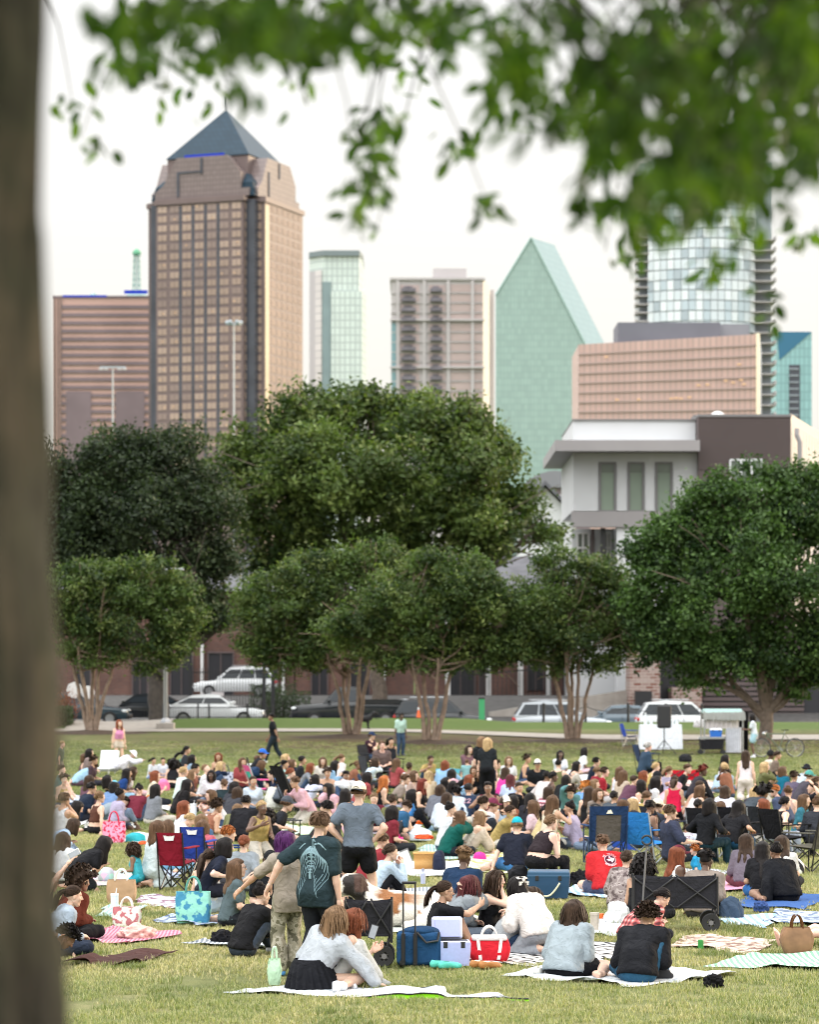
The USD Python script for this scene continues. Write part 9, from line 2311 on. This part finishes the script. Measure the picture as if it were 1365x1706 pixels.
i_,j_=np.meshgrid(np.arange(59),np.arange(64),indexing='ij');q=np.stack([i_*64+j_,i_*64+(j_+1)%64,(i_+1)*64+(j_+1)%64,(i_+1)*64+j_],-1).reshape(-1,4)
M['bark_near']=material('bark_near',{'tc':('texture_coordinate',{}),'m':('mapping',{'scale':(1,1,.25)}),'n':('noise_texture',{'scale':9.0,'detail':5.0,'roughness':.65}),'n2':('noise_texture',{'scale':4.5,'detail':3.0,'roughness':.6}),'r':('rgb_ramp',{'ramp':[(.3,(.010,.0095,.008)),(.50,(.026,.024,.019)),(.72,(.062,.056,.045))]}),'r2':('rgb_ramp',{'ramp':[(.36,(2.0,1.75,1.5)),(.50,(.9,1.0,.72)),(.64,(.38,.36,.30))]}),'x':('mix',{'mix_type':'multiply','fac':1.0}),'b':('bump',{'strength':1.0,'distance':.03}),'p':('principled_bsdf',{'roughness':.92})},[('tc.object','m.vector'),('m.vector','n.vector'),('tc.object','n2.vector'),('n.fac','r.fac'),('n2.fac','r2.fac'),('r.color','x.color1'),('r2.color','x.color2'),('x.color','p.base_color'),('n.fac','b.height'),('b.normal','p.normal')])
obj('trunk',(V,q),M['bark_near'],nt,True)
O=np.array([-.765,4.5,1.42])
limb=[((-.80,4.5,4.6),(.2,4.7,4.85),(1.0,4.9,4.95),(1.9,5.4,5.0)),((-.85,4.5,5.2),(-.1,5.3,5.2),(.8,5.9,5.3),(1.6,6.2,5.5)),((-.82,4.5,5.4),(-1.4,4.6,5.9),(-2.2,5.0,6.2)),((-.80,4.5,5.0),(-.7,3.6,5.6),(-.3,2.6,6.0))]
lm=[]
for l in limb:
 p=np.array(l);t_=np.linspace(0,len(p)-1,16);pp=np.stack([np.interp(t_,np.arange(len(p)),p[:,k])for k in range(3)],1);pp[1:-1]+=rt.normal(0,.02,(14,3))
 lm.append(tube(pp-O,np.linspace(.085,.018,16),10))
obj('limbs',join(lm),M['bark_near'],nt,50)
# sprays: (px, py, half width, half height, leaves, nearest, farthest)
SP=[(1180,60,190,130,384,5.0,8.2),(1080,190,130,100,186,5.0,8.2),(1240,250,130,110,266,5.0,8.2),(1320,90,80,110,161,5.0,8.2),(960,90,120,90,124,5.0,8.2),(870,160,110,90,80,5.0,8.2),(820,60,80,80,68,5.0,8.2),(1120,330,100,55,80,5.0,8.2),(1000,330,50,80,24,6.0,9.0),(1015,420,26,45,12,8.2,10.6),(800,330,26,70,12,8.2,10.6),(770,230,30,60,15,8.2,10.6),(610,300,22,100,26,6.0,9.0),(620,200,40,60,19,8.2,10.6),(300,30,190,60,204,5.0,8.2),(520,35,170,55,155,5.0,8.2),(680,30,90,60,55,6.0,9.0),(240,95,70,40,37,6.0,9.0),(420,100,110,40,31,6.0,9.0),(660,110,60,50,22,8.2,10.6),(500,165,20,22,5,8.2,10.6),(270,150,30,24,5,8.2,10.6),(150,230,38,34,6,8.2,10.6),(160,120,60,70,16,8.2,10.6),(1165,410,45,36,15,8.2,10.6),(1250,400,40,40,10,8.2,10.6),(1345,370,28,40,9,8.2,10.6),(730,70,40,60,24,6.0,9.0),(350,150,40,30,5,8.2,10.6),(1290,470,24,60,5,8.2,10.6)]
SP+=[(612,215,20,40,14,8.2,9.4),(606,290,16,40,16,8.2,9.4),(612,365,16,30,10,8.2,9.4)]
pos=[];twigs=[]
for(px_,py_,a,b,n,y0,y1)in SP:
 n=max(5,int(n*(1.55 if px_>1050 and n>80 else 1.3)));kc=max(1,n//8)
 u=rt.normal(size=(kc,2));u*=(np.minimum(1,np.abs(rt.normal(.0,.6,kc))**.5)/(np.linalg.norm(u,axis=1)+1e-9))[:,None]
 ki=rt.integers(0,kc,n);u=u[ki]+rt.normal(0,1,(n,2))*[15/a,17/b];Yv=rt.uniform(y0,y1,kc)[ki]+rt.normal(0,.08,n)
 # the position is a true place in the crown; the list above was only read off the picture
 pos.append(np.stack([px_x(px_+u[:,0]*a,Yv),Yv,px_z(py_+u[:,1]*b,Yv)],1))
 for k in range(max(1,n//22)):
  e=pos[-1][rt.integers(n)];s0=np.array([e[0]+rt.choice([-1,1])*rt.uniform(.15,.5),e[1]+rt.normal(0,.2),max(CAMZ+.25*e[1],e[2]+.2)])
  tq=np.linspace(0,1,7)[:,None];twigs.append(tube(s0+(e-s0)*np.concatenate([tq,tq,tq**1.8],1)+np.concatenate([[[0,0,0]],np.cumsum(rt.normal(0,.006,(6,3)),0)])-O,np.linspace(.006,.0015,7),5))
up=np.stack([rt.uniform(-2.0,2.2,2600),rt.uniform(3.8,8.5,2600),np.zeros(2600)],1);up[:,2]=CAMZ+up[:,1]*.262+rt.uniform(0,1.3,2600)
vis=np.vstack(pos);rt.shuffle(vis)
obj('twigs',join(twigs),M['bark_near'],nt,kind='stuff')
def leaf(P0,r):
 """A pointed oval leaf hanging from its stalk, folded along the midrib."""
 L=r.uniform(.045,.076);W=L*r.uniform(.40,.55)
 t=np.array([0,.2,.5,.8,1.0]);w=np.array([.0,.75,1.0,.55,0])*W/2
 bend=r.uniform(-.2,.35)*L
 mid=np.stack([0*t,t*L,-bend*t**2],1)
 lft=mid+np.stack([-w,0*w,.25*w],1);rgt=mid+np.stack([w,0*w,.25*w],1)
 v=np.vstack([mid,lft[1:4],rgt[1:4]]);f=[[0,1,5],[1,6,5],[1,2,6],[2,7,6],[2,3,7],[3,4,7],[0,8,1],[1,8,9],[1,9,2],[2,9,10],[2,10,3],[3,10,4]]
 d=np.array([r.normal(0,.6),r.normal(0,.6),-abs(r.normal(.7,.5))]);R=frame(d,r.normal(size=3))
 Rm=np.stack([np.cross(R[:,0],R[:,2]),R[:,0],R[:,2]],1)
 return v@Rm.T+P0,np.array(f)
LC=np.array([(.022,.048,.008),(.036,.080,.010),(.085,.15,.016),(.048,.092,.012)])
rest,rc=[],[]
in_f=0
order=np.argsort(vis[:,1])
near=set(order[:300].tolist())
for i,p in enumerate(np.vstack([vis,up])):
 v,f=leaf(p-O,rt);c=LC[rt.integers(4)]*rt.uniform(.8,1.5)
 if i<len(vis)and i in near:obj('leaf',(v,f),M['leaf_near'],nt,True,np.repeat(c[None],len(v),0))
 else:rest.append((v,f));rc.append(np.repeat(c[None],len(v),0))
# the rest of the crown overhead, which shades trunk and near leaves
nc=9000
ang_,rr_=rt.uniform(0,2*np.pi,nc),5.2*np.sqrt(rt.uniform(0,1,nc))
cp=np.stack([-.7+rr_*np.cos(ang_),4.0+rr_*np.sin(ang_),np.zeros(nc)],1);cp[:,2]=np.maximum(CAMZ+.262*np.maximum(cp[:,1],4.5)+.15,4.9)+rt.uniform(0,1,nc)**1.3*3.2*(1.05-(rr_/5.2)**2)
cv,cf=leaf_cards(cp-O,np.repeat([[0,0,1.0]],nc,0),.17,rt,.55)
obj('upper_crown',(cv,cf),M['leaf'],nt,False,np.repeat(LC[rt.integers(0,4,nc)],4,0),kind='stuff')
obj('leaf_mass',join(rest),M['leaf_near'],nt,True,np.vstack(rc),kind='stuff')
